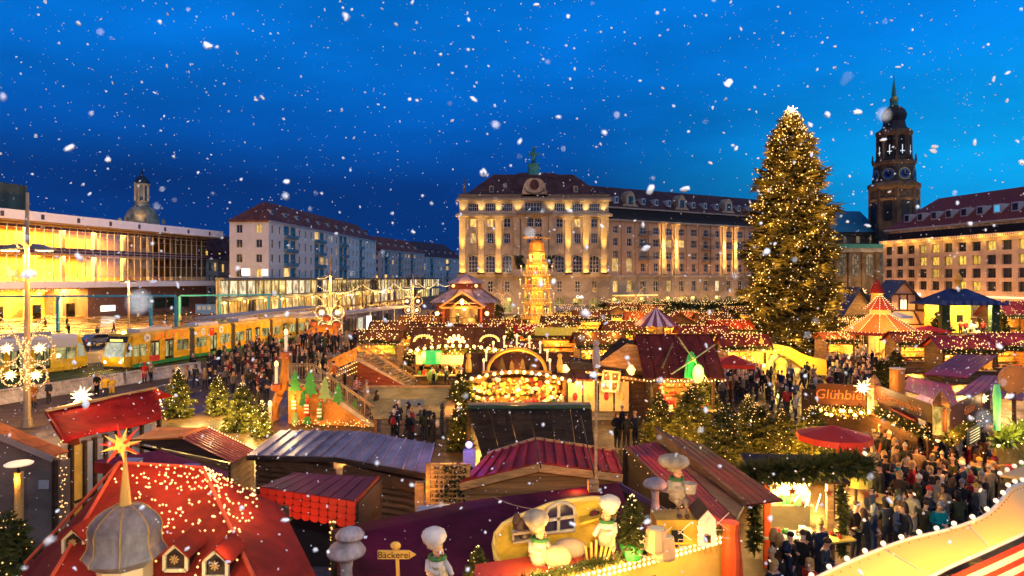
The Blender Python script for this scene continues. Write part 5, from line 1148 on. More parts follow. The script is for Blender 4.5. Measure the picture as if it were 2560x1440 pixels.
# pale canvas stall roof right of the stairs
def canvas_stall():
    d = 37.5; a,b,c,e = at(905,968,43),at(1140,968,43),at(1118,1045,37),at(935,1045,37); t = thing('canvas_stall','low stall with pale green-grey canvas roof beside the stair foot','stall',(0,0,0)); cv = M('canvas_sage',(.32,.28,.13),.9,.25,1,.1,spec=.02)
    MB().poly([a,b,c,e][::-1],.06).build('canvas_roof',cv,t); MB().bar(a,b,.25,.2).build('ridge_board',woods['honey'],t); MB().bar(b,c,.5,.15).build('verge_board',woods['honey'],t)
    p1,p2 = at(1005,1012,39.6),at(1055,1030,38.2); MB().poly([at(1003,1000,40.3)+Vector((0,0,.05)),at(1058,1000,40.3)+Vector((0,0,.05)),at(1062,1018,38.9)+Vector((0,0,.05)),at(1003,1018,38.9)+Vector((0,0,.05))][::-1],.04).build('roof_hatch',M('hatch_dark',(.10,.12,.09),.4),t)
    for p in (c,e,a,b): MB().bb(-.08,.08,-.08,.08,0,p.z-.05).build('post',woods['brown'],t,(p.x*.985,p.y,0))
    MB().poly([(e.x*.98,e.y+.1,e.z-.1),(c.x*.98,c.y+.1,c.z-.1),(c.x*.98,c.y+.1,0),(e.x*.98,e.y+.1,0)],.06).build('front_wall',woods['grey'],t); lamp(t,(a+b)/2+Vector((0,-2,2.2)),90,GOLD,.3)  # last: lamp added above the canvas to warm it, no fixture
canvas_stall()
# ---------------------------------------------------------------- wide curved-front stall with big bulbs
def bulb_stall():
    d = 53.0; t = stall('wide brown-roofed stall with big round bulbs and green lampshade on its front',(X(1148,d+2),d+2),6.6,4.2,2.9,4.6,0,'brown','brown','x',9,700,GOLD,.5,nb=22)
    pts = [(-3.6+7.2*i/13,-2.75,3.0+.4*math.sin(PI*i/13)) for i in range(14)]; b = MB(); [b.ball(p,.14,8,5) for p in pts]; stuff(b.build('globe_lights',B_HOT,t))
    b = MB(); [b.ball((.3*k*math.cos(a),-2.9,3.75+.22*k*math.sin(a)),.13,7,5) for k in (1,2) for a in np.linspace(0,PI,6)]; stuff(b.build('sun_lights',B_HOT,t))
    for px in (-2.6,2.6): q = MB(); q.tube([(px+.7*math.cos(a),-2.6,3.75+.45*math.sin(a)) for a in np.linspace(0,PI,9)],.1,6); q.build('eyebrow_gable',creamm,t); bulbs('gable_lights',[(px+.75*math.cos(a),-2.72,3.75+.5*math.sin(a)) for a in np.linspace(0,PI,12)],.06,B_WARM,t)
    MB().bb(-3.2,3.2,-2.3,-2.2,1.9,2.6).build('sign_board',M('sign_gold_lit',(.75,.55,.2),.5,emit=(1,.66,.16),es=.7),t); MB().lathe([(.75,2.05),(.8,2.15),(.75,3.0),(.2,3.05)],12,(-1.9,-3.0,0)).build('green_shade',M('green_shade_lit',(.05,.5,.12),.4,emit=(.05,.9,.15),es=.45),t); lamp(t,(-1.9,-3.6,2.0),30,(.2,1,.3),.2)
    for x in (-3,0,3): lamp(t,(x,-3.3,2.7),170,GOLD,.2)
    MB().ball((-1.8,-3.6,1.1),.42,8,5,(1,1,1.3)).build('green_barrel',M('barrel_green',(.12,.22,.05),.5),t)
    # veranda railing deck above with people, behind
bulb_stall()
# ---------------------------------------------------------------- stall with a candle arch on its roof edge
def arch_stall():
    d = 40.2; xc = X(1292,d); t = stall('golden stall front under an arched row of bulbs with wooden candle arch on top',(xc,d+2.1),6.0,3.6,2.7,3.9,0,'brown','brown','x',7,420,GOLD,.35,string=False,goods_n=70)
    arc = [(-3.6+7.2*i/16,-2.3,2.45+.62*math.sin(PI*i/16)) for i in range(17)]; q = MB(); q.tube(arc,.13,6); q.build('arched_fascia',woods['brown'],t); b = MB(); [b.ball((p[0],p[1]-.12,p[2]),.115,8,5) for p in arc]; stuff(b.build('globe_lights',B_HOT,t))
    g = MB()
    for i in range(150): x = R.uniform(-2.9,2.9); g.ball((x,-2.15+R.uniform(-.1,.25),R.uniform(1.15,2.3+.4*math.cos(x*.5))),R.uniform(.06,.16),6,4,k=R.choice((1,1,1,2,2,0,4)))
    stuff(g.build('hanging_wares',goods_m,t)); MB().bb(-3.3,3.3,-2.6,-1.9,1.0,1.12).build('counter_ledge',woods['honey'],t)
    q = MB(); [q.ball((.6+R.uniform(-.4,.4),-2.6,1.2+R.uniform(0,.4)),.22,7,5) for _ in range(4)]; q.build('red_parcels',goods_m[0],t)
    # candle arch
    q = MB(); q.tube([(1.75*math.cos(a),-2.0,3.05+1.35*math.sin(a)) for a in np.linspace(0,PI,15)],.12,6); q.bb(-2.1,2.1,-2.2,-1.8,2.95,3.08); ar = q.build('candle_arch',M('arch_amber',(.72,.36,.06),.5),t)
    for a in np.linspace(0,PI,9): candle(t,(2.0*math.cos(a),-2.0,3.1+1.5*math.sin(a)),.5,.06)
    for x,h in ((-.9,1.0),(-.3,.75),(.35,.9),(.9,.7)): cut_tree(t,(x,-2.0,3.08),h*.45,M('cutout_dark',(.05,.04,.015),.6))
    for x in (-2.9,2.6): q = MB(); q.lathe([(.18,3.0),(.2,3.4),(.12,3.8),(.05,3.9)],8,(x,-2.0,0)); q.ball((x,-2.0,4.0),.16,8,5); q.build('roof_figure',goldm,t,smooth=True)
    for x in (-2.2,0,2.2): lamp(t,(x,-2.7,2.2),75,(1,.55,.1),.12); 
    lamp(t,(0,-2.8,3.6),110,WARM,.2)
arch_stall()
def white_stall():
    d = 40.6; t = stall('bright white-lit round stall with ornament panels and candle tops',(X(1495,d),d+1.8),3.7,3.0,2.5,2.7,0,'orange','pale','p',5,130,PALE,.25,goods_n=24,nb=16,inner='pale')
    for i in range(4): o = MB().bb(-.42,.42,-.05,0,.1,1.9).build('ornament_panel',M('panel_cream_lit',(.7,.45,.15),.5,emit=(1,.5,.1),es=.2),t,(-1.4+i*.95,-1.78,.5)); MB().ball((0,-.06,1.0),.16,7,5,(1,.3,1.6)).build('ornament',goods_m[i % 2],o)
    for x in (-2,2.05): MB().lathe([(.25,2.6),(.2,2.9),(.3,3.1),(.1,3.4)],8,(x,-1.6,0)).build('lantern',B_HOT,t)
    for x in (-1.2,.6): lamp(t,(x,-2.3,2.2),44,PALE,.15)
white_stall()
# crooked fairy-tale house roofs
def crooked_house(label,px,py,d,s,roof,rz,tilt):
    t = thing('crooked_house',label,'stall',(X(px,d),d,0),rz); h = Z(py,d)
    plank_wall(t,(-2*s,-1.2),(2*s,-1.2),0,h-.9*s,woods['brown']); MB().bb(-2*s,2*s,-1.15,1.6,0,h-.95*s).build('core',shade_,t)
    q = MB(); q.ext([(-2.1*s,-1.25,h-1.0*s),(2.1*s,-1.25,h-1.5*s),(2.4*s*.8+tilt,-1.25,h-.1),(tilt-.7*s,-1.25,h+.35*s)],(0,.12,0)); q.build('gable',woods['honey'],t)
    q = MB(); q.poly([(-2.7*s,-1.6,h-1.3*s),(2.5*s,-1.6,h-2.0*s),(2.3*s+tilt,1.4,h-.2*s),(tilt-.9*s,1.4,h+.5*s)],.12); q.build('roof_panel',roofs[roof],t)
    q = MB(); q.poly([(-2.75*s,-1.66,h-1.28*s),(2.55*s,-1.66,h-1.98*s),(2.5*s,-1.66,h-2.15*s),(-2.7*s,-1.66,h-1.45*s)],.05); q.build('eave_board',woods['honey'],t); bulbs('eave_lights',[Vector((-2.7*s,-1.72,h-1.36*s)).lerp(Vector((2.5*s,-1.72,h-2.06*s)),f) for f in np.linspace(0,1,22)],.045,B_WARM,t)
    q = MB(); w = .55*s; cx = -1.2*s; cz = h-1.9*s
    for a,b in (((-w,-w),(w*.7,-w*1.1)),((w*.7,-w*1.1),(w,w)),((w,w),(-w*.8,w*1.15)),((-w*.8,w*1.15),(-w,-w)),((-w,0),(w,0)),((0,-w),(0,w))): q.bar((cx+a[0],-1.75,cz+a[1]),(cx+b[0],-1.75,cz+b[1]),.13*s,.12)
    wf = q.build('window_frame',M('frame_tan',(.55,.38,.2),.5),t); MB().bb(cx-w*.85,cx+w*.85,-1.72,-1.70,cz-w*.9,cz+w*.9).build('pane',M('tavern_glass',(.10,.06,.03),.2),wf); lamp(t,(cx,-2.6,cz+.4),55,WARM,.15)
    return t
crooked_house('crooked dark-roofed fairy tale house with tilted window frame, small bulbs on its eave',1572,868,42,1.0,'dark',-.1,.5)
crooked_house('crooked brown house with slanted shutters left of the white-lit stall',1405,900,45,1.1,'brown',.12,-.3)
def windmill_house():
    d = 38.8; xc = X(1708,d); t = stall('dark steep-roofed house with green-lit windmill and glowing shop front',(xc,d+2.4),3.7,4.4,2.9,5.2,0,'maroon','dark','x',6,300,GOLD,.5,goods_n=40,nb=24)
    o = MB().lathe([(.42,3.0),(.35,3.8),(.2,4.3),(.05,4.5)],8,(.3,-3.05,0)).build('windmill_tower',M('windmill_green',(.03,.35,.08),.5,emit=(.1,.9,.1),es=.16),t); hub = MB().cyl((.3,-3.5,4.1),(.3,-3.3,4.1),.12,n=8).build('windmill_hub',goldm,o)
    for k in range(4):
        a = .6+k*PI/2; MB().bar((.3,-3.45,4.1),(.3+1.5*math.cos(a),-3.45,4.1+1.5*math.sin(a)),.2,.04).build('windmill_sail',woods['pale'],hub)
    MB().ball((.55,-3.55,3.3),.42,10,6,(.8,.3,1.3)).build('lit_disc',M('disc_green_lit',(.3,.8,.2),.4,emit=(.5,1,.15),es=.7),t); lamp(t,(.5,-4.2,3.5),45,(.4,1,.2),.2)
    q = MB(); q.ball((-.9,-2.6,1.6),.3,8,6,(1.4,.6,.8)); q.cyl((-1.1,-2.6,1.7),(-1.3,-2.6,2.3),.12,.1,6); q.ball((-1.35,-2.65,2.4),.15,7,5,(1.3,.7,.8)); [q.cyl((-.9+k,-2.6,1.45),(-.9+k*1.2,-2.6,1.1),.05,n=5) for k in (-.3,.3)]; q.build('red_rocking_horse',M('rocking_red',(.55,.03,.02),.4),t,smooth=True); q = MB(); q.tube([(-.9+.8*math.sin(a),-2.6,1.5-.5*math.cos(a)) for a in np.linspace(-.9,.9,9)],.06,6); q.build('rocker',goldm,t)
    for x in (-1.2,.6): lamp(t,(x,-3.0,2.3),80,(1,.66,.16),.12)
    for s in (-1,1): MB().bar((s*1.2,-2.3,3.45),(s*.2,-.8,4.75),.09,.06).build('roof_lath',woods['honey'],t)
windmill_house()
# open dark shed roof in front of the arch stall
def flat_shed():
    a,b,c,e = at(1168,1024,40.5),at(1478,1024,40.5),at(1498,1130,27),at(1200,1130,27); t = thing('flat_roofed_shed','wide dark flat-roofed shed with green edge strip seen from behind','shed',(0,0,0)); n = 6
    z = 1.15
    A,B,C_,E = [Vector((X(px,d),d,z_)) for px,d,z_ in ((1170,33.5,2.15),(1478,33.5,2.15),(1490,24.5,2.2),(1205,24.5,2.2))]
    for i in range(n): f0,f1 = i/n,(i+1)/n-.006; MB().poly([E.lerp(C_,f0),E.lerp(C_,f1),A.lerp(B,f1),A.lerp(B,f0)],.05).build('roof_sheet',M('shed_felt',(.05,.03,.015),.9,.4,1.2,.3,spec=.03),t)
    MB().bar(A+Vector((0,.1,.05)),B+Vector((0,.1,.05)),.3,.2).build('edge_strip',M('edge_green',(.05,.09,.045),.4),t); MB().bar(A+Vector((0,.5,.1)),B+Vector((0,.5,.1)),.6,.14).build('edge_board',woods['honey'],t)
    for p in (A,B,C_,E): MB().bb(-.08,.08,-.08,.08,0,p.z-.06).build('post',woods['dark'],t,(p.x*.99,p.y,0))
    MB().poly([E+Vector((.1,.1,-.06)),C_+Vector((-.1,.1,-.06)),Vector((C_.x-.1,C_.y+.1,0)),Vector((E.x+.1,E.y+.1,0))],.05).build('back_wall',woods['dark'],t)
flat_shed()
# ---------------------------------------------------------------- yellow arched gateway tent
def yellow_gate():
    d = 58.0; t = thing('yellow_gateway','large yellow wing-shaped gateway arch beside the big tree','gateway',(0,0,0)); ym = M('gate_yellow',(.75,.42,.04),.5,.15,1)
    top = [(1897,880),(1905,868),(1920,862),(1945,862),(1975,868),(2005,884),(2035,895),(2066,900),(2068,938),(2040,936),(2010,922),(1985,902),(1960,888),(1940,882),(1925,885),(1918,900),(1921,940),(1899,940),(1897,900)]
    q = MB(); q.ext([at(a,b,d) for a,b in top],(0,1.6,0)); q.build('wing_wall',ym,t)
    for px in (1932,1950,1968): q = MB(); q.tube([at(px-8,942,d+1.2),at(px-8,915,d+1.2),at(px,893,d+1.2),at(px+10,887,d+1.2)],.3,6); q.build('inner_arch',creamm,t)
    MB().lathe([(.5,0),(.4,1.2),(.55,1.4),(.2,1.8)],8,at(1952,940,d)-Vector((0,0,.2))).build('pedestal',goldm,t); q = at(1950,905,d-2.5); lamp(t,q,420,(1,.7,.15),.3); lamp(t,at(2030,880,d-3),300,(1,.62,.12),.3)
    MB().lathe([(.2,0),(.25,.3),(.05,.8)],6,at(1903,866,d)).build('finial',goldm,t)
yellow_gate()
# ---------------------------------------------------------------- carousel
def carousel():
    d = 70.0; t = thing('carousel','orange and red carousel with two-tier striped canopy edged in lights','carousel',(X(2200,d),d,0)); om = M('canopy_orange',(.62,.17,.03),.45,.15,1); rm2 = M('canopy_red',(.36,.04,.025),.45,.15,1); Rr = 3.55; n = 12
    zt,zb = 4.9,3.2
    for k in range(n):
        a,b = 2*PI*k/n,2*PI*(k+1)/n; P = lambda r,z,q: (r*math.cos(q),r*math.sin(q),z)
        q = MB(); q.poly([P(Rr,zb,a),P(Rr,zb,b),P(.95,zt,b),P(.95,zt,a)],.06); q.build('canopy_panel',om if k % 2 else M('canopy_amber',(.70,.27,.05),.45),t)
        q = MB(); q.poly([P(1.5,zt+.55,a),P(1.5,zt+.55,b),P(.12,zt+2.0,b),P(.12,zt+2.0,a)],.05); q.build('top_panel',rm2,t)
        q = MB(); q.add([P(Rr,zb,a),P(Rr,zb,b),P(Rr,zb-.35,b),P(Rr,zb-.35,a)],[(0,1,2,3)]); q.build('valance',rm2,t)
        MB().cyl(P(3.3,.3,a),P(3.3,zb,a),.05,n=5).build('pole',goldm,t)
        bulbs('rib_lights',[Vector(P(Rr,zb+.06,a)).lerp(Vector(P(.95,zt+.06,a)),f) for f in np.linspace(0,1,14)]+[Vector(P(1.5,zt+.6,a)).lerp(Vector(P(.12,zt+2.05,a)),f) for f in np.linspace(0,1,9)],.05,B_HOT,t)
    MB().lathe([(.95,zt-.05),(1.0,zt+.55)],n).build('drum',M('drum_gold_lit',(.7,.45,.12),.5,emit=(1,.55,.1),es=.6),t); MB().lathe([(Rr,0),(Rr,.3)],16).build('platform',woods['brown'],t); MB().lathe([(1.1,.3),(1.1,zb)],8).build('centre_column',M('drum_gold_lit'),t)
    for k in range(8):
        a = 2*PI*k/8+.2; o = ob('carousel_horse',None,t,(2.4*math.cos(a),2.4*math.sin(a),1.1),a+PI/2); q = MB(); q.ball((0,0,0),.35,8,5,(1.5,.7,.8)); q.cyl((.35,0,.1),(.65,0,.6),.14,.1,6); q.ball((.75,0,.65),.16,6,4,(1.4,.7,.8)); [q.cyl((x,y,-.1),(x*1.2,y,-.65),.06,.04,5) for x in (-.35,.35) for y in (-.12,.12)]; q.build('horse_body',[snowy,goldm][k % 2:k % 2+1],o,smooth=True); MB().cyl((0,0,-.7),(0,0,2.0),.03,n=5).build('horse_pole',goldm,o)
    for a in (-2.2,-1.57,-.9): lamp(t,(2.9*math.cos(a),2.9*math.sin(a),2.8),170,(1,.5,.12),.2)
    lamp(t,(0,-4.6,5.4),170,(1,.5,.12),.4); lamp(t,(-2.2,-2.6,6.2),80,(1,.5,.12),.3)
    bulbs('rim_lights',[(Rr*math.cos(a),Rr*math.sin(a),zb-.02) for a in np.linspace(0,2*PI,60)],.05,B_HOT,t)
carousel()
# ---------------------------------------------------------------- stage with blue roof
def stage():
    d = 86.0; t = thing('market_stage','open stage with dark blue roof and bright yellow set behind the crowd','stage',(X(2425,d),d,0)); w = 6.4
    MB().bb(-w/2,w/2,0,5,0,1.3).build('platform',woods['dark'],t); MB().bb(-w/2+.1,w/2-.1,4.4,4.6,1.3,5.2).build('backdrop',M('set_yellow',(.80,.52,.08),.6,.25,1),t)
    for s in (-1,1): MB().bb(s*w/2-.5,s*w/2+.5,-.2,.5,0,5.3).build('side_tower',M('tower_green_dark',(.03,.05,.02),.8,.4,3),t)
    zb = 5.2; P = [(-w/2-1.2,-1,zb),(w/2+1.2,-1,zb),(w/2+1.2,6,zb),(-w/2-1.2,6,zb)]; q = MB(); q.add(P+[(-1.2,2.5,7.3),(1.2,2.5,7.3)],[(0,1,5,4),(1,2,5),(2,3,4,5),(3,0,4)]); q.build('roof',roofs['navy'],t)
    q = MB(); [q.bb(-w/2-1.1+k*1.0,-w/2-.6+k*1.0,-1.15,-1.0,zb+.1,zb+.6) for k in range(9)]; q.build('roof_scallops',M('scallop_blue',(.06,.08,.2),.5),t); MB().lathe([(.5,7.2),(.35,8),(.6,8.5),(.1,9.4)],6,(-.5,1.5,0)).build('roof_ornament',goldm,t)
    for x in (-1.6,.1): MB().bb(x,x+.8,4.3,4.38,2.0,3.7).build('set_door',M('set_ochre',(.55,.3,.06),.6),t)
    MB().bb(1.2,2.0,4.3,4.38,2.7,3.7).build('set_window',M('door_black'),t)
    for x in (-2,0,2): lamp(t,(x,.4,4.9),520,(1,.72,.22),.2)
    q = MB(); [q.ball((1.2+R.uniform(-1,1),1.5,1.5+R.uniform(0,.9)),.28,7,5) for _ in range(12)]; q.build('white_set_piece',M('set_cream',(.8,.7,.45),.5),t)
stage()
def half_timber(label,px,d,w,he,hr,dp=5):
    t = thing('half_timbered_house',label,'house',(X(px,d),d,0),-.12); pl = M('plaster_rosy',(.50,.33,.26),.8,.12,1); bm = woods['dark']
    MB().bb(-w/2,w/2,0,dp,0,he).build('wall',pl,t); MB().ext([(-w/2,0,he),(w/2,0,he),(0,0,hr)],(0,dp,0)).build('gable',pl,t)
    for s in (-1,1): q = MB(); e,r0 = Vector((s*(w/2+.7),0,he-.5)),Vector((0,0,hr+.12)); q.poly([e+Vector((0,-.6,0)),e+Vector((0,dp+.5,0)),r0+Vector((0,dp+.5,0)),r0+Vector((0,-.6,0))] if s > 0 else [r0+Vector((0,-.6,0)),r0+Vector((0,dp+.5,0)),e+Vector((0,dp+.5,0)),e+Vector((0,-.6,0))],.18); q.build('roof_panel',M('roof_slate',(.05,.055,.075),.5,.3,1.5),t)
    def beam(a,b): MB().bar((a[0],-.06,a[1]),(b[0],-.06,b[1]),.16,.18).build('timber',bm,t)
    z1 = he+(hr-he)*.55; wz = w/2*.45
    for a,b in (((-w/2,he),(w/2,he)),((-wz,z1),(wz,z1)),((-w/4,he),(-w/4,he+(hr-he)*.5)),((w/4,he),(w/4,he+(hr-he)*.5)),((-w/2+.1,he*.55),(w/2-.1,he*.55)),((-.5,he),(-.5,z1)),((.5,he),(.5,z1)),((-w/2,he),(-w/4,he+(hr-he)*.5)),((w/2,he),(w/4,he+(hr-he)*.5)),((-w/3,he*.55),(-w/5,he)),((w/3,he*.55),(w/5,he)),((-w/2,he),(0,hr)),((w/2,he),(0,hr))): beam(a,b)
    f = MB().bb(-.38,.38,-.12,-.05,he+.25,he+1.5).build('window',M('pane_white_lit',(.8,.75,.6),.4,emit=(1,.85,.55),es=1.2),t); MB().bb(-.03,.03,-.16,-.12,he+.25,he+1.5).build('mullion',bm,f)
    lamp(t,(0,-2,he*.5),260,WARM,.3)
half_timber('half-timbered house with slate roof and lit gable window behind the carousel',2258,92,6.6,4.2,8.3)
stall('low stall with steep navy roof left of the half-timbered house',(X(2128,92),94),5.2,5,3.4,7.4,.3,'navy','honey','y',5,420,GOLD,.6)
# small yellow toy tower beside it
def toy_tower():
    d = 88; t = thing('toy_tower','small yellow turret with red pointed roof between navy stall and half-timbered house','turret',(X(2192,d),d,0)); MB().lathe([(.75,0),(.75,6.6),(.95,6.7)],8).build('shaft',M('turret_yellow',(.65,.42,.12),.6),t); MB().lathe([(1.05,6.7),(.6,7.6),(.05,8.6)],8).build('roof',roofs['red'],t); MB().bb(-.25,.25,-.82,-.72,5.2,6.2).build('window',G_LIT,t); lamp(t,(0,-1.6,5.2),90,GOLD,.2)
toy_tower()
# ---------------------------------------------------------------- market rows further back, stall by stall
rows = [  # px, d, w, he, hr, roof, wall, axis, label
 (1045,84,4.5,2.6,3.8,'brown','brown','x','brown-roofed stall with strings of bulbs left of the log pavilion'),
 (985,72,5.0,2.7,3.9,'brown','honey','x','honey-fronted stall with carved gold ornament beyond the rear stairs'),
 (1095,76,4.5,2.5,3.4,'dark','honey','x','small dark-roofed stall between rear stairs and log pavilion'),
 (1260,82,3.4,2.5,3.5,'brown','brown','x','brown stall at the left foot of the pyramid'),
 (1400,88,4.2,2.6,3.6,'dark','honey','x','stall with green-gold sign at the right foot of the pyramid'),
 (1388,66,5.2,2.9,4.2,'brown','honey','y','gabled stall with long lit sign below the pyramid'),
 (1290,56,3.6,2.6,3.3,'brown','pale','x','white-framed golden booth right of the bulb-fronted stall'),
 (1480,96,4.6,2.7,4.0,'brown','honey','x','glowing stall behind the small red parasol'),
 (1545,104,5.0,2.8,4.2,'dark','honey','y','dark gabled stall under the right butterfly wreath'),
 (1610,92,4.4,2.7,4.0,'orange','brown','x','orange-roofed stall behind the plum striped tent'),
 (1560,76,4.0,2.6,3.7,'brown','brown','x','brown stall with a single hot lamp left of the plum tent'),
 (1700,84,4.4,2.8,4.4,'maroon','brown','y','maroon peaked stall right of the plum striped tent'),
 (1740,100,4.4,2.6,3.6,'orange','honey','x','orange lantern stall before the hotel wing'),
 (1790,92,4.6,2.7,3.8,'brown','honey','x','brightly lit stall left of the big tree trunk'),
 (1760,70,4.6,2.7,3.6,'maroon','honey','x','maroon-roofed stall with gold goods behind the windmill house'),
 (1850,112,5.0,2.7,3.8,'dark','honey','x','far dark stall at the left edge of the big tree'),
 (1640,118,5.0,2.8,3.9,'brown','honey','x','far brown stall close to the hotel arcade'),
 (1430,116,5.0,2.8,3.9,'grey','honey','x','far grey-roofed stall before the hotel arches'),
 (2120,84,3.6,2.7,3.6,'brown','honey','x','honey stall between big tree and carousel'),
 (2345,92,4.0,2.8,3.8,'grey','grey','x','silver-lit round booth left of the stage'),
 (2535,92,6.5,3.4,5.4,'plum','brown','x','large stall with plum roof at the right edge behind the stage'),
 (2100,66,2.6,2.5,3.2,'orange','honey','x','little orange ticket booth left of the carousel'),
 (1868,58,3.6,2.6,3.7,'maroon','honey','x','stall with maroon roof left of the yellow gateway'),(1500,60,4.0,2.6,3.7,'brown','honey','x','brown stall behind the bright white-lit round stall'),(1830,76,4.2,2.7,3.8,'red','honey','x','red-roofed stall behind the wide red canopy'),(940,64,4.2,2.6,3.6,'brown','honey','x','brown stall right behind the arch bridge'),(1205,72,4.0,2.6,3.6,'maroon','honey','x','maroon stall behind the bulb-fronted stall'),(1330,74,3.2,2.5,3.4,'red','honey','x','little red-roofed stall directly before the pyramid'),(1560,128,5.5,2.8,3.9,'brown','honey','x','far stall in front of the yellow hotel canopy'),(2300,62,3.6,2.6,3.6,'maroon','honey','x','stall with maroon roof below the red stage parasol'),(2420,56,4.0,2.6,3.7,'plum','brown','x','plum-roofed stall at the back of the drink stalls'),(2540,58,4.4,2.7,3.8,'plum','brown','x','plum-roofed stall behind the barrel sign'),
]
for px,d,w,he,hr,rf,wl,ax,lab in rows:
    stall(lab,(X(px,d),d+1.2),w,3.0,he,hr,R.uniform(-.12,.12),rf,wl,ax,4,560,R.choice((WARM,GOLD,GOLD)),.4,nb=int(w*3))
# long lit sign under the pyramid and striped tent
o = tag(MB().bb(-2.1,2.1,-.1,.1,3.0,3.75).build('lit_sign_board',[M('sign_yellow_lit',(.5,.4,.06),.5,.6,6,emit=(.95,.65,.06),es=.3)],None,(X(1392,64),64,.2)),'long yellow-green lit sign board below the pyramid','sign'); MB().bb(-2.3,2.3,-.06,.06,2.85,3.0).build('sign_frame',woods['brown'],o)
def striped_tent():
    d = 72; t = thing('striped_tent','plum and white striped pyramid tent behind the dark steep roof','tent',(X(1640,d),d,0)); n = 28; r = 2.9
    for k in range(4):
        for i in range(7):
            a0,a1 = Vector((math.cos(k*PI/2+PI/4)*r,math.sin(k*PI/2+PI/4)*r,3.6)),Vector((math.cos((k+1)*PI/2+PI/4)*r,math.sin((k+1)*PI/2+PI/4)*r,3.6)); q = MB(); q.add([a0.lerp(a1,i/7),a0.lerp(a1,(i+1)/7),(0,0,5.5)],[(0,1,2)]); q.build('canvas_stripe',[M('stripe_plum',(.22,.05,.09),.6),M('stripe_white',(.55,.45,.48),.6)][i % 2],t)
        MB().cyl((math.cos(k*PI/2+PI/4)*r*.98,math.sin(k*PI/2+PI/4)*r*.98,0),(math.cos(k*PI/2+PI/4)*r*.98,math.sin(k*PI/2+PI/4)*r*.98,3.6),.06,n=5).build('pole',woods['brown'],t)
    lamp(t,(0,-1,3.0),240,WARM,.2)
striped_tent()
rp = M('parasol_red',(.60,.035,.015),.6,.15,1)
parasol('small orange-red square parasol below the pyramid',(X(1457,66),66,0),2.2,3.0,M('parasol_orange',(.7,.12,.03),.6),4,.3)
parasol('wide red square canopy right of the windmill house',(X(1832,44),44,0),1.8,3.1,rp,4,.55); parasol('red square parasol beside the carousel',(X(2323,74),74,0),2.1,2.9,rp,4,.7)
parasol('big round red parasol amid the drinkers and small firs',(X(2085,24.5),24.5,0),1.3,2.95,rp,10,0,drop=.35)
parasol('white fabric parasol behind the carousel top',(X(2240,84),84,0),1.9,3.9,M('parasol_white',(.5,.48,.45),.6),6,.4)
star('small golden paper star hanging before the church door',at(2155,730,118),.9,B_WARM,60)
# loose strings, candles and glitter over the dense middle of the market: each string its own thing
for i,(pa,pb) in enumerate((((1010,850,74),(1200,838,88)),((1230,845,84),(1330,850,84)),((1380,800,110),(1520,805,110)),((1500,775,118),(1660,770,118)),((1560,830,90),(1700,828,90)),((1680,790,104),(1860,800,104)),((1500,745,128),(1720,742,128)),((1700,748,128),(1880,742,128)),((1730,850,72),(1880,842,72)),((1440,860,62),(1560,868,62)),((2110,800,84),(2200,770,86)),((2330,770,92),(2420,740,92)))):
    a,b = at(*pa),at(*pb); t = thing('light_garland','fairy light string '+['over the stalls by the rear stairs','left of the pyramid base','right of the pyramid before the hotel','under the right butterfly wreath','left of the plum striped tent','before the hotel wing near the big tree','along the terrace hedge of the hotel wing','along the hedge behind the big tree','behind the wide red canopy','over the stalls beside the small parasol','left of the half-timbered house','left of the stage roof'][i],'fairy lights',a,group='fairy light strings across the market')
    for p in (a,b): MB().cyl((0,0,-p.z),(0,0,.1),.05,n=5).build('pole',woods['brown'],t,p-a)
    bulbs('lights',[p-a+Vector((0,R.uniform(-.3,.3),R.uniform(-.5,.3))) for p in catenary(a,b,90,.8)],.065,B_HOT,t); [lamp(t,(b-a)*f+Vector((0,-1,1.2)),90,GOLD,.4) for f in (.25,.75)]
# =====================================================================  the big Christmas tree
def big_tree():
    d = 78.0; t = thing('big_christmas_tree','huge Christmas fir covered in thousands of golden lights with a star on top','tree',(X(1977,d),d,0)); h = 28.5
    V,tips = fir_crown(h,4.8,780,60,3,.05,.30,.19,.6); keep = V; ob('crown',tris_mesh('crown',V,needle_big),t); MB().cyl((0,0,0),(0,0,h*.93),.5,.05,8).build('trunk',barkm,t)
    g = np.random.default_rng(8); rr = np.hypot(tips[:,0],tips[:,1]); loc_r = 4.8*(1-np.clip(tips[:,2]/h,0,1))**.6+.3; sel = tips[(rr > .72*loc_r) & (tips[:,1] < 2.5)]
    bulbs('fairy_lights',[(p[0]*1.05,p[1]*1.05,p[2]) for p in sel[:2000]],.066,B_TREE,t)
    bulbs('bright_lights',[(p[0]*1.06,p[1]*1.06,p[2]) for p in sel[2000:2350]],.10,B_HOT,t)
    star('',(0,-.2,h-.2),.75,parent=t,power=120,spikes=14)
    # the glow of the strings among the branches
    for i in range(44):
        z = h*(.03+.93*(i/44)); r = 4.8*(1-z/h)**.6+1.3; a = -PI/2+((i*2.4) % 3.4-1.7); lamp(t,(r*math.cos(a),r*math.sin(a),z),70+90*(1-z/h),(1,.5,.1),.5)
big_tree()
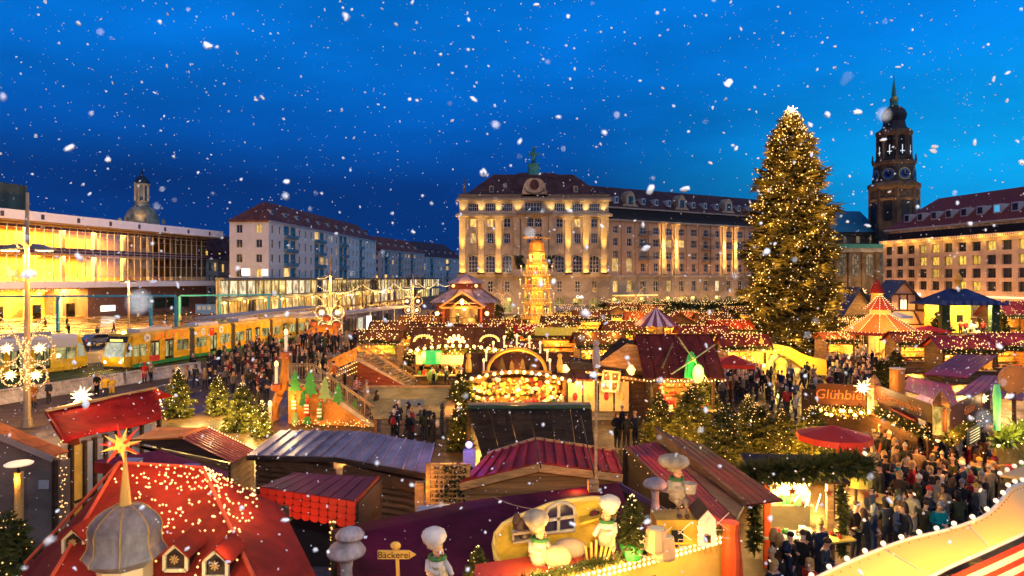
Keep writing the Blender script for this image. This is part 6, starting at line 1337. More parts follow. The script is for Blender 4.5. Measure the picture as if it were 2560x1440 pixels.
# =====================================================================  smaller firs
FT = [(445,1042,3.0,0,'fir hung with yellow lights behind the red canvas stall',150),(545,1035,2.4,1,'fir with dense yellow lights beside the strollers',150),(605,1075,2.6,2,'lit fir next to the candle arch beams',150),(655,1090,1.9,0,'short bright fir at the foot of the arch beams',110)]
for px,py,h,k,lab,gl in FT: fir(lab,onz(px,py),h*1.05,k,110,.034,B_HOT,gl*1.5,group='lit firs near the tram bed',col=(1,.62,.14))
FT2 = [(1648,1135,3.6,1,'dark fir with tiny lights behind the two men in black'),(1730,1150,4.2,2,'middle fir of the cluster before the windmill house'),(1768,1060,4.0,0,'fir reaching up to the glowing windmill shop'),(1815,1240,4.4,1,'nearest dense golden fir above the red plank roof'),(1893,1200,3.9,2,'fir with sparse lights left of the red parasol'),(1870,1130,3.4,0,'fir behind the cluster by the sleigh figure'),(1955,1175,3.3,1,'small fir in front of the big red parasol'),(2030,1190,3.6,2,'fir half hiding the red parasol'),(2240,965,3.6,0,'bushy unlit fir below the carousel'),(2205,985,3.2,1,'broad dark fir behind the round chimney')]
for i,(px,py,h,k,lab) in enumerate(FT2): fir(lab,onz(px,py),h*.86,k,190 if i < 8 else 20,.027,B_TREE,(170 if i < 8 else 60),group='firs in the middle of the market')
for i in range(20):
    px,d,h = [(1040,66,2.6),(1020,58,2.4),(1185,58,2.8),(1275,78,3.0),(1310,90,2.5),(1350,92,2.6),(1450,100,3.2),(1515,110,4.0),(1650,110,3.6),(1755,96,4.5),(1690,104,4.0),(1830,100,4.2),(2095,90,4.0),(2150,82,3.0),(2352,88,4.6),(2505,88,4.6),(2470,64,2.4),(1155,40,3.2),(1148,34,2.4),(1800,64,3.2)][i]
    fir(['fir beside the rear stair foot','low fir by the rear stair handrail','fir right of the bulb-fronted stall','fir before the pavilion railing','little fir left of the pyramid plinth','little fir right of the pyramid plinth','fir behind the small red parasol','lit fir below the right wreath','fir behind the plum tent','very bright fir before the hotel wing','fir near the orange lantern stall','fir left of the big tree foot','fir right of the big tree foot','small fir at the carousel edge','tall green fir left of the stage','tall green fir right of the stage','small fir within the stage crowd','slim fir at the end of the canvas stall','fir by the sage canvas roof corner','fir beside the wide red canopy'][i],(X(px,d),d,0),h,i % 3,60,.05,B_HOT if i in (9,7) else B_TREE,60 if i not in (14,15) else 15,group='firs among the far stalls')
# hedge terrace along the hotel wing
for i in range(24):
    px = 1225+i*28+R.uniform(-10,10); d = R.uniform(98,132); fir(ORD[i]+' lit fir from the left in the row before the hotel arcade',(X(px,d),d,0),R.uniform(2.8,5.0),i % 3,60,.065,B_HOT if i % 3 else B_TREE,90,group='lit firs before the hotel arcade')
o = ob('terrace_hedge',tris_mesh('terrace_hedge',garland_tris([(20,148,2.4),(40,152,2.4),(66,160,2.4)],1.6,60,4),needle)); tag(o,'dark clipped hedge along the hotel wing terrace','hedge')

# =====================================================================  foreground, left to right
# ---- grey-sided stall at the left edge
def grey_stall():
    t = thing('grey_sided_stall','stall with plain dark grey side wall and orange roof at the left edge','stall',(0,0,0)); p0,p1 = at(-120,1020,21),at(150,1132,21.5); gm = M('tarp_grey',(.13,.10,.085),.7,.2,.7,.1)
    q = MB(); q.ext([Vector((p0.x,21.2,0)),Vector((p1.x,21.5,0)),Vector((p1.x,21.5,p1.z-.25)),Vector((p0.x,21.2,p0.z-.3))],(0,.1,0)); q.build('side_wall',gm,t)
    a,b = p0,p1; n = 6
    for i in range(n): f0,f1 = i/n,(i+1)/n-.01; q = MB(); q.poly([a.lerp(b,f0)+Vector((0,-.3,0)),a.lerp(b,f1)+Vector((0,-.3,0)),a.lerp(b,f1)+Vector((0,.5,-.08)),a.lerp(b,f0)+Vector((0,.5,-.08))],.06); q.build('roof_sheet',roofs['orange'],t)
    MB().bar(a+Vector((0,-.32,-.12)),b+Vector((0,-.32,-.12)),.06,.18).build('verge_board',M('verge_grey',(.25,.2,.18),.6),t); q = MB(); q.bb(p1.x-.1,p1.x,21.6,22.0,0,p1.z-.3); q.build('side_wall',gm,t)
    for s in (p0,p1): MB().bb(-.06,.06,-.06,.06,0,s.z-.2).build('post',woods['dark'],t,(s.x-.1,21.4,0))
    s = onz(100,1222,0); MB().bb(0,.32,-.02,0,0,.28).build('notice',M('notice_grey',(.35,.35,.36),.6),t,(X(97,21.1),21.1,Z(1222,21.1)))
    lamp(t,at(60,1045,22.5)+Vector((0,0,1.3)),24,(1,.42,.07),.2); bulbs('corner_lights',[(p1.x+.12+R.uniform(-.1,.15),21.45,R.uniform(.6,3)) for _ in range(34)],.028,B_WARM,t)
grey_stall()
def bollard():
    d = 20.0; t = thing('bollard_lamp','round-topped lamp on a golden post beside the grey wall','lamp',(X(47,d),d,0)); zt = Z(1160,d); MB().cyl((0,0,0),(0,0,zt-.25),.12,n=10).build('post',M('post_amber',(.45,.28,.08),.5),t); MB().cyl((0,0,zt-.25),(0,0,zt-.03),.05,n=8).build('neck',M('iron_black'),t)
    MB().lathe([(.1,zt-.06),(.36,zt-.02),(.38,zt+.02),(.3,zt+.06)],16).build('lamp_disc',M('disc_cream',(.8,.72,.55),.5,emit=(1,.85,.55),es=.5),t); lamp(t,(0,-.1,zt-.45),70,WARM,.1); lamp(t,(.3,-.5,zt+.5),12,WARM,.1)
bollard()
def canvas_house():
    """red tarpaulin roof stall"""
    t = thing('red_canvas_stall','stall with sagging red tarpaulin roof and grey glazed side behind the golden star','stall',(0,0,0)); rl,rr = at(112,1030,25.2),at(388,972,29.5); el,er = at(158,1106,22.8),at(408,1046,27.0); n = 10; q = MB(); V = []
    for j in range(6):
        for i in range(n+1):
            f,g = i/n,j/5; p = (rl.lerp(rr,f)).lerp(el.lerp(er,f),g); p.z -= .16*math.sin(PI*f)*math.sin(PI*g)+.05*math.sin(7*f+3*g); V.append(p)
    q.add(V,[(j*(n+1)+i,(j+1)*(n+1)+i,(j+1)*(n+1)+i+1,j*(n+1)+i+1) for j in range(5) for i in range(n)]); ro = q.build('tarpaulin',redcloth,t,smooth=True); sm = ro.modifiers.new('th','SOLIDIFY'); sm.thickness = .03
    MB().bar(rl+Vector((0,0,.04)),rr+Vector((0,0,.04)),.12,.1).build('ridge_pole',woods['honey'],t)
    b1,b2 = rl+Vector((-.3,2.2,-.7)),rr+Vector((-.3,2.2,-.7)); q = MB(); q.poly([rl,b1,b2,rr],-.03); q.build('rear_canvas',redcloth,t); MB().poly([rl,b1,Vector((el.x-.2,el.y+1.2,el.z-.5)),el],.03).build('end_canvas',redcloth,t)
    # side wall with grey panes between dark posts
    w0,w1 = Vector((el.x+.1,el.y+.25,0)),Vector((er.x-.3,er.y+.25,0)); u = (w1-w0).normalized(); L = (w1-w0).length; zt = el.z-.12
    fr = [0,.06,.13,.2,.235,.3,.345,.46,.475,.6,.62,.75,.77,.9,1]
    for i in range(0,15,2): f = fr[i]; p = w0.lerp(w1,f); MB().bb(-.07,.07,-.07,.07,0,zt).build('post',woods['dark'],t,p)
    gp = M('grey_pane',(.26,.27,.29),.35,.25,.6)
    for i,(f0,f1) in enumerate(((.0,.115),(.14,.22),(.25,.33),(.36,.47),(.49,.6),(.62,.74),(.77,.9))):
        a,b = w0.lerp(w1,f0),w0.lerp(w1,f1); q = MB(); q.ext([a+Vector((0,.02,.3)),b+Vector((0,.02,.3)),b+Vector((0,.02,zt-.1)),a+Vector((0,.02,zt-.1))],(0,.03,0)); q.build('wall_pane',M('yellow_panel',(.6,.36,.06),.5) if i == 0 else gp,t)
    MB().bar(w0+Vector((0,0,.9)),w1+Vector((0,0,.9)),.06,.1).build('rail',woods['dark'],t)
    lamp(t,w0+Vector((-.5,.2,2.2)),50,WARM,.1); lamp(t,rr+Vector((.8,-1.2,-.6)),140,(1,.45,.12),.2); lamp(t,el.lerp(er,.7)+Vector((.3,-1.6,1.3)),55,(1,.5,.2),.3)
    bulbs('corner_lights',[(w0.x-.25+R.uniform(-.12,.12),w0.y-.2,R.uniform(.5,3.2)) for _ in range(40)],.028,B_WARM,t); bulbs('edge_lights',[rr.lerp(er,f)+Vector((.1,0,R.uniform(-.1,.05))) for f in np.linspace(0,1,14)],.03,B_WARM,t)
canvas_house()
star('spiky white-gold paper star hovering over the red tarpaulin ridge',at(205,990,27),.48,B_HOT,60)
def gable_booth():
    t = thing('gabled_booth','small booth with orange-lit ribbed gable roof below the lit firs','stall',(0,0,0)); r0,r1 = at(452,1094,21.0),at(512,1069,22.9); er0,er1 = at(582,1156,21.0),at(638,1129,22.9); el0,el1 = at(330,1098,21.2),at(395,1068,23.4)
    slope(t,er0,er1,r0+(er0-er0),9,M('roof_coral',(.42,.09,.05),.4,.2,1.5)); q = MB(); q.poly([el0,r0,r1,el1],.05); q.build('roof_sheet',roofs['orange'],t); MB().bar(r0,r1,.14,.07).build('ridge_cap',roofs['orange'],t)
    q = MB(); q.ext([(el0.x,21.15,el0.z-.05),(er0.x-.1,21.15,er0.z-.05),(r0.x,21.15,r0.z-.06)],(0,.06,0)); q.build('gable',woods['dark'],t)
    for k in range(4): f = k/4; q = MB(); q.bar((el0.x+f*1.2,21.12,el0.z-.15-f*.3),(er0.x-.2,21.12,er0.z-.1-k*.12),.03,.09); q.build('board',woods['brown'],t)
    plank_wall(t,(er0.x-.15,21.2),(er1.x-.1,23),0,er0.z-.1,woods['honey'],single=True); plank_wall(t,(el0.x+.2,21.2),(er0.x-.15,21.2),0,er0.z-.12,woods['dark'],single=False)
    bulbs('eave_lights',[er1.lerp(r1,f)+Vector((.1,.1,0)) for f in np.linspace(0,1,20)],.028,B_HOT,t); lamp(t,r1+Vector((.6,.6,.7)),70,(1,.6,.2),.2)
gable_booth()
# ---- big red roof with bulbs, onion turret and dormers
def red_roof_house():
    t = thing('red_roofed_house','large market house with bulb-sprinkled red hipped roof and white-framed dormers','stall',(0,0,0)); rm = M('house_roof_red',(.24,.018,.008),.8,.3,1.6,.3)
    R1,R2 = at(298,1160,13.4),at(506,1172,13.2); L_ = at(62,1412,12.7); FL = Vector((X(-30,9.3),9.3,3.0)); FR = at(640,1460,10.2); BR = at(702,1262,13.2); BL = Vector((L_.x-.2,15.5,3.3))
    FRb = Vector((FR.x+1.1,FR.y+.3,FR.z-.55))
    for nm,P in (('front',[FL,FR,R2,R1]),('left',[BL,L_,FL,R1]),('right',[FR,FRb,BR,R2]),('back',[BR,BL,R1,R2])): q = MB(); q.poly(P,.06); q.build('roof_face',rm,t)
    for a,b in ((R1,R2),(R2,FR),(R1,L_),(R1,FL)): q = MB(); q.cyl(a+Vector((0,0,.03)),b+Vector((0,0,.03)),.035,n=6); q.build('hip_tile',M('hip_red',(.45,.07,.03),.5),t)
    # plum awning band behind the ridge
    a,b,c,e = at(240,1150,15.2),at(400,1125,15.6),at(570,1180,15.2),at(565,1198,14.9); q = MB(); q.poly([at(242,1178,14.8),at(568,1196,14.8),c,b,a],.06); q.build('awning',roofs['plum'],t); q = MB(); q.poly([at(236,1155,14.75),at(568,1196,14.75),at(568,1204,14.75),at(236,1182,14.75)][::-1],.04); q.build('awning_valance',roofs['red'],t)
    for px,py in ((472,1185),(328,1170)):
        p = at(px,py,13.7); q = MB(); q.bb(p.x-.15,p.x+.15,p.y-.15,p.y+.15,p.z-.5,p.z+.13); ch = q.build('chimney',creamm,t); MB().bb(p.x-.16,p.x+.16,p.y-.16,p.y+.16,p.z+.13,p.z+.17).build('chimney_cap',M('cap_blue',(.08,.16,.35),.5),ch)
    # dormers
    def dormer(px,py,d,s=1.0):
        p = at(px,py,d); o = ob('dormer',None,t,p); w,h = .24*s,.34*s; q = MB(); q.bar((-w,-.02,0),(-w,-.02,h),.07*s,.07*s); q.bar((w,-.02,0),(w,-.02,h),.07*s,.07*s); q.bar((-w,-.02,0),(w,-.02,0),.07*s,.07*s); q.bar((-w,-.02,h),(0,-.02,h+.2*s),.07*s,.07*s); q.bar((w,-.02,h),(0,-.02,h+.2*s),.07*s,.07*s); q.build('dormer_frame',creamm,o)
        q = MB(); q.ext([(-w,0,0),(w,0,0),(w,0,h),(0,0,h+.18*s),(-w,0,h)],(0,.5,0)); q.build('dormer_body',woods['dark'],o); q = MB(); q.poly([(0,-.1,h+.26*s),(w*1.35,-.1,h-.04),(w*1.35,.6,h-.04),(0,.6,h+.26*s)][::-1],.03); q.poly([(0,-.1,h+.26*s),(-w*1.35,-.1,h-.04),(-w*1.35,.6,h-.04),(0,.6,h+.26*s)],.03); q.build('dormer_roof',rm,o)
        st = MB(); st.octa((0,-.06,h*.75),.05*s); [st.bar((0,-.06,h*.75),(.1*s*math.cos(a),-.06,h*.75+.1*s*math.sin(a)),.02,.02) for a in np.linspace(0,2*PI,9)[:-1]]; st.build('straw_star',M('straw',(.5,.3,.1),.6),o); spot(t,p+Vector((.2,-1.3,-.3)),p+Vector((0,0,.2)),12,40,PALE,.05)
    dormer(187,1382,11.6,.74); dormer(441,1424,10.7,.74); dormer(541,1440,10.4,.74)
    # bulbs strewn over the roof
    pts = []; n1 = (FR-FL).cross(R1-FL).normalized(); n2 = (BR-FR).cross(R2-FR).normalized()
    for i in range(230):
        f,g = R.random(),R.random()**1.1; p = (R1.lerp(R2,f)).lerp(FL.lerp(FR,.25+f*.75),g*.85); p = p+n1*(.05 if n1.z > 0 else -.05)
        if p.x > X(330,p.y) or R.random() < .25: pts.append(p)
    for i in range(110): f,g = R.random(),R.random(); p = R2.lerp(FR,g*.75).lerp(R2.lerp(BR,g*.75),f); pts.append(p+n2*(.05 if n2.z > 0 else -.05))
    bulbs('roof_lights',pts,.024,B_WARM,t)
    for p in pts[::16]: lamp(t,p+Vector((0,-.35,.35)),5.0,(1,.45,.12),.1)
    plank_wall(t,(FL.x+.4,FL.y+.5),(FR.x-.2,FR.y+.4),0,2.8,woods['brown']); plank_wall(t,(L_.x+.3,L_.y),(FL.x+.4,FL.y+.5),0,2.8,woods['brown'])
    garland('eave_garland',[L_+Vector((-.1,-.1,-.1)),L_.lerp(FL,.4)+Vector((0,-.1,-.12)),FL+Vector((0,-.1,-.1))],.2,260,t,20,.02)
    # onion turret
    u = ob('onion_turret',None,t,at(313,1440,10.6)); s = 10.6/F; zc = lambda py: (1440-py)*s
    lead = M('lead_blue',(.20,.19,.19),.8,.35,3,.3,spec=.1); pr = [(64,1440),(65,1408),(92,1388),(95,1384),(82,1362),(80,1340),(82,1318),(76,1300),(63,1284),(44,1271),(30,1264),(14,1262)]
    q = MB(); q.lathe([(a*s,zc(b)) for a,b in pr[1:]],8,ph=PI/8); q.build('onion_dome',lead,u)
    q = MB(); [q.tube([(a*s*1.01*math.cos(PI/8+k*PI/4),a*s*1.01*math.sin(PI/8+k*PI/4),zc(b)) for a,b in pr[2:]],.012,5) for k in range(8)]; q.build('dome_ribs',M('rib_brass',(.4,.26,.08),.4,metal=.4),u)
    q = MB(); q.lathe([(62*s,zc(1560)),(62*s,zc(1405))],8,ph=PI/8); q.build('turret_shaft',creamm,u)
    q = MB(); q.lathe([(15*s,zc(1268)),(13.5*s,zc(1256)),(3*s,zc(1140)),(1*s,zc(1132))],8,ph=PI/8); q.build('spire',M('spire_gold',(.62,.40,.10),.4,.15,3,metal=.2),u)
    lamp(u,(-.9,-1.0,zc(1420)),16,WARM,.1); lamp(u,(1.0,-1.1,zc(1440)),26,(1,.7,.3),.1); lamp(u,(.2,-.9,zc(1180)),9,WARM,.1)
red_roof_house()
_s = star('yellow and red many-pointed paper star on the golden spire tip',at(303,1113,10.6),.36,None,8,20,mats=[M('star_yellow',(.85,.55,.08),.5,emit=(1,.55,.1),es=.45),M('star_red',(.75,.06,.03),.5,emit=(1,.08,.02),es=.3)],col=WARM,thin=.09)
# fir bushes in the lower left corner
for i,(px,py,d,h) in enumerate(((20,1400,15,2.6),(-10,1480,13.5,2.4))): fir(['dark lit fir in the lower corner under the bollard lamp','fir tip at the very corner left of the red roof'][i],(X(px,d),d,Z(py,d)-.8 if False else 0),Z(1270 if i == 0 else 1380,d),1+i,70,.022,B_TREE,26,group='corner firs')
# ---- lilac roofed long log cabin
def lilac_cabin():
    t = thing('lilac_roofed_cabin','long log cabin with pale lilac seamed metal roof in two pitches','cabin',(0,0,0)); lm = M('roof_lilac_metal',(.34,.26,.30),.42,.35,1,.2,rnd=.12)
    A,B,C_ = at(618,1137,21.8),at(838,1141,20.6),at(1070,1182,19.2); a,b,c = at(700,1076,23.2),at(906,1078,22.2),at(1088,1110,20.8); n1,n2 = 7,8
    for (p0,p1,q0,q1,n) in ((A,B,a,b,n1),(B,C_,b,c,n2)):
        for i in range(n):
            f0,f1 = i/n,(i+1)/n-.012; q = MB(); dz = Vector((0,0,R.uniform(-.012,.012))); q.poly([p0.lerp(p1,f0)+dz,p0.lerp(p1,f1),q0.lerp(q1,f1)+dz,q0.lerp(q1,f0)],.04); o = q.build('roof_sheet',lm,t); q = MB(); q.bar(p0.lerp(p1,f1)+Vector((0,0,.03)),q0.lerp(q1,f1)+Vector((0,0,.03)),.045,.06); q.build('seam',lm,o)
    for p0,p1 in ((A,B),(B,C_)):
        q = MB(); q.bar(p0+Vector((0,-.02,-.1)),p1+Vector((0,-.02,-.1)),.05,.14); q.build('fascia',woods['dark'],t)
        u = (p1-p0); u.z = 0; L = u.length-.5; rz = math.atan2(u.y,u.x); s0 = p0+u.normalized()*.25+Vector((0,.35,0)); lg = MB(); lg.cyl((0,0,0),(L,0,0),.1,n=8); lme = lg.mesh('log',woods['brown'])
        for k in range(14): ob('log',lme,t,(s0.x,s0.y,.1+k*.195),rz)
        MB().bb(0,L,.02,.1,0,2.85).build('wall_backing',woods['dark'],t,(s0.x,s0.y,0),rz); q = MB(); q.bar((s0.x,s0.y-.08,2.72),(s0.x+u.x-.3,s0.y+u.y-.06,2.6+.0),.1,.3); q.build('eave_beam',woods['brown'],t)
    for p in (C_+Vector((-.25,.1,0)),C_+Vector((-.1,1.4,0))): MB().bb(-.13,.13,-.12,.12,0,2.8).build('corner_post',woods['honey'],t,(p.x,p.y,0))
    lamp(t,at(1045,1225,18.2),26,WARM,.1); lamp(t,at(700,1050,23.5)+Vector((0,0,.4)),60,(1,.7,.3),.3)
lilac_cabin()
# ---- red tile-fronted stall
def tile_stall():
    t = thing('tile_fronted_stall','stall with plum plank top and bright red scalloped tile fringe','stall',(0,0,0)); f0,f1 = at(650,1216,17.3),at(890,1252,16.2); b0,b1 = at(735,1181,18.2),at(946,1192,17.8); n = 8; pm = M('top_plum',(.22,.035,.04),.55,.4,1.2,.2)
    for i in range(n): x0,x1 = i/n,(i+1)/n-.015; q = MB(); q.poly([f0.lerp(f1,x0),f0.lerp(f1,x1),b0.lerp(b1,x1),b0.lerp(b1,x0)],.04); q.build('roof_sheet',pm,t)
    tm = M('tile_red',(.58,.04,.018),.45,.2,3); u = (f1-f0)/11; hz = .155; tl = MB()
    w = u.length; pts = [(-.48*w,0,0),(-.46*w,0,-hz*.75),(-.3*w,0,-hz*1.0),(0,0,-hz*1.12),(.3*w,0,-hz*1.0),(.46*w,0,-hz*.75),(.48*w,0,0)]; tl.ext(pts,(0,.035,0)); tme = tl.mesh('tile',tm); rz = math.atan2(u.y,u.x); sl = u.z/w
    for r in range(4):
        for i in range(11): p = f0+u*(i+.5)+Vector((0,-.03-.022*r,-.02-hz*r)); ob('tile',tme,t,p,rot=(0,-math.atan(sl),rz))
    q = MB(); q.poly([f0+Vector((0,.01,0)),f1+Vector((0,.01,0)),f1+Vector((0,.01,-.64)),f0+Vector((0,.01,-.64))][::-1],.03); q.build('fringe_board',woods['dark'],t); MB().bar(f1,b1,.06,.1).build('verge_board',roofs['red'],t)
    for p in (f0,f1,b1): MB().bb(-.06,.06,-.06,.06,0,p.z-.1).build('post',woods['dark'],t,(p.x,p.y+.1,0))
    q = MB(); q.ext([Vector((f1.x,f1.y+.1,0)),Vector((b1.x,b1.y,0)),Vector((b1.x,b1.y,b1.z-.08)),Vector((f1.x,f1.y+.1,f1.z-.08))],(.05,0,0)); q.build('side_wall',woods['dark'],t)
    MB().bb(f0.x+.2,f1.x,f0.y+1.2,f0.y+1.3,0,2.9).build('back_wall',shade_,t); MB().bb(f0.x+.1,f1.x-.2,f0.y-1.1,f0.y+.5,.9,1.0).build('counter',M('counter_slate',(.10,.10,.13),.3),t)
    lamp(t,f0.lerp(f1,.4)+Vector((-.2,-1.5,-.6)),34,(1,.25,.08),.15)
    garland('post_garland',[(X(705,13.4),13.4,z) for z in np.linspace(Z(1275,13.4),1.5,7)],.2,330,t,0); MB().cyl((X(705,13.4),13.4,0),(X(705,13.4),13.4,Z(1268,13.4)),.14,n=8).build('wrapped_post',barkm,t); lamp(t,at(725,1350,12.6),8,GOLD,.1)
    garland('inner_garland',[(X(832,15),15,z) for z in np.linspace(Z(1300,15),2.2,6)],.1,250,t,26,.03,B_WARM)
tile_stall()
# ---- trellis with ivy
def trellis():
    d = 18.6; t = thing('trellis_fence','wooden trellis panel grown with ivy between the two cabins','trellis',(X(1075,d),d,0)); w = X(1166,d)-X(1075,d); z0,z1 = Z(1268,d),Z(1162,d); bar = MB().bb(-.022,.022,-.02,.02,0,z1-z0).mesh('slat',woods['honey']); hb = MB().bb(0,w,-.05,-.025,-.022,.022).mesh('slat',woods['honey'])
    for i in range(9): ob('slat',bar,t,(w*i/8,0,z0))
    for i in range(10): ob('slat',hb,t,(0,0,z0+(z1-z0)*i/9))
    for x in (-.05,w+.05): MB().bb(x-.06,x+.06,-.06,.06,0,z1+.05).build('post',woods['honey'],t)
    MB().bb(-.1,w+.1,.5,.55,0,z1-.1).build('back_panel',M('back_amber',(.55,.36,.12),.7),t); g = np.random.default_rng(3); P = np.stack([g.normal(w*.6,w*.22,420),g.normal(0,.06,420),g.uniform(z0+.1,z1,420)],-1); D = g.normal(0,.07,(420,2,3)); V = np.stack([P,P+D[:,0],P+D[:,1]],1); stuff(ob('ivy',tris_mesh('ivy',V,M('ivy_dark',(.02,.03,.012),.7)),t)); lamp(t,(w/2,.3,z1+.25),14,GOLD,.08); lamp(t,(w/2,-.9,z1),6,GOLD,.08)
trellis()
def violet_lamp():
    d = 20.5; p = at(1173,1110,d); t = thing('violet_spotlight','small violet stage spotlight burning on a grey box','lamp',(p.x,p.y,0)); MB().bb(-.18,.18,-.15,.15,p.z-.75,p.z-.18).build('box',M('box_grey',(.3,.28,.34),.5),t); MB().cyl((0,0,0),(0,0,p.z-.7),.05,n=6).build('pole',M('iron_black'),t); MB().ball((0,-.1,p.z),.11,8,6).build('bulb',bulbmat('bulb_violet',(.36,.26,1.0),2.2),t); lamp(t,(.1,-.9,p.z+.5),44,(.25,.08,1.0),.08)
violet_lamp()
# ---- low gabled cabin with red roof in the centre
def red_cabin():
    t = thing('red_roofed_cabin','log cabin with shallow gable and dark red seamed roof behind the purple tarpaulin','cabin',(0,0,0)); L0,Ap,R0 = at(1150,1204,18.3),at(1345,1156,18.3),at(1556,1182,18.3); l1,ap1,r1 = at(1218,1136,20.6),at(1340,1098,20.6),at(1535,1128,20.6)
    for (p0,p1,q0,q1,n,m) in ((L0,Ap,l1,ap1,6,roofs['red']),(Ap,R0,ap1,r1,8,roofs['red'])):
        for i in range(n):
            f0,f1 = i/n,(i+1)/n-.014; q = MB(); q.poly([p0.lerp(p1,f0),p0.lerp(p1,f1),q0.lerp(q1,f1),q0.lerp(q1,f0)],.05); o = q.build('roof_sheet',m,t); q = MB(); q.bar(p0.lerp(p1,f1)+Vector((0,0,.03)),q0.lerp(q1,f1)+Vector((0,0,.03)),.05,.07); q.build('seam',m,o)
        MB().bar(q0+Vector((0,0,.03)),q1+Vector((0,0,.03)),.06,.08).build('edge_board',woods['honey'],t)
    for p0,p1 in ((L0,Ap),(Ap,R0)): MB().bar(p0+Vector((0,-.02,-.14)),p1+Vector((0,-.02,-.14)),.06,.2).build('verge_board',woods['honey'],t)
    x0,x1 = L0.x+.15,R0.x-.35; key = MB().cyl((0,0,0),(x1-x0,0,0),.09,n=8).mesh('log',M('wood_olive',(.24,.13,.045),.65,.3,2,.3,stretch=(.3,3,6),rnd=.2))
    for k in range(16): ob('log',key,t,(x0,18.6,.1+k*.175))
    q = MB(); q.ext([(L0.x+.1,18.55,2.6),(R0.x-.1,18.55,2.75),(R0.x-.1,18.55,R0.z-.25),(Ap.x,18.55,Ap.z-.25),(L0.x+.1,18.55,L0.z-.25)],(0,.1,0)); q.build('gable',M('wood_olive'),t); MB().bb(x0,x1,18.65,18.75,0,2.9).build('wall_backing',woods['dark'],t)
    lamp(t,at(1440,1235,17.0)+Vector((0,0,.2)),20,WARM,.2); lamp(t,at(1520,1120,19.5)+Vector((0,0,.9)),26,(1,.5,.2),.2)
    MB().tube(catenary(at(1335,1085,19.5),at(1352,1170,18.1),8,-.05),.018,5).build('cable',M('black_cable'),t); MB().tube([at(1452,1040,20),at(1486,1190,18.0)],.02,5).build('cable',M('black_cable'),t)
red_cabin()
o = thing('flag_pole','thin pale wooden pole standing in front of the red cabin roof','pole',(X(1490,17.9),17.9,0)); MB().cyl((0,0,0),(0,0,Z(925,17.9)),.05,.035,8).build('shaft',woods['pale'],o); MB().ball((0,0,Z(925,17.9)),.06,8,5).build('knob',goldm,o); q = MB(); q.lathe([(.09,0),(.11,.3),(.07,.6)],8,(0,-.05,Z(925,17.9)+.05)); q.ball((0,-.05,Z(925,17.9)+.72),.09,8,5); q.build('carved_figure',M('figure_tan',(.5,.36,.25),.6),o,smooth=True)
# ---- purple tarpaulin roof
def purple_roof():
    t = thing('purple_tarpaulin_stall','wide stall roof of taut dark purple tarpaulin in the foreground','stall',(0,0,0)); pm = M('tarp_purple',(.085,.006,.026),.85,.4,.8,.3,spec=.05)
    P = [at(835,1322,14.4),at(1170,1252,16.4),at(1548,1206,17.6),at(1672,1292,14.8),at(1640,1440,11.6),at(1400,1560,10.2),at(860,1560,10.2)]; n = 14; g = MB(); V = []
    top = lambda f: P[0].lerp(P[1],f/.45) if f < .45 else P[1].lerp(P[2],(f-.45)/.55); bot = lambda f: P[6].lerp(P[4],f)
    for j in range(9):
        for i in range(n+1): f = i/n; p = top(f).lerp(bot(f),j/8); p.z -= .12*math.sin(PI*j/8)*(.6+.4*math.sin(9*f)); V.append(p)
    g.add(V,[(j*(n+1)+i,(j+1)*(n+1)+i,(j+1)*(n+1)+i+1,j*(n+1)+i+1) for j in range(8) for i in range(n)]); o = g.build('tarpaulin',pm,t,smooth=True); m = o.modifiers.new('th','SOLIDIFY'); m.thickness = .02
    q = MB(); q.poly([P[2],at(1690,1285,15.0),at(1690,1300,15.0),P[2]+Vector((0,0,-.15))],.03); q.build('edge_band',M('edge_violet',(.10,.06,.12),.4),t)
    for p in (P[0],P[1],P[2],P[3]): MB().bb(-.05,.05,-.05,.05,0,p.z-.03).build('post',woods['dark'],t,(p.x,p.y,0))
    q = MB(); q.poly([at(1045,1268,16.3),at(1125,1264,16.5),at(1118,1276,16.0),at(1040,1283,15.8)],.04); q.build('roof_board',M('board_silver',(.4,.36,.3),.4),t); MB().bb(-.13,.13,-.13,.13,0,.3).build('stump',woods['honey'],t,at(1483,1226,17.0)-Vector((0,0,.05)))
    c = MB(); c.tube(catenary(at(1230,1240,16.8),at(1330,1272,14.6),10,.05),.012,4); c.build('cable',woods['pale'],t)
purple_roof()
